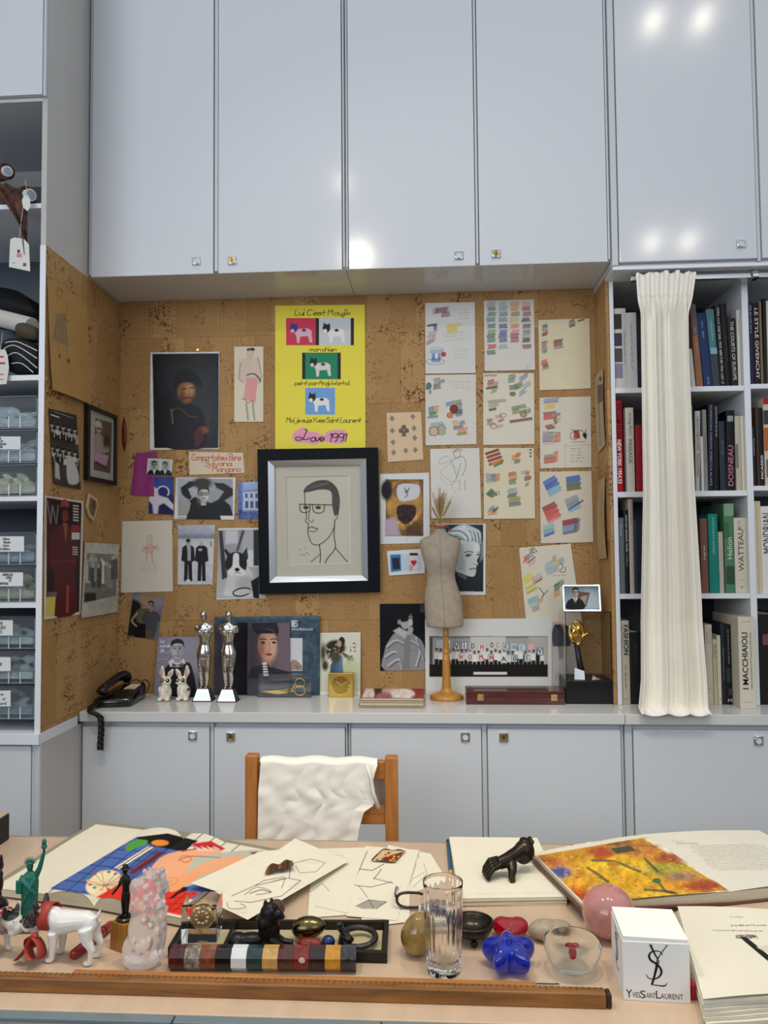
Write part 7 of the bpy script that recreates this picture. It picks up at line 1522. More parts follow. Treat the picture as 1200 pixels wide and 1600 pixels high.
bolt('folded_cloth', 'black cloth with thin cream stripes on the fabric shelf', [(2, 540), (20, 528), (57, 540), (57, 581), (20, 582), (8, 570)], YL+0.016, 0.25, '#101010',
     [[(6, 545), (24, 540), (58, 560)], [(12, 556), (28, 552), (58, 575)], [(8, 536), (16, 534), (30, 535), (58, 548)], [(18, 568), (34, 568), (52, 582)]])
# ================================================================== on the desk
def T(px, py, z=0.0): return atZ(px, py, ZT+z)
def flatcard(name, label, cat, corners, z, base, paint, m=PAPER, res=1.5, th=0.0004, curl=None, group=None):
    W_ = [T(p[0], p[1], z) for p in corners]; c = corners
    w = max(math.dist(c[0], c[1]), math.dist(c[3], c[2])); h = max(math.dist(c[0], c[3]), math.dist(c[1], c[2]))
    cv = Canvas(bilin(*W_, curl=curl), max(8, int(w*res)), max(8, int(h*res)), base); paint(cv)
    o = cv.mesh(name, m, None, th, n=(0, 0, 1)); return tag(o, label, cat, group)

# dark box, left edge
e = T(14.5, 1311); bx = thing('archive_box', 'dark flat box with a beige lid at the far left edge of the desk', 'box', e+Vector((-0.15, -0.1, 0)))
MB().box(e.x-0.34, e.x, e.y-0.26, e.y, ZT, ZT+0.066).build('box_body', mat('dark_box_cloth', '#2c281f', 0.8, var=0.3, vscale=80), bx, world=True, bevel=0.002)
MB().box(e.x-0.338, e.x-0.002, e.y-0.258, e.y-0.002, ZT+0.0662, ZT+0.0685).build('lid_paper', mat('beige_lid_paper', '#b3a184', 0.8), bx, world=True)

# large open picture book on the left
ZB = 0.024
G0, G1 = (288, 1304), (147, 1405); L0, L1 = (150, 1288), (-12, 1387); Q0, Q1 = (432, 1331), (292, 1436)
ob = thing('open_book', 'large open picture book with bold flat colour shapes on the left of the desk', 'book', T(160, 1350))
def page(a0, a1, g0, g1, hz_, side):
    A0, A1, g0, g1 = T(a0[0], a0[1], hz_), T(a1[0], a1[1], hz_), T(g0[0], g0[1], ZB), T(g1[0], g1[1], ZB)
    def bulge(U, V):
        s = U if side < 0 else 1-U       # 1 at the gutter
        return 0.011*np.sin(np.pi*np.clip((s-0.55)/0.45, 0, 1))*1.0-0.016*np.clip((s-0.9)/0.1, 0, 1)**2+0.0015*np.sin(V*6)
    q = (A0, g0, g1, A1) if side < 0 else (g0, A0, A1, g1)
    return bilin(*q, curl=bulge, n=np.array((0, 0, 1.0)))
def artbook(c):
    c.poly([(77, 1388.5), (213, 1308), (300, 1330), (436, 1340), (300, 1430), (150, 1400)], '#4c67a8', 0.8)
    for i in range(9): c.line([(70+i*26, 1400), (190+i*26, 1300)], 1.6, '#2c3468', 0.8)
    for i in range(7): c.line([(70+i*20, 1386-i*12), (190+i*22, 1402-i*13)], 1.6, '#2c3468', 0.8)
    c.poly([(-60, 1420), (-60, 1300), (150, 1270), (330, 1290), (300, 1306), (213, 1307.5), (77, 1389), (40, 1425)], '#dfd6c0', 0.8)
    c.poly([(213, 1308), (262, 1302), (310, 1314), (300, 1320), (288, 1331), (240, 1322), (214, 1310)], '#131012', 1); c.ell(250, 1317, 14.5, 5.5, '#e98a2e'); c.loop(250, 1317, 14.5, 5.5, 1.4, '#2a1a10')
    c.poly([(196, 1328), (200, 1318), (214, 1312), (230, 1313), (228, 1319), (212, 1325), (204, 1330)], '#4f9a3c', 1, sm=3)
    c.poly([(232, 1322), (240, 1324), (186, 1358), (178, 1356)], '#e8d8b8', 0.8); c.line([(236, 1322), (178, 1360)], 1.4, '#3a2a1c'); c.line([(246, 1328), (196, 1364)], 1.4, '#5a2a20'); c.poly([(250, 1330), (258, 1332), (208, 1366), (200, 1364)], '#7a2a22', 0.8)
    c.poly([(134, 1384), (152, 1364), (176, 1360), (190, 1370), (186, 1388), (160, 1400), (142, 1398)], '#ead9b4', 3, 1, 3)
    for i in range(14): a = i*0.45; c.line([(164, 1384), (164+26*math.cos(a), 1376+14*math.sin(a))], 1.2, ('#4d8a4a', '#c8484a', '#d9c46a')[i % 3], 0.9); c.ell(164+26*math.cos(a), 1376+14*math.sin(a), 3, 2, ('#c03a44', '#e2b04a', '#3f8a55')[i % 3])
    c.poly([(150, 1402), (190, 1380), (240, 1372), (300, 1395), (345, 1400), (290, 1432)], '#d9321f', 1.2)
    for i in range(5): c.line([(256+i*14, 1426-i*1), (290+i*16, 1396)], 1.2, '#7d150f', 0.9)
    for i in range(3): c.line([(250, 1404+i*9), (330, 1400+i*9)], 1.1, '#7d150f', 0.8)
    c.poly([(300, 1318), (330, 1314), (352, 1326), (330, 1338), (308, 1334)], '#c4232c', 2)
    c.poly([(262, 1334), (320, 1326), (352, 1334), (340, 1350), (300, 1362), (262, 1378), (228, 1382), (236, 1356)], '#eba57c', 1.4, 1, 3); c.poly([(300, 1346), (320, 1336), (400, 1328), (430, 1340), (372, 1372), (330, 1372), (284, 1386)], '#b9b7a4', 1.4, 1, 3)
    c.poly([(330, 1344), (380, 1338), (384, 1348), (340, 1360), (300, 1372), (290, 1366)], '#e9a47a', 1.2, 1, 3); c.poly([(258, 1384), (280, 1370), (306, 1360), (312, 1368), (290, 1384), (268, 1394)], '#eb9f6c', 1.2, 1, 3)
    c.line([(278, 1344), (300, 1338), (344, 1340)], 1.2, '#6a3a2a', 0.8, 3); c.loop(290, 1342, 9, 5, 1.2, '#b5702c'); c.loop(266, 1378, 12, 6, 1.2, '#d98a2c', 1, -15); c.line([(284, 1330), (330, 1322), (344, 1326)], 1.5, '#7a1f20')
    c.poly([(262, 1406), (276, 1394), (290, 1386), (293, 1391), (280, 1396), (272, 1402)], '#14110f', 1); c.ell(288, 1389, 5, 3, '#14110f'); c.poly([(390, 1332), (412, 1330), (428, 1338), (404, 1340)], '#6a1f20', 1.5)
    for i in range(16): c.line([(304+i*2.4, 1322+(i % 4)), (310+i*2.4, 1330-(i % 3))], 0.9, '#f0e6dc', 0.8)
for side, a0, a1, hz_ in ((-1, L0, L1, 0.020), (1, Q0, Q1, 0.020)):
    fn = page(a0, a1, G0, G1, hz_, side); c = Canvas(fn, 200, 110, '#dfd6c0'); artbook(c)
    c.mesh('left_page' if side < 0 else 'right_page', PAPER, ob, 0.0004, n=(0, 0, 1))
    P = c.P; h, w = P.shape[:2]; m = MB()      # block of leaves below the page
    ring = [P[0, j] for j in range(0, w, 8)]+[P[i, -1] for i in range(8, h, 8)]+[P[-1, j] for j in range(w-1, -1, -8)]+[P[i, 0] for i in range(h-1, 0, -8)]
    m.loft([[Vector((p[0], p[1], ZT+0.005)) for p in ring], [Vector(p)-Vector((0, 0, 0.0012)) for p in ring]], cap=False)
    m.build('leaves', mat('page_edges', '#cfc6ae', 0.8, var=0.2, vscale=40, stretch=(0.4, 0.4, 40)), ob, world=True)
def spread(p, k, g): return g+(p-g)*k
cs = [T(*p) for p in (L0, Q0, Q1, L1)]; g = sum(cs, Vector())/4
MB().hexa([Vector((p.x, p.y, ZT+0.0006)) for p in (spread(cs[3], 1.03, g), spread(T(*G1), 1.03, g), spread(T(*G0), 1.03, g), spread(cs[0], 1.03, g))]+[Vector((p.x, p.y, ZT+0.0045)) for p in (spread(cs[3], 1.03, g), spread(T(*G1), 1.03, g), spread(T(*G0), 1.03, g), spread(cs[0], 1.03, g))]).build('cover', mat('sage_book_cloth', '#8d8c72', 0.7), ob, world=True)
MB().hexa([Vector((p.x, p.y, ZT+0.0006)) for p in (spread(T(*G1), 1.03, g), spread(cs[2], 1.03, g), spread(cs[1], 1.03, g), spread(T(*G0), 1.03, g))]+[Vector((p.x, p.y, ZT+0.0045)) for p in (spread(T(*G1), 1.03, g), spread(cs[2], 1.03, g), spread(cs[1], 1.03, g), spread(T(*G0), 1.03, g))]).build('cover', mat('sage_book_cloth'), ob, world=True)

# sketch sheets in the middle
SK = '#45413b'
def s1(c):
    c.scrib(332, 1396, 26, 2, 6, '#a09a8c', 0.6, 0.6, 5, -28); c.line([(372, 1380), (408, 1358), (430, 1352)], 1.0, SK, 0.6, 3)
def s2(c):
    c.line([(440, 1362), (454, 1352), (452, 1372)], 1.0, SK); c.line([(454, 1350), (486, 1342), (508, 1348), (494, 1362), (468, 1364), (462, 1352)], 1.0, SK, 0.7); c.scrib(466, 1343, 36, 2, 3, SK, 0.5, 0.5, 8, 6)
    c.line([(362, 1400), (398, 1384), (450, 1372), (470, 1376), (440, 1400), (392, 1410), (366, 1408)], 1.1, SK, 0.9); c.line([(382, 1398), (402, 1386), (424, 1394), (400, 1398)], 0.9, '#3a3630', 1, 3); c.line([(390, 1396), (408, 1390), (424, 1394)], 1.2, '#2f2b26'); c.line([(424, 1378), (446, 1372), (440, 1388)], 1.0, SK)
    c.line([(398, 1384), (412, 1376), (444, 1370)], 1.0, SK); c.line([(354, 1410), (360, 1420), (384, 1418), (376, 1412)], 1.0, SK, 1, 3); c.scrib(366, 1424, 26, 2, 4, '#7a7468', 0.6, 0.6, 9, -8); c.scrib(450, 1384, 22, 3, 3.4, '#a8675c', 0.6, 0.6, 10, -14); c.scrib(458, 1380, 20, 2, 3, SK, 0.5, 0.5, 11, -8)
def s3(c):
    c.line([(484, 1394), (504, 1380), (514, 1392)], 1.0, SK, 0.7); c.scrib(498, 1334, 48, 2, 3.2, SK, 0.55, 0.5, 12, 4); c.line([(492, 1416), (540, 1426), (556, 1424)], 1.0, SK, 0.5)
def s4(c):
    c.line([(562, 1358), (554, 1380), (562, 1386), (574, 1402)], 1.0, SK, 0.9, 3); c.line([(562, 1358), (582, 1360), (600, 1350)], 1.1, SK); c.line([(574, 1330), (562, 1358)], 1.1, SK); c.line([(584, 1372), (598, 1376), (614, 1380)], 2, '#8a857a', 0.7); c.line([(584, 1374), (596, 1358)], 1.1, SK); c.line([(560, 1384), (580, 1386), (612, 1378)], 1.0, SK)
    c.poly([(556, 1416), (576, 1406), (604, 1410), (588, 1420), (566, 1420)], '#77726a', 1.5, 0.7); c.line([(556, 1416), (576, 1406), (604, 1409), (588, 1420)], 0.9, '#3a362f'); c.line([(576, 1406), (584, 1419)], 0.9, '#3a362f'); c.scrib(560, 1404, 12, 1, 3, SK, 0.5, 0.7, 14)
def s5(c):
    c.line([(634, 1340), (642, 1330), (650, 1332), (655, 1340)], 1.0, SK, 0.7, 3); c.line([(636, 1388), (644, 1374), (664, 1362)], 1.0, SK, 0.6); c.line([(612, 1398), (630, 1382), (638, 1392)], 1.0, SK, 0.6); c.line([(650, 1350), (644, 1372)], 1.0, SK, 0.6); c.line([(662, 1350), (668, 1364), (646, 1386)], 1.0, SK, 0.6)
PG_ = 'loose sketch sheets on the desk'
KR = '#e6dec8'
flatcard('sketch_sheet', 'pencil sketch sheet with its right edge under the folder of drawings, beside the pencil', 'drawing', [(606, 1320), (673, 1334), (699, 1376), (596, 1412)], 0.0012, KR, s5, group=PG_)
flatcard('sketch_sheet', 'sketch sheet mostly hidden between the two fabric-swatch drawings', 'drawing', [(488, 1326), (575, 1324), (562, 1428), (481, 1434)], 0.0020, KR, s3, group=PG_)
flatcard('sketch_sheet', 'low sketch sheet reaching towards the marble egg', 'drawing', [(560, 1368), (640, 1372), (640, 1440), (566, 1449)], 0.0028, KR, lambda c: c.scrib(604, 1440, 20, 1, 4, '#8a8478', 0.6, 0.5, 3, -12), group=PG_)
flatcard('sketch_sheet', 'upper sketch sheet bearing the red patterned swatch', 'drawing', [(571, 1322), (655, 1328), (620, 1438), (541, 1431)], 0.0040, KR, s4, res=1.8, group=PG_)
S1W = [T(404, 1331, 0.032), T(486, 1322, 0.026), T(396, 1410, 0.024), T(298, 1380, 0.034)]
c = Canvas(bilin(*S1W), 150, 110, KR); s1(c); tag(c.mesh('sketch_sheet', PAPER, None, 0.0004, n=(0, 0, 1)), 'faint sketch sheet lying across the open picture book, beneath the brown-swatch drawing', 'drawing', PG_)
S2W = [T(461, 1310, 0.038), T(545, 1345, 0.010), T(387, 1437, 0.030), T(322, 1406, 0.041)]
c = Canvas(bilin(*S2W), 190, 170, KR); s2(c); tag(c.mesh('sketch_sheet', PAPER, None, 0.0004, n=(0, 0, 1)), 'large sketch sheet bearing the brown swatch, its corner over the dark tray', 'drawing', PG_)
def swatch(name, label, pts, z, fn_col, amp):
    c = [T(p[0], p[1], z) for p in pts]
    cv = Canvas(bilin(*c, curl=lambda U, V: amp*(np.sin(U*11+V*3)*0.5+0.5)+0.002), 60, 30, '#5c3c22'); fn_col(cv)
    o = cv.mesh(name, CLOTH, None, 0.0006, n=(0, 0, 1)); tag(o, label, 'fabric swatch')
def brownw(c):
    for i in range(9): c.line([(410+i*6, 1376), (414+i*6, 1344)], 2.2, ('#2a1a10', '#8a6a44', '#3f2a18')[i % 3], 0.8)
swatch('fabric_swatch', 'crumpled brown fabric swatch on the large sketch sheet', [(420, 1356), (457, 1346), (459, 1357), (414, 1369)], 0.034, brownw, 0.006)
def redw(c):
    c.poly([(579, 1348), (598, 1328), (634, 1330), (616, 1350)], '#cdb68c', 1); c.poly([(598, 1340), (632, 1330), (614, 1350), (600, 1347)], '#7a2018', 1)
    r = random.Random(2)
    for i in range(26): c.ell(r.uniform(582, 626), r.uniform(1329, 1348), 2, 1.4, r.choice(['#b5301f', '#3f5a34', '#d9b04a', '#8a1f18']))
swatch('fabric_swatch', 'red and cream patterned fabric swatch on the sketch near the pencil', [(598, 1328.5), (634, 1330.5), (617, 1349), (580, 1346)], 0.0055, redw, 0.003)

# pencil, drawing pad, bronze hand
a, b = T(700, 1314, 0.005), T(704.5, 1366, 0.005); pn = thing('pencil', 'blue pencil lying beside the thick drawing pad', 'pencil', a)
d = (b-a).normalized()
MB().tube([a+d*0.012, b-d*0.014], 0.0048, 6).build('barrel', mat('blue_pencil_paint', '#1f5578', 0.35), pn, world=True)
MB().tube([b-d*0.0139, b], [0.0046, 0.0008], 10).build('sharpened_tip', mat('pencil_wood', '#c9a06a', 0.6), pn, world=True)
MB().tube([a, a+d*0.0119], 0.005, 12).build('end_cap', BLACK, pn, world=True)
HP = 0.017
pd = thing('drawing_pad', 'thick cream drawing pad under the bronze hand', 'drawing pad', T(790, 1360))
pc = [T(702, 1307.5, HP), T(839, 1309, HP), T(885, 1401, HP), T(718, 1404, HP)]
c = Canvas(bilin(*pc), 190, 110, '#e8e0ca')
c.scrib(742, 1396.5, 126, 1, 4.4, '#a9a294', 0.7, 0.55, 21, -0.6, 0.02)
c.mesh('top_sheet', PAPER, pd, 0.0005, n=(0, 0, 1))
m = MB(); r_ = random.Random(3)
for k in range(6):
    z0, z1 = 0.0004+k*(HP-0.0012)/6, 0.0002+(k+1)*(HP-0.0012)/6
    o = [Vector((r_.uniform(-0.0015, 0.0015), r_.uniform(-0.002, 0.002), 0)) for _ in range(4)]
    m.loft([[Vector((p.x, p.y, ZT+z))+q for p, q in zip(pc, o)] for z in (z0, z1)])
m.build('sheets_below', mat('pad_edges', '#d9cfb4', 0.8, var=0.15, vscale=50, stretch=(0.5, 0.5, 30)), pd, world=True)
BRZ = mat('dark_bronze', '#3a332c', 0.28, 0.85, var=0.4, vscale=30, bump=0.06, bscale=60)
b0 = T(800, 1372, HP); u = mpp(b0); hd = thing('bronze_hand', 'small dark bronze hand sculpture resting on the drawing pad', 'sculpture', b0+Vector((0, 0, 0.0005)))
def H(x, y, dz): return ((x-800)*u, dz*u, max(0.0, (1380-y)*u))   # photo offsets -> local
b = MB()
b.ell(H(822, 1350, 26), (17*u, 15*u, 19*u), (0, 0.3, 0)); b.tube([H(824, 1342, 26), H(810, 1349, 18), H(794, 1356, 8), H(780, 1360, 4)], [11*u, 10.5*u, 11*u, 9.5*u], 14)
b.ell(H(826, 1338, 30), (12*u, 11*u, 8*u), (0, 0.6, 0))
for k, (dy, ln) in enumerate(((10, 0.9), (2, 1.0), (-6, 0.96), (-13, 0.82))):
    b.tube([H(780+k*0.6, 1357+k*1.3, 8+dy*0.8), H(768-2*ln+k*1.2, 1358+k*1.8, 2+dy*0.9), H(761-3*ln+k*1.6, 1367+k*1.2, -3+dy*0.9), H(758-2*ln+k*1.8, 1376+k*0.6, -5+dy*0.9)], [4.6*u, 4.3*u, 3.8*u, 3.2*u], 10)
b.tube([H(800, 1360, 4), H(800, 1368, -8), H(798, 1374, -14), H(800, 1379.5, -17)], [9*u, 6.6*u, 5.4*u, 4.4*u], 12)
b.build('hand', BRZ, hd, remesh=0.0013, smit=1)
kn = MB()
for k in range(7): a = k*0.9; kn.ell(Vector(H(829, 1336, 30))+Vector((6*u*math.cos(a), 6*u*math.sin(a), 3*u*math.sin(a*2))), 4.5*u, None, 10, 8)
kn.build('knotted_wrist', BRZ, hd, remesh=0.0016, smit=2)

# open art book on the right
ZR = 0.026
rb_ = thing('open_book', 'open art book with a yellow and orange painted page on the right of the desk', 'book', T(1030, 1370))
g0, g1 = (1007, 1303.5), (1142, 1393)
lp = [T(833, 1333, 0.038), T(*g0, ZR), T(*g1, ZR), T(911, 1414, 0.034)]
def bul(U, V): return 0.004*np.sin(np.pi*U)
c = Canvas(bilin(*lp, curl=bul), 230, 120, '#ddd4bd')
def paintpage(c):
    c.poly([(838, 1337), (1003, 1309), (1138, 1391), (914, 1412)], '#c9902c', 1)
    for (x, y, rx, ry, k, s) in ((862, 1348, 24, 8, '#c98a4a', 6), (868, 1366, 22, 9, '#5a6a94', 5), (890, 1392, 26, 12, '#cc6a24', 8), (900, 1378, 20, 8, '#e0a52c', 6), (940, 1330, 26, 8, '#a8542c', 5), (975, 1326, 22, 8, '#7a7a4a', 6), (1000, 1328, 30, 10, '#b5703c', 8), (960, 1352, 50, 14, '#e0b82c', 10), (985, 1372, 46, 14, '#dca824', 10), (1040, 1358, 34, 10, '#9aa03c', 10), (1066, 1370, 26, 8, '#8a6a5c', 8), (1060, 1388, 40, 10, '#d9902c', 8), (930, 1402, 30, 8, '#d4782c', 6), (1094, 1386, 28, 6, '#a84a2c', 6), (1012, 1396, 50, 8, '#e2b434', 8), (858, 1346, 20, 6, '#b0582c', 6), (1104, 1382, 26, 7, '#9a3a28', 6), (905, 1402, 20, 9, '#b8401f', 7), (1050, 1340, 30, 8, '#a4482e', 8), (876, 1362, 16, 8, '#4c5c92', 5), (960, 1316, 30, 5, '#8a4a3c', 5)):
        c.ell(x, y, rx, ry, k, soft=s, a=0.85)
    c.noise(0.30, 7, 6)
    r = random.Random(12)
    for i in range(420):
        x, y = r.uniform(845, 1125), r.uniform(1312, 1410); l = r.uniform(1.5, 6); c.line([(x, y), (x+l, y+r.uniform(-2, 2))], r.uniform(0.8, 2.0), r.choice(['#e6c63c', '#c8641f', '#b5431f', '#e39a30', '#5a5f34', '#7a3a34', '#e8cf6a', '#3f5a4a', '#8a2f24', '#54508a']), 0.55) if 1308+(x-1003)*0.62 < y or x < 1003 else None
    c.poly([(954, 1326), (984, 1321), (994, 1329), (964, 1334)], '#4c4a34', 1.4); c.poly([(926, 1340), (940, 1324), (960, 1336), (940, 1344)], '#b5432c', 2, 0.8)
    for p in (((925, 1344), (960, 1346), (985, 1356), (1000, 1362)), ((918, 1356), (934, 1366), (950, 1378)), ((1008, 1342), (1022, 1356), (1028, 1362)), ((1030, 1380), (1040, 1392), (1050, 1394)), ((1008, 1390), (1034, 1392), (1056, 1396))): c.line(p, 4, '#2c4a3c', 0.8, 3)
    c.ell(1026, 1376, 7, 4, '#3c6a44'); c.ell(958, 1350, 10, 4, '#c07a24'); 
    # page margin again
    c.poly([(820, 1330), (838, 1337), (914, 1412), (905, 1420)], '#d9cfb8', 0.8); c.poly([(833, 1332), (1007, 1302), (1003, 1309), (838, 1337)], '#ddd4bd', 0.8)
paintpage(c); c.mesh('left_page', PAPER, rb_, 0.0004, n=(0, 0, 1))
rp = [T(*g0, ZR), T(1186, 1297.5, ZR), T(1332, 1374, ZR), T(*g1, ZR)]
c = Canvas(bilin(*rp, curl=lambda U, V: 0.004*np.sin(np.pi*U)), 240, 90, '#dad5c6')
for i in range(13):
    y = 1322+i*3.1; o = i*3.3; c.scrib(1073+o, y, 122, 1, 2.2, '#77736a', 0.7, 0.75, 40+i, -1.2, 0.08)
c.scrib(1050, 1315, 22, 1, 2.2, '#77736a', 0.7, 0.7, 60); c.scrib(1055, 1318, 40, 1, 2.4, '#55524a', 0.8, 0.8, 61)
c.mesh('right_page', PAPER, rb_, 0.0004, n=(0, 0, 1))
PE = mat('page_edges')
for q, lo in ((lp, (0.0235, 0.0006, 0.0006, 0.0225)), (rp, (0.0006,)*4)):
    MB().loft([[Vector((p.x, p.y, ZT+z+0.0046)) for p, z in zip(q, lo)], [p-Vector((0, 0, 0.001)) for p in q]]).build('leaves', PE, rb_, world=True)
    g = sum(q, Vector())/4; qq = [g+(p-g)*1.035 for p in q]
    MB().loft([[Vector((p.x, p.y, ZT+z)) for p, z in zip(qq, lo)], [Vector((p.x, p.y, ZT+z+0.0044)) for p, z in zip(qq, lo)]]).build('cover', mat('brown_book_board', '#6a4634', 0.6), rb_, world=True)

# thick deckle-edged sheaf at the lower right
ZS_ = 0.040
sf = thing('paper_sheaf', 'thick sheaf of soft cream pages with upside-down print at the lower right', 'printed pages', T(1180, 1510))
fs = [T(1058, 1417, ZS_), T(1330, 1424, ZS_), T(1400, 1540, ZS_), T(1098, 1562, ZS_)]
r_ = random.Random(6)
for k in range(7):
    z0, z1 = 0.0006+k*(ZS_-0.001)/7, (k+1)*(ZS_-0.001)/7-0.0002; ox, oy = r_.uniform(-0.004, 0.004), r_.uniform(-0.006, 0.003)-0.012*(1-k/6)
    n = 40; ring0 = []
    for a, b_, nn in ((fs[3], fs[2], n), (fs[2], fs[1], 6), (fs[1], fs[0], 6), (fs[0], fs[3], 12)):
        for i in range(nn): ring0.append(a+(b_-a)*(i/nn))
    def wv(p, i, z): return Vector((p.x+ox*0.5, p.y+oy+0.0010*math.sin(i*0.35+k), ZT+z+0))
    MB().loft([[wv(p, i, z0) for i, p in enumerate(ring0)], [wv(p, i, z1) for i, p in enumerate(ring0)]]).build('gathering', mat('deckle_paper', '#ddd5c1', 0.85, var=0.06, vscale=30), sf, world=True)
c = Canvas(bilin(*[p+Vector((0, -0.002, 0.0022)) for p in fs], curl=lambda U, V: 0.0015*np.sin(U*7)), 200, 150, '#e2dbc8')
c.poly([(1155, 1464), (1166, 1464), (1203, 1494), (1200, 1502)], '#1a1a18', 0.8); c.poly([(1182, 1480), (1210, 1474), (1210, 1494)], '#cfc9b9', 1)
c.scrib(1140, 1433, 26, 1, 4, '#8a867c', 1.0, 0.6, 71); c.scrib(1142, 1446, 66, 1, 4, '#55524b', 1.3, 0.8, 72); c.scrib(1112, 1453.5, 92, 1, 3, '#77736a', 1.1, 0.8, 73, 1.0); c.write('NOISIV ERBMA', 1150, 1466, 5, '#2f2d29', 1.2, -0.1, 0.7)
c.mesh('top_page', PAPER, sf, 0.0005, n=(0, 0, 1))
rd = T(1086, 1566); tag(MB().box(rd.x-0.004, rd.x+0.004, rd.y+0.004, rd.y+0.03, ZT+0.0005, ZT+0.024).build('red_bookmark', mat('red_card', '#b01822', 0.5), loc=rd, world=True, bevel=0.001), 'bright red slip between the white cube and the sheaf', 'paper slip')

# white memo cube with monogram
FL, FR = T(974.5, 1563), T(1079.5, 1569); ex = (FR-FL); sz = ex.length; ex.normalize(); ey = Vector((-ex.y, ex.x, 0))
cu_ = thing('memo_cube', 'white paper memo cube with a black monogram at the front of the desk', 'memo cube', (FL+FR)/2)
CUBE = mat('white_cube_card', '#eceae6', 0.6)
hc = sz*0.965
def cub(u, v, w): return FL+ex*(u*sz)+ey*(v*sz)+Vector((0, 0, w*hc))
MB().hexa([cub(0, 0, 0), cub(1, 0, 0), cub(1, 1, 0), cub(0, 1, 0), cub(0, 0, 0.93), cub(1, 0, 0.93), cub(1, 1, 0.93), cub(0, 1, 0.93)]).build('box', CUBE, cu_, world=True, bevel=0.0012)
MB().hexa([cub(0.012, 0.012, 0.931), cub(0.988, 0.012, 0.931), cub(0.988, 0.988, 0.931), cub(0.012, 0.988, 0.931), cub(0.012, 0.012, 1.0), cub(0.988, 0.012, 0.985), cub(0.988, 0.988, 1.0), cub(0.012, 0.988, 1.005)]).build('paper_block', mat('memo_paper', '#f1efe9', 0.8, var=0.05, vscale=80, stretch=(0.3, 0.3, 50)), cu_, world=True)
def strip(mb, pts, wds, fp):   # flat ribbon with varying width in face coordinates
    pts = catmull(pts, 6); n = len(pts); wd = np.interp(np.linspace(0, 1, n), np.linspace(0, 1, len(wds)), wds); L, R2 = [], []
    for i, p in enumerate(pts):
        t = pts[min(i+1, n-1)]-pts[max(i-1, 0)]; t = t/(np.linalg.norm(t)+1e-9); q = np.array((-t[1], t[0]))*wd[i]/2
        L.append(fp(*(p+q))); R2.append(fp(*(p-q)))
    mb.loft([L, R2], closed=False)
INKM = mat('printed_black', '#0e0d0d', 0.5)
def mono(fp, mb):
    """interlaced letter monogram, face coordinates 0..1"""
    strip(mb, [(0.42, 0.955), (0.45, 0.88), (0.485, 0.80), (0.525, 0.72)], [0.035, 0.03, 0.026, 0.02], fp)
    strip(mb, [(0.665, 0.955), (0.60, 0.86), (0.53, 0.74), (0.50, 0.62), (0.455, 0.40), (0.43, 0.30)], [0.012, 0.014, 0.018, 0.02, 0.022, 0.024], fp)
    strip(mb, [(0.60, 0.79), (0.565, 0.845), (0.50, 0.86), (0.43, 0.835), (0.395, 0.77), (0.42, 0.70), (0.49, 0.65), (0.55, 0.59), (0.575, 0.51), (0.54, 0.43), (0.46, 0.385), (0.38, 0.40), (0.345, 0.455)], [0.01, 0.016, 0.018, 0.024, 0.034, 0.036, 0.034, 0.034, 0.034, 0.026, 0.018, 0.014, 0.012], fp)
    strip(mb, [(0.545, 0.71), (0.50, 0.55), (0.46, 0.40), (0.425, 0.285)], [0.012, 0.03, 0.03, 0.03], fp)
    strip(mb, [(0.42, 0.292), (0.52, 0.282), (0.60, 0.278), (0.64, 0.30), (0.655, 0.335)], [0.014, 0.018, 0.024, 0.014, 0.008], fp)
    for (a, b_) in ((0.395, 0.455), (0.64, 0.69)): strip(mb, [(a, 0.957), ((a+b_)/2, 0.957), (b_, 0.957)], [0.008, 0.008, 0.008], fp)
mb = MB(); fpF = lambda x, y: cub(x, -0.004, y*0.93); mono(fpF, mb); mb.build('monogram', INKM, cu_, world=True)
mb = MB(); o = cub(0.5, -0.004, 0.115); M = frame_at(o, ex, (0, 0, 1))
k = 0.0
for tx, xx, ww, hh, dy in (('Y', 0.098, 0.105, 0.15, 0.0), ('VES', 0.205, 0.125, 0.10, -0.014), ('S', 0.305, 0.085, 0.145, -0.004), ('AINT', 0.425, 0.15, 0.10, -0.014), ('L', 0.535, 0.075, 0.145, 0.006), ('AURENT', 0.735, 0.36, 0.10, -0.014)):
    mb.text(tx, frame_at(cub(xx-0.015, -0.004, (0.115+dy)), ex, (0, 0, 1)), w=ww*sz*0.93, h=hh*sz*0.8, col='#0e0d0d')
mb.c = [None]*len(mb.c); mb.build('name_lettering', INKM, cu_, world=True)
mb = MB(); mono(lambda x, y: cub(-0.004, 1-x, y*0.93), mb); mb.build('side_monogram', INKM, cu_, world=True)

# stones, glass, small ornaments
def base(px, py): return T(px, py)
def one(name, label, cat, px, py, mb, m, **k): return tag(mb.build(name, m, loc=base(px, py), **k), label, cat)
QZ = mat('rose_quartz', '#d9968e', 0.10, trans=0.30, ior=1.5, var=0.25, vscale=18, coat=0.5)
p = base(952, 1464); u = mpp(p); one('quartz_ball', 'pink rose quartz ball behind the white memo cube', 'stone ball', 952, 1464, MB().ell((0, 0, 39*u), (41*u, 41*u, 39*u), None, 40, 24), QZ, smooth=True)
p = base(860, 1468); u = mpp(p); b = MB(); b.ell((-8*u, 0, 15*u), (26*u, 20*u, 15*u), (0, 0.06, 0.2)); b.ell((12*u, 2*u, 14*u), (23*u, 20*u, 14*u), (0, -0.1, 0)); b.ell((-18*u, 0, 13*u), (18*u, 14*u, 11*u))
one('grey_pebble', 'smooth grey-brown pebble behind the glass bowl paperweight', 'pebble', 860, 1468, b, mat('grey_pebble', '#a3937c', 0.45, var=0.2, vscale=60), remesh=0.003, smit=6)
RG = mat('ruby_glass', '#c00a2a', 0.03, trans=0.75, ior=1.5, coat=0.5)
p = base(798, 1464); u = mpp(p); b = MB()
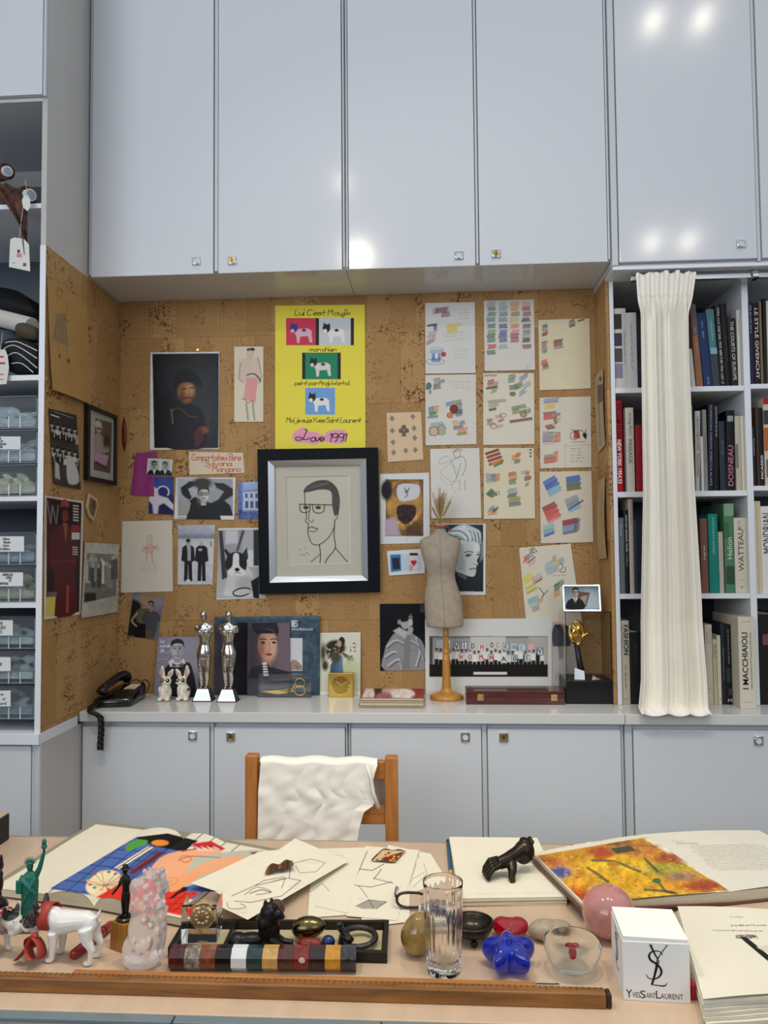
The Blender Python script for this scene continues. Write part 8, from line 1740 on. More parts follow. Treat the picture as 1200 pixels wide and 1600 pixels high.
for s in (-1, 1): b.ell((s*11*u, 5*u, 14*u), (19*u, 16*u, 14*u), (0, 0, s*0.5))
b.ell((0, -8*u, 12*u), (16*u, 13*u, 12*u)); b.ell((0, 0, 18*u), (14*u, 12*u, 12*u))
one('glass_heart', 'dark red glass heart paperweight behind the blue star', 'paperweight', 798, 1464, b, RG, remesh=0.0028, smit=10)
BG = mat('cobalt_glass', '#0a2fd0', 0.03, trans=0.75, ior=1.45, coat=0.6)
p = base(796, 1513); u = mpp(p); rings = []
for j in range(13):
    a = -math.pi/2+math.pi*j/12; ring = []
    for k in range(60):
        t = 2*math.pi*k/60; dd = abs((t-0.35+math.pi/5) % (2*math.pi/5)-math.pi/5); star = 1-0.50*min(1, dd/0.628)**0.75
        rr = max(0.02, math.cos(a))**0.75*48*u*(1-(1-star)*max(0.0, math.cos(a))**0.6)
        ring.append((rr*math.cos(t), rr*math.sin(t)*1.1, 24*u*(1+math.sin(a)*(0.72+0.28*star))))
    rings.append(ring)
one('glass_star', 'bright cobalt blue glass star with puffy points', 'paperweight', 796, 1513, MB().loft(rings), BG, smooth=True, subsurf=1)
p = base(895, 1516); u = mpp(p)
pw = thing('glass_bowl', 'clear glass bowl-shaped paperweight with a red heart inside', 'paperweight', p)
MB().lathe([(14*u, 0.0006), (26*u, 4*u), (38*u, 17*u), (44*u, 32*u), (45.5*u, 42*u), (43*u, 47*u), (36*u, 48.5*u), (26*u, 46*u), (14*u, 43*u), (1*u, 42*u)], 56).build('glass', mat('bowl_glass', '#f4f9f6', 0.0, trans=1.0, ior=1.12, coat=0.8), pw, smooth=True)
b = MB()
for s in (-1, 1): b.ell((s*5*u, 0, 34*u), (8*u, 7*u, 7*u), (0, s*0.6, 0))
b.ell((0, -1*u, 28*u), (7*u, 7*u, 9*u)); b.build('heart', mat('red_heart_enamel', '#a8081c', 0.2), pw, remesh=0.0022, smit=6)
# bronze footed dish
p = base(738, 1470); u = mpp(p); ds = thing('footed_dish', 'small dark bronze dish on ball feet behind the tumbler', 'dish', p)
MB().lathe([(4*u, 9*u), (18*u, 9*u), (28*u, 15*u), (33*u, 25*u), (32.5*u, 29*u), (30*u, 29.5*u), (28.5*u, 26*u), (24*u, 18*u), (16*u, 13*u), (2*u, 12*u)], 40).build('bowl', BRZ, ds, smooth=True)
MB().tube([(32*u*math.cos(t), 32*u*math.sin(t), 29*u) for t in np.linspace(0, 6.283, 40)], 2.4*u, 8).build('rim', BRZ, ds, smooth=True)
for t in (0.4, 2.5, 4.8): MB().ell((21*u*math.cos(t), 21*u*math.sin(t), 5.6*u), 5.5*u, None, 14, 10).build('ball_foot', BRZ, ds, smooth=True)
# crystal ball
p = base(683, 1449); u = mpp(p); one('crystal_ball', 'clear crystal ball behind the water tumbler', 'glass ball', 683, 1449, MB().ell((0, 0, 29*u), 29*u, None, 40, 24), GLASS, smooth=True)
# tumbler: thin walls, cut flutes near the foot
p = base(693.5, 1517); u = mpp(p); tm = thing('tumbler', 'tall clear cut-glass water tumbler at the centre of the desk front', 'tumbler', p)
N = 64; out = [(24.5, 0.4), (25.8, 3), (26.2, 14), (27, 26), (28.4, 60), (29.6, 90), (31.2, 130), (31.5, 137.4), (31.2, 138)]; inn = [(30.9, 137.4), (30.4, 130), (28.8, 90), (27.4, 60), (25.9, 28), (23.5, 19), (2, 17)]
rings = []
for r, z in out: rings.append([(r*u*(1+(0.03*math.cos(20*t) if 10 < z < 95 else (0.035*math.cos(16*t) if z <= 10 else 0)))*math.cos(t), r*u*(1+(0.03*math.cos(20*t) if 10 < z < 95 else 0))*math.sin(t), z*u) for t in np.linspace(0, 2*math.pi, 96, False)])
for r, z in inn: rings.append([(r*u*math.cos(t), r*u*math.sin(t), z*u) for t in np.linspace(0, 2*math.pi, 96, False)])
MB().loft(rings).build('glass', mat('tumbler_glass', '#ffffff', 0.0, trans=1.0, ior=1.25), tm, smooth=True)
# marble egg
p = base(645, 1491); u = mpp(p); rg = []
for j in range(21):
    a = -math.pi/2+math.pi*j/20; r = max(0.02, math.cos(a))*25.5*u*(1-0.10*math.sin(a)); rg.append([(r*math.cos(t), r*math.sin(t), 32*u*(1+math.sin(a))) for t in np.linspace(0, 2*math.pi, 36, False)])
MRB = mat('banded_marble', '#9c7c3c', 0.08, coat=0.6, var=0.7, vscale=22, stretch=(1.6, 0.5, 0.5))
eg = MB(); eg.M = Matrix.Translation((0, 0, -0.001)) @ Matrix.Rotation(R_(14), 4, 'Y'); eg.loft(rg); o = one('marble_egg', 'olive-brown banded marble egg standing left of the tumbler', 'egg', 645, 1491, eg, MRB, smooth=True)
lo = min(v.co.z for v in o.data.vertices); o.location.z -= lo-0.0003
# spectacles
p = base(668, 1425); u = mpp(p); gl = thing('spectacles', 'tortoiseshell spectacles lying open beside the tumbler', 'spectacles', p+Vector((0, 0, 0.0045)))
TORT = mat('tortoiseshell', '#2c1112', 0.2, var=0.8, vscale=70, coat=0.4)
def rim(cx, cy): return [((cx+23*math.copysign(abs(math.cos(t))**0.7, math.cos(t)))*u, cy*u+0.004, (13+11.5*math.copysign(abs(math.sin(t))**0.8, math.sin(t))-1.5*math.cos(t)*0)*u) for t in np.linspace(0, 2*math.pi, 40)]
for s, cx in ((0, -25), (1, 26)):
    MB().tube(rim(cx, 0), 2.3*u, 8).build('rim', TORT, gl, smooth=True)
    q = rim(cx, 0); ln = MB(); ln.loft([[Vector(p_)+Vector((0, -0.0006, 0)) for p_ in q[:-1]], [Vector(p_)+Vector((0, 0.0006, 0)) for p_ in q[:-1]]]); ln.build('lens', ACRYL, gl)
MB().tube([(-4*u, 0.004, 17*u), (0, 0.002, 19*u), (4*u, 0.004, 17*u)], 2.2*u, 8).build('bridge', TORT, gl, smooth=True)
for s, x in ((-1, -49), (1, 50)): MB().tube(catmull([(x*u, 0.004, 18*u), ((x+s*2)*u, 0.02, 17*u), ((x+s*2)*u, 0.075, 9*u), ((x+s*1)*u, 0.10, 0.5*u)], 5), 1.9*u, 8).build('temple', TORT, gl, smooth=True)

# dark tray and what lies in it
TA, TB, TC, TD = T(262, 1497), T(605, 1506), T(608, 1453), T(288, 1452)
ty = thing('tray', 'long black compartment tray holding a lion, an egg and a bracelet', 'tray', (TA+TB+TC+TD)/4)
TH = 0.020; BLK = mat('black_lacquer', '#14120f', 0.3)
def tq(u_, v_, z): a = TA+(TB-TA)*u_; b = TD+(TC-TD)*u_; q = a+(b-a)*v_; return Vector((q.x, q.y, ZT+z))
def tbox(u0, u1, v0, v1, z0, z1): return MB().hexa([tq(u0, v0, z0), tq(u1, v0, z0), tq(u1, v1, z0), tq(u0, v1, z0), tq(u0, v0, z1), tq(u1, v0, z1), tq(u1, v1, z1), tq(u0, v1, z1)])
tbox(0, 1, 0, 1, 0.0004, 0.004).build('bottom', BLK, ty, world=True)
tbox(0.03, 0.97, 0.09, 0.91, 0.0041, 0.0048).build('lining', mat('tray_lining', '#b9ab84', 0.7), ty, world=True)
for q in ((0, 1, 0, 0.075), (0, 1, 0.925, 1), (0, 0.022, 0.075, 0.925), (0.978, 1, 0.075, 0.925)): tbox(*q, 0.0042, TH).build('rim', BLK, ty, world=True, bevel=0.0008)
for q in ((0.245, 0.262), (0.772, 0.785)): tbox(*q, 0.076, 0.924, 0.0049, TH-0.002).build('divider', BLK, ty, world=True)
TZ = 0.0052
def inT(px, py): return T(px, py, TZ)
# crystal cube with a medal
p = inT(316, 1474); u = mpp(p); cc = thing('crystal_cube', 'clear crystal cube enclosing a pale gold medal, on the tray end', 'paperweight', p+Vector((0, 0, 0.0165)), 0.10)
s_ = 27*u
MB().box(-s_, s_, -s_, s_, 0, 2*s_).build('cube', ACRYL, cc, bevel=0.0012)
m = MB(); m.M = Matrix.Translation((0, 0.002, s_)) @ Matrix.Rotation(R_(90), 4, 'X'); m.lathe([(18*u, -0.002), (19*u, 0), (18*u, 0.002), (15*u, 0.0025), (1*u, 0.0032)], 36)
for k in range(9): a = k*0.7; m.ell((9*u*math.cos(a), 9*u*math.sin(a), 0.003), (3.5*u, 3*u, 0.002), None, 8, 6)
m.build('medal', mat('pale_gold_medal', '#d9c090', 0.25, 0.9, bump=0.4, bscale=160), cc, smooth=True)
# lion
p = inT(405, 1481); u = mpp(p); ln = thing('lion_figurine', 'dark lion figurine reclining in the tray with its head raised', 'figurine', p, 0.0)
b = MB(); b.ell((-14*u, 0, 12*u), (32*u, 13*u, 11*u), (0, -0.08, 0)); b.ell((-34*u, -2*u, 12*u), (15*u, 14*u, 12*u)); b.ell((16*u, 0, 26*u), (17*u, 14*u, 24*u), (0, 0.15, 0)); b.ell((18*u, 0, 52*u), (17*u, 14*u, 18*u)); b.ell((12*u, 0, 40*u), (17*u, 15*u, 18*u)); b.ell((31*u, -4*u, 54*u), (8*u, 8*u, 8*u)); b.ell((37*u, -5*u, 51*u), (5*u, 5*u, 4*u))
for s in (-1, 1): b.tube([(20*u, s*8*u, 16*u), (36*u, s*9*u, 6*u), (52*u, s*9*u, 4*u)], [8*u, 6*u, 5*u], 10); b.tube([(-36*u, s*12*u, 10*u), (-26*u, s*15*u, 5*u), (-10*u, s*15*u, 4*u)], [9*u, 6*u, 5*u], 10); pass
r_ = random.Random(4)
for k in range(40): a = r_.uniform(0, 6.28); h = r_.uniform(24, 66); b.ell((17*u+12*u*math.cos(a)*0.9, 12*u*math.sin(a), h*u), (3.5*u, 3*u, 6*u), (r_.uniform(-.3, .3), r_.uniform(-.3, .3), 0), 8, 6)
b.tube(catmull([(-46*u, 4*u, 10*u), (-54*u, 10*u, 6*u), (-44*u, 15*u, 5*u), (-28*u, 15.5*u, 5*u)], 4), 3*u, 8)
b.build('lion', mat('blackened_bronze', '#211f1c', 0.35, 0.5, var=0.4, vscale=60), ln, remesh=0.0018, smit=1)
p = inT(482, 1470); u = mpp(p); b = MB(); b.M = Matrix.Translation((0, 0, 17.2*u+0.004)) @ Matrix.Rotation(R_(82), 4, 'Y')
b.loft([[(max(0.02, math.cos(a))*16.5*u*(1-0.1*math.sin(a))*math.cos(t), max(0.02, math.cos(a))*16.5*u*(1-0.1*math.sin(a))*math.sin(t), 27*u*math.sin(a)) for t in np.linspace(0, 6.283, 32, False)] for a in np.linspace(-1.57, 1.57, 19)])
tag(b.build('metal_egg', mat('olive_bronze_polish', '#6b6040', 0.22, 1.0), loc=p, smooth=True), 'polished olive-bronze egg lying in the tray', 'egg')
p = inT(484, 1484); u = mpp(p); tag(MB().ell((0, 0, 9*u), (20*u, 9*u, 9*u), (0, 0, -0.05), 30, 16).build('red_stone', mat('polished_carnelian', '#8e1f14', 0.1, trans=0.1, coat=0.5, var=0.5, vscale=60), loc=p, smooth=True), 'polished red oval stone in front of the bronze egg', 'stone')
p = inT(513, 1482); u = mpp(p); tag(MB().ell((0, 0, 10*u), (10.5*u, 10*u, 10*u), None, 26, 16).build('lapis_ball', mat('lapis', '#1b2c5c', 0.2, var=0.5, vscale=120), loc=p, smooth=True), 'small dark blue lapis ball beside the red stone', 'stone ball')
p = inT(562, 1474); u = mpp(p); br = thing('snake_bracelet', 'coiled dark snake bracelet in the right end of the tray', 'bracelet', p)
pts = [((26-2*t/6)*u*math.cos(t+2.9), (20-1*t/6)*u*math.sin(t+2.9)*1.35, (5.2+t*1.35)*u) for t in np.linspace(0, 7.6, 60)]
pts += [(-30*u, 4*u, 20*u), (-32*u, 2*u, 26*u), (-30*u, 0, 31*u)]
MB().tube(pts, [1.5*u]+[4.6*u]*58+[5*u, 5.5*u, 5*u, 3*u], 10).build('coil', mat('dark_silver_scales', '#4a4540', 0.3, 0.9, bump=0.5, bscale=300), br, smooth=True)
# pen and amber lump behind the tray
a, b = T(440, 1444, 0.006), T(534, 1447.5, 0.006); a, b = a+Vector((0, 0.006, 0)), b+Vector((0, 0.006, 0)); d = (b-a).normalized(); pe = thing('fountain_pen', 'black fountain pen lying behind the tray', 'pen', a)
MB().tube([a, a+d*0.03, b-d*0.022], [0.004, 0.0055, 0.0055], 14).build('barrel', BLACK, pe, world=True, smooth=True)
MB().tube([b-d*0.0219, b-d*0.012], 0.0058, 14).build('silver_band', CHROME, pe, world=True); MB().tube([b-d*0.0119, b], [0.0045, 0.002], 12).build('tip', CHROME, pe, world=True)
p = T(412, 1440); u = mpp(p); b = MB(); b.ell((0, 0.012, 11*u), (30*u, 12*u, 11*u)); b.ell((18*u, 0.014, 16*u), (14*u, 10*u, 14*u), (0, 0.4, 0)); b.ell((-14*u, 0.012, 9*u), (18*u, 12*u, 9*u))
tag(b.build('amber_lump', mat('smoky_amber_glass', '#7a5a48', 0.08, trans=0.6, ior=1.4, bump=0.6, bscale=120), loc=p, remesh=0.003, smit=1), 'rough smoky amber glass lump behind the lion', 'stone')
# rod of stone samples
A_, B2 = T(262, 1522), T(556, 1524); d = B2-A_; L = d.length; d.normalize(); u = mpp(A_)
rd_ = thing('stone_sample_rod', 'octagonal rod of twelve differently coloured stone samples in front of the tray', 'stone rod', (A_+B2)/2)
R8 = 18.5*u; c0 = Vector((0, R8*0.9, R8*math.cos(math.pi/8)))
sc_ = [('#4a1a1c', 0.4), ('#8a8072', 0.9), ('#7a4226', 0.4), ('#0c0c0e', 0.1), ('#d4d8d8', 0.06), ('#1f3a36', 0.5), ('#c29a5a', 0.25), ('#4c2a20', 0.5), ('#7a2418', 0.5), ('#2f1a18', 0.6), ('#c48a2a', 0.25), ('#38363a', 1.4)]
sd = (B2-A_).normalized().cross(Vector((0, 0, 1)))
for i, (k, v) in enumerate(sc_):
    a = A_+d*(L*i/12+0.0002)+c0; b = A_+d*(L*(i+1)/12-0.0002)+c0
    MB().loft([[q+(-sd)*(R8*math.cos(t))+Vector((0, 0, R8*math.sin(t))) for t in np.linspace(math.pi/8, 2*math.pi+math.pi/8, 8, False)] for q in (a, b)]).build('stone_segment', mat('sample_stone_'+k[1:], k, 0.12, var=min(v, 0.9), vscale=90 if v < 1 else 140, coat=0.4), rd_, world=True, bevel=0.0003)
s1_ = A_+d*(L*8.55/12)+c0-(-sd)*(-R8*0.0); MB().ell(s1_+sd*(R8*0.90)+Vector((0, 0, R8*0.2)), (0.006, 0.0015, 0.008), (0.3, 0, 0)).build('white_vein', mat('white_vein', '#d8c8bc', 0.2), rd_, world=True, smooth=True)
# wooden rulers
RW = wood_material('worn_ruler_wood', '#6b4118', '#99662c', (1.2, 14, 14), 0.45, 0.15)
A_, B2 = T(-120, 1547), T(957, 1578); d = (B2-A_).normalized(); nn = Vector((-d.y, d.x, 0)); hR, wR = 0.024, 0.021
ru = thing('wooden_ruler', 'long square worn wooden ruler along the front of the desk', 'ruler', (A_+B2)/2)
def bar(a, b, z0, z1, w, mb=None): return (mb or MB()).hexa([a+Vector((0, 0, z0)), b+Vector((0, 0, z0)), b+nn*w+Vector((0, 0, z0)), a+nn*w+Vector((0, 0, z0)), a+Vector((0, 0, z1)), b+Vector((0, 0, z1)), b+nn*w+Vector((0, 0, z1)), a+nn*w+Vector((0, 0, z1))])
bar(A_, B2-d*0.009, 0.0004, hR, wR).build('bar', RW, ru, world=True, bevel=0.002)
bar(B2-d*0.0088, B2, 0.0004, hR-0.0003, wR-0.0003).build('end_cap', mat('dark_worn_end', '#2f2012', 0.5), ru, world=True, bevel=0.003)
m = MB(); L = (B2-A_).length
for i in range(int(L/0.01)):
    q = A_+d*(0.01*i+0.005)+nn*(wR*0.97); l = 0.012 if i % 5 == 0 else 0.007
    m.hexa([q+Vector((0, 0, hR-0.0002)), q+d*0.0011+Vector((0, 0, hR-0.0002)), q+d*0.0011-nn*l+Vector((0, 0, hR-0.0002)), q-nn*l+Vector((0, 0, hR-0.0002)), q+Vector((0, 0, hR+0.0002)), q+d*0.0011+Vector((0, 0, hR+0.0002)), q+d*0.0011-nn*l+Vector((0, 0, hR+0.0002)), q-nn*l+Vector((0, 0, hR+0.0002))])
m.build('graduation_marks', mat('ruler_marks', '#2c1a0c', 0.7), ru, world=True)
A3, B3 = A_+nn*(wR+0.0015)+d*0.25, T(833, 1537); B3 = A3+d*((B3-A3).dot(d))
r2 = thing('yardstick', 'second wooden measuring stick with a metal ferrule, behind the long square ruler', 'ruler', (A3+B3)/2)
bar(A3, B3, 0.0004, 0.0235, 0.012).build('stick', wood_material('orange_stick_wood', '#9a5f28', '#b97d3c', (1.2, 14, 14), 0.4, 0.2), r2, world=True, bevel=0.0015)
fe = MB(); q = B3+nn*0.0055+Vector((0, 0, 0.0145)); fe.tube([q+d*0.0005, q+d*0.006, q+d*0.03, q+d*0.036, q+d*0.038], [0.0085, 0.0088, 0.0086, 0.0092, 0.0092], 14); fe.build('ferrule', mat('tarnished_metal', '#6f6a60', 0.35, 0.9), r2, world=True, smooth=False)

# rose crystal sculpture
p = base(226, 1511); u = mpp(p); b = MB(); r_ = random.Random(11)
b.ell((0, 4*u, 48*u), (29*u, 20*u, 50*u)); b.ell((3*u, 4*u, 108*u), (27*u, 19*u, 34*u)); b.ell((16*u, 0, 130*u), (19*u, 15*u, 22*u), (0, 0.3, 0)); b.ell((-16*u, 0, 122*u), (9*u, 9*u, 14*u)); b.ell((-4*u, -8*u, 14*u), (28*u, 17*u, 14*u)); b.ell((-22*u, 0, 26*u), (14*u, 12*u, 22*u)); b.ell((22*u, 4*u, 60*u), (12*u, 12*u, 40*u)); b.ell((-12*u, 0, 92*u), (13*u, 12*u, 18*u)); b.ell((24*u, -4*u, 100*u), (11*u, 10*u, 11*u))
for k in range(80):
    h = r_.uniform(62, 150); a = r_.uniform(0, 6.28); w = np.interp(h, [60, 90, 120, 150], [23, 26, 25, 14]); b.ell(((5+(h-60)*0.10)*u+w*u*math.cos(a), 16*u*math.sin(a), h*u), r_.uniform(2.5, 6)*u, None, 8, 6)
for k in range(40):
    h = r_.uniform(8, 60); a = r_.uniform(0, 6.28); b.ell((2*u+25*u*math.cos(a), 18*u*math.sin(a), h*u), (r_.uniform(3, 6)*u, 4*u, r_.uniform(5, 10)*u), None, 8, 6)
one('crystal_sculpture', 'frosted pale pink crystal animal sculpture standing left of the tray', 'sculpture', 226, 1511, b, mat('pale_rose_crystal', '#f8f2f0', 0.13, trans=0.72, ior=1.3, coat=0.7), remesh=0.0022, smit=7)

# little bronze man on a wooden block
p = base(196, 1479); u = mpp(p); sm_ = thing('bronze_statuette', 'tiny dark bronze man with bent arm on a yellow-brown wooden block', 'statuette', p, -0.45)
MB().hexa([(-17*u, -17*u, 0), (17*u, -17*u, 0), (17*u, 17*u, 0), (-17*u, 17*u, 0), (-15*u, -15*u, 42*u), (15*u, -15*u, 42*u), (15*u, 15*u, 42*u), (-15*u, 15*u, 42*u)]).build('wooden_block', wood_material('amber_block_wood', '#7d4f18', '#a8742a', (8, 8, 2), 0.35, 0.4), sm_, bevel=0.0015)
MB().lathe([(14*u, 42.2*u), (14*u, 45*u), (11*u, 47*u)], 24).build('foot_disc', BRZ, sm_)
b = MB(); z = 47*u
for s in (-1, 1): b.tube([(s*3.2*u, 0, z+36*u), (s*3.6*u+s*1*u, -1*u, z+20*u), (s*3.4*u-1*u, 0, z+2*u)], [4.6*u, 3.4*u, 2.6*u], 10); b.ell((s*3.4*u-1*u, -2.5*u, z+1.8*u), (2.6*u, 5*u, 1.8*u))
b.tube([(0, 0, z+34*u), (0, 0, z+44*u), (0, -1*u, z+58*u), (0, -1*u, z+64*u)], [6*u, 5.2*u, 8*u, 3*u], 12); b.ell((0, -1.5*u, z+70*u), (4.2*u, 4.6*u, 5.6*u)); b.lathe([(8*u, 74*u), (5*u, 75*u), (4.4*u, 79*u), (3*u, 80*u)], 16, (0, -1*u, z-1*u))
b.tube([(-7*u, -1*u, z+58*u), (-11*u, -3*u, z+46*u), (-15*u, -8*u, z+38*u), (-20*u, -10*u, z+32*u)], [3*u, 2.6*u, 2.2*u, 1.6*u], 8); b.tube([(7*u, -1*u, z+58*u), (13*u, -2*u, z+52*u), (12*u, -8*u, z+60*u), (7*u, -9*u, z+66*u)], [3*u, 2.6*u, 2.2*u, 1.8*u], 8)
b.build('figure', mat('blackened_bronze'), sm_, remesh=0.0011, smit=1)

# green statue with raised torch
p = base(46, 1452); u = mpp(p); st = thing('green_statuette', 'small green robed statuette raising a torch, behind the ribboned dog', 'statuette', p, 0.1)
GR = mat('verdigris_plastic', '#12695a', 0.45, var=0.15, vscale=60)
MB().box(-15*u, 15*u, -15*u, 15*u, 0, 18*u).box(-13*u, 13*u, -13*u, 13*u, 18*u, 22*u).build('pedestal', mat('olive_pedestal', '#5f5a28', 0.5), st, bevel=0.001)
z = 22*u; b = MB(); b.loft([[(rx*u*math.cos(t)*(1+0.06*math.cos(9*t)), ry*u*math.sin(t)*(1+0.06*math.cos(9*t)), z+h*u) for t in np.linspace(0, 6.283, 40, False)] for h, rx, ry in ((0, 13, 10), (20, 12, 9), (40, 12.5, 9), (52, 13, 9), (60, 11.5, 8), (66, 6, 5))])
b.tube([(0, 0, z+64*u), (0, 0, z+70*u)], 4*u, 10); b.ell((0, -1*u, z+75*u), (5.2*u, 5.5*u, 7*u)); b.tube([(9*u, 0, z+60*u), (15*u, -1*u, z+72*u), (20*u, -1*u, z+90*u), (21*u, -1*u, z+96*u)], [5*u, 4*u, 3*u, 2.4*u], 10); b.tube([(-10*u, 0, z+60*u), (-16*u, -3*u, z+46*u), (-12*u, -8*u, z+42*u)], [4.6*u, 4*u, 3.4*u], 10)
b.hexa([(-19*u, -8*u, z+36*u), (-9*u, -11*u, z+36*u), (-9*u, -8*u, z+36*u), (-19*u, -5*u, z+36*u), (-19*u, -8*u, z+56*u), (-9*u, -11*u, z+56*u), (-9*u, -8*u, z+56*u), (-19*u, -5*u, z+56*u)])
b.tube(catmull([(-12*u, -6*u, z+60*u), (0, -11*u, z+48*u), (12*u, -8*u, z+34*u)], 4), 2.4*u, 8); b.tube(catmull([(10*u, -6*u, z+58*u), (2*u, -11*u, z+40*u), (-8*u, -10*u, z+20*u)], 4), 2*u, 8)
b.build('robed_figure', GR, st, remesh=0.0013, smit=1)
c = MB()
for k in range(9): a = math.pi*(k/8); c.tube([(4*u*math.cos(a), -1*u, z+(79+3*math.sin(a))*u), (10*u*math.cos(a), -1*u, z+(81+9*math.sin(a))*u)], [1.3*u, 0.4*u], 6)
c.tube([(5*u*math.cos(t), 5*u*math.sin(t)-1*u, z+80*u) for t in np.linspace(0, 6.283, 20)], 1.2*u, 6); c.build('crown', GR, st)
t_ = MB(); t_.lathe([(1.6*u, 0), (2*u, 6*u), (4.6*u, 9*u), (4.6*u, 11*u), (3*u, 12*u)], 14, (21.5*u, -1*u, z+95*u)); t_.ell((21.5*u, -1*u, z+111*u), (3.6*u, 3.4*u, 6*u)); t_.build('torch', GR, st, smooth=True)

# dogs
def dogmat(name, white, dark, spots, rough=0.15):
    if name in MATS: return MATS[name]
    m = mat(name, white, rough, coat=0.4); t = m.node_tree; L = t.links.new; b = t.nodes['Principled BSDF']; tc = nd(t, 'ShaderNodeTexCoord'); prev = None
    for c_, r in spots:
        d_ = nd(t, 'ShaderNodeVectorMath', operation='DISTANCE'); d_.inputs[1].default_value = c_; L(tc.outputs['Object'], d_.inputs[0])
        mr = nd(t, 'ShaderNodeMapRange'); mr.inputs[1].default_value = r; mr.inputs[2].default_value = r*0.85; L(d_.outputs['Value'], mr.inputs[0])
        if prev is None: prev = mr.outputs[0]
        else:
            mm = nd(t, 'ShaderNodeMath', operation='MAXIMUM'); L(prev, mm.inputs[0]); L(mr.outputs[0], mm.inputs[1]); prev = mm.outputs[0]
    mx = nd(t, 'ShaderNodeMix', data_type='RGBA'); L(prev, mx.inputs[0]); mx.inputs[6].default_value = hx(white)+(1,); mx.inputs[7].default_value = hx(dark)+(1,); L(mx.outputs[2], b.inputs['Base Color'])
    return m
def dog(root, u, m, head_low=0.0, tail=True):
    """bulldog standing, facing -x; units of a photo pixel"""
    b = MB()
    b.tube([(-22*u, 0, 58*u), (-6*u, 0, 57*u), (14*u, 0, 60*u), (32*u, 0, 62*u), (42*u, 0, 58*u)], [17*u, 18.5*u, 15.5*u, 14.5*u, 12*u], 18)
    b.ell((-18*u, 0, 52*u), (16*u, 15*u, 18*u)); b.ell((36*u, 0, 57*u), (14*u, 14*u, 15*u))
    b.tube([(-22*u, 0, 62*u), (-34*u, -2*u, 66*u), (-42*u, -4*u, 66*u)], [16*u, 14.5*u, 13*u], 16)
    hx_, hz_ = -50*u, (62-head_low)*u; b.ell((hx_, -6*u, hz_), (17*u, 16*u, 16*u)); b.ell((hx_-12*u, -9*u, hz_-8*u), (12*u, 12*u, 10*u)); b.ell((hx_-10*u, -15*u, hz_-10*u), (8*u, 7*u, 8*u)); b.ell((hx_-4*u, -4*u, hz_-16*u), (12*u, 11*u, 7*u))
    for s in (-1, 1):
        b.tube([(-18*u, s*12*u, 46*u), (-17*u, s*13*u, 28*u), (-19*u, s*13.5*u, 10*u), (-20*u, s*13.5*u, 4*u)], [9.5*u, 6.6*u, 5*u, 5*u], 12); b.ell((-23*u, s*13.5*u, 4*u), (8*u, 5.6*u, 4*u))
        b.tube([(36*u, s*10*u, 54*u), (40*u, s*12*u, 36*u), (48*u, s*12.5*u, 24*u), (45*u, s*12.5*u, 5*u)], [12*u, 8.5*u, 5.4*u, 4.6*u], 12); b.ell((41*u, s*12.5*u, 4*u), (8*u, 5.4*u, 4*u))
        b.tube([(hx_+6*u, -5*u+s*10*u, hz_+12*u), (hx_+6*u, -5*u+s*14*u, hz_+24*u), (hx_+5*u, -5*u+s*15*u, hz_+33*u)], [7*u, 5*u, 2*u], 10)
    if tail: b.tube([(46*u, 0, 66*u), (52*u, 0, 72*u), (54*u, 1*u, 80*u)], [4*u, 3*u, 1.6*u], 8)
    b.build('body', m, root, remesh=0.0022, smit=2)
    e = MB()
    e.ell((hx_-21*u, -13*u, hz_-3*u), (3.4*u, 4.4*u, 3*u)); e.build('nose', BLACK, root, smooth=True)
    for s in (-1, 1): MB().ell((hx_-11*u, -8*u+s*9*u, hz_+5*u), 2.6*u, None, 10, 8).build('eye', BLACK, root, smooth=True)
    return hx_, hz_
p = base(106, 1499); u = mpp(p)*1.0; dg = thing('dog_figurine', 'white porcelain bulldog with dark face patches and a red ribbon collar', 'figurine', p, -0.12)
WD = dogmat('white_porcelain_dog', '#e4e2de', '#2a2422', [((-54*u, -22*u, 70*u), 0.023), ((-44*u, 8*u, 80*u), 0.020), ((-44*u, -20*u, 92*u), 0.016)])
dog(dg, u, WD)
RIB = mat('rust_red_ribbon', '#a5382c', 0.55, bump=0.1, bscale=400)
b = MB(); b.loft([[((-33+dx)*u+0.28*(h-64)*u, 19.5*u*math.sin(t), (64+19.5*math.cos(t)*1.05)*u+0.0*dx*u) for t in np.linspace(0, 2*math.pi, 36)] for dx, h in ((-9, 64), (0, 64), (9, 64))], closed=False); b.build('ribbon_collar', RIB, dg, smooth=True, solid=0.0012)
def loopr(pts, w, name): 
    b = MB(); P = [Vector(q) for q in catmull(pts, 6)]; b.loft([[q+Vector((0, -w/2, w*0.2)), q+Vector((0, w/2, -w*0.2))] for q in P], closed=False); b.build(name, RIB, dg, smooth=True, solid=0.001)
loopr([(-44*u, -20*u, 42*u), (-50*u, -26*u, 26*u), (-40*u, -30*u, 12*u), (-28*u, -26*u, 16*u), (-32*u, -22*u, 30*u), (-42*u, -20*u, 40*u)], 22*u, 'bow_loop'); loopr([(-46*u, -18*u, 42*u), (-60*u, -14*u, 32*u), (-62*u, -10*u, 18*u), (-50*u, -12*u, 22*u), (-46*u, -18*u, 38*u)], 18*u, 'bow_loop')
loopr([(-44*u, -22*u, 40*u), (-58*u, -26*u, 20*u), (-74*u, -24*u, 4*u)], 12*u, 'ribbon_tail'); MB().ell((-44*u, -20*u, 42*u), (6*u, 6*u, 5*u), None, 12, 8).build('bow_knot', RIB, dg, smooth=True)
p = base(-8, 1484); u = mpp(p); d2 = thing('dog_figurine', 'black and white toy dog with a red-and-white checked scarf at the left edge', 'figurine', p, math.pi-0.5)
PD = dogmat('pied_dog', '#d8d4cc', '#141212', [((-40*u, 0, 70*u), 0.020), ((-56*u, 0, 74*u), 0.013), ((10*u, 0, 60*u), 0.022), ((40*u, 0, 60*u), 0.024)], 0.5)
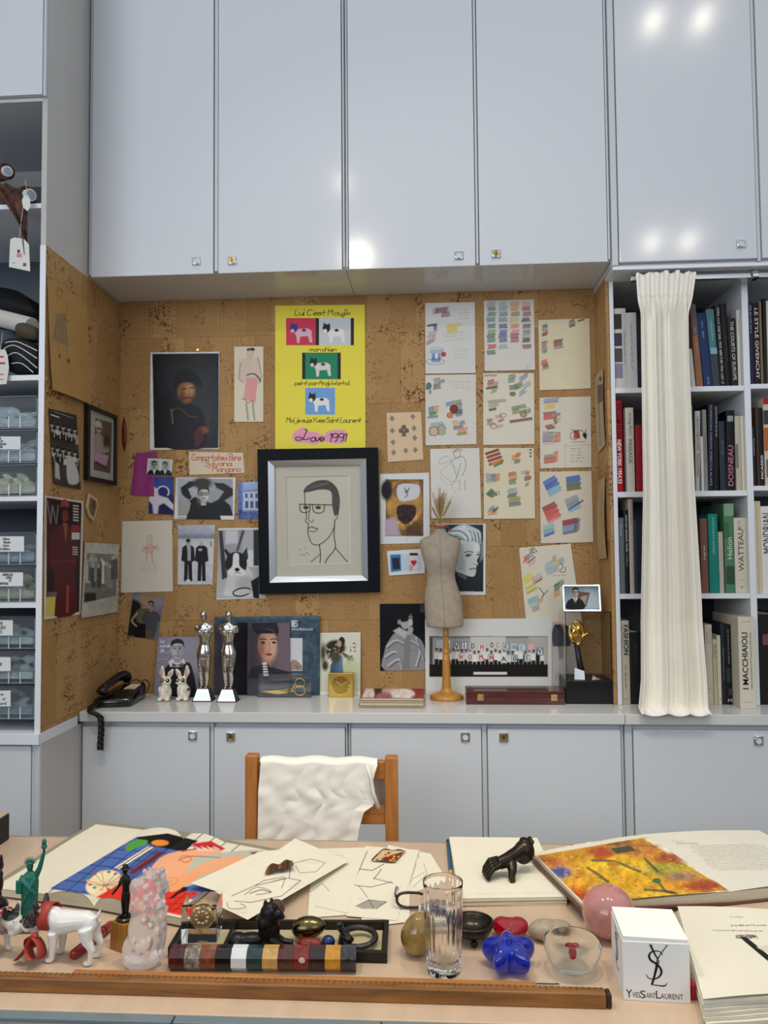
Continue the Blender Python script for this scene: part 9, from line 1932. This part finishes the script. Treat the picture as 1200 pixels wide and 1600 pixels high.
dog(d2, u*0.82, PD)
SCF = MB()
for k in range(18):
    SCF.color('#a81f2a' if k % 2 else '#dcd2cc'); t0, t1 = 2*math.pi*k/18, 2*math.pi*(k+1)/18
    for r in range(2):
        if r: SCF.color('#dcd2cc' if k % 2 else '#a81f2a')
        x0, x1 = (-34+r*8)*u, (-26+r*8)*u
        SCF.loft([[(x0, 18.5*u*math.sin(t), (52+18.5*math.cos(t))*u) for t in (t0, t1)], [(x1, 18.5*u*math.sin(t), (50+18.5*math.cos(t))*u) for t in (t0, t1)]], closed=False)
SCF.build('checked_scarf', CLOTH, d2, solid=0.001)
# red case under the dog, dark figurine at the edge
a, b = T(92, 1507, 0.009), T(168, 1452, 0.009); rc = thing('red_case', 'narrow red lacquer case lying behind the ribboned dog', 'case', (a+b)/2-Vector((0, 0, 0.009)))
a, b = a+Vector((0.01, 0.03, 0)), b+Vector((0, 0.02, 0)); d = (b-a).normalized()
MB().tube([a, a+d*0.004, b-d*0.004, b], [0.006, 0.009, 0.009, 0.006], 16).build('tube', mat('red_lacquer', '#8e1720', 0.25, coat=0.4), rc, world=True, smooth=True)
MB().tube([b-d*0.03, b-d*0.026], 0.0093, 16).build('seam', mat('dark_red_seam', '#4a0c12', 0.4), rc, world=True)
p = base(-11, 1450); u = mpp(p); dc = thing('cat_bust', 'dark brown cat bust on a turned black base, cut by the left edge', 'bust', p)
MB().lathe([(24*u, 0), (24*u, 14*u), (21*u, 20*u), (22*u, 34*u), (19*u, 40*u), (12*u, 46*u), (12*u, 52*u)], 32).build('turned_base', BLACK, dc, bevel=0.0006)
b = MB(); b.ell((0, 0, 68*u), (15*u, 12*u, 22*u)); b.ell((3*u, -2*u, 96*u), (13*u, 12*u, 13*u)); b.ell((9*u, -9*u, 92*u), (7*u, 6*u, 6*u)); b.tube([(-8*u, 0, 84*u), (14*u, -3*u, 82*u)], 6*u, 10)
for s in (-1, 1): b.tube([(3*u+s*7*u, 0, 104*u), (3*u+s*9*u, 0, 113*u)], [5*u, 1.5*u], 8)
b.build('cat', mat('brown_patina', '#2f1c12', 0.35, 0.4, var=0.4, vscale=60), dc, remesh=0.0018, smit=2)
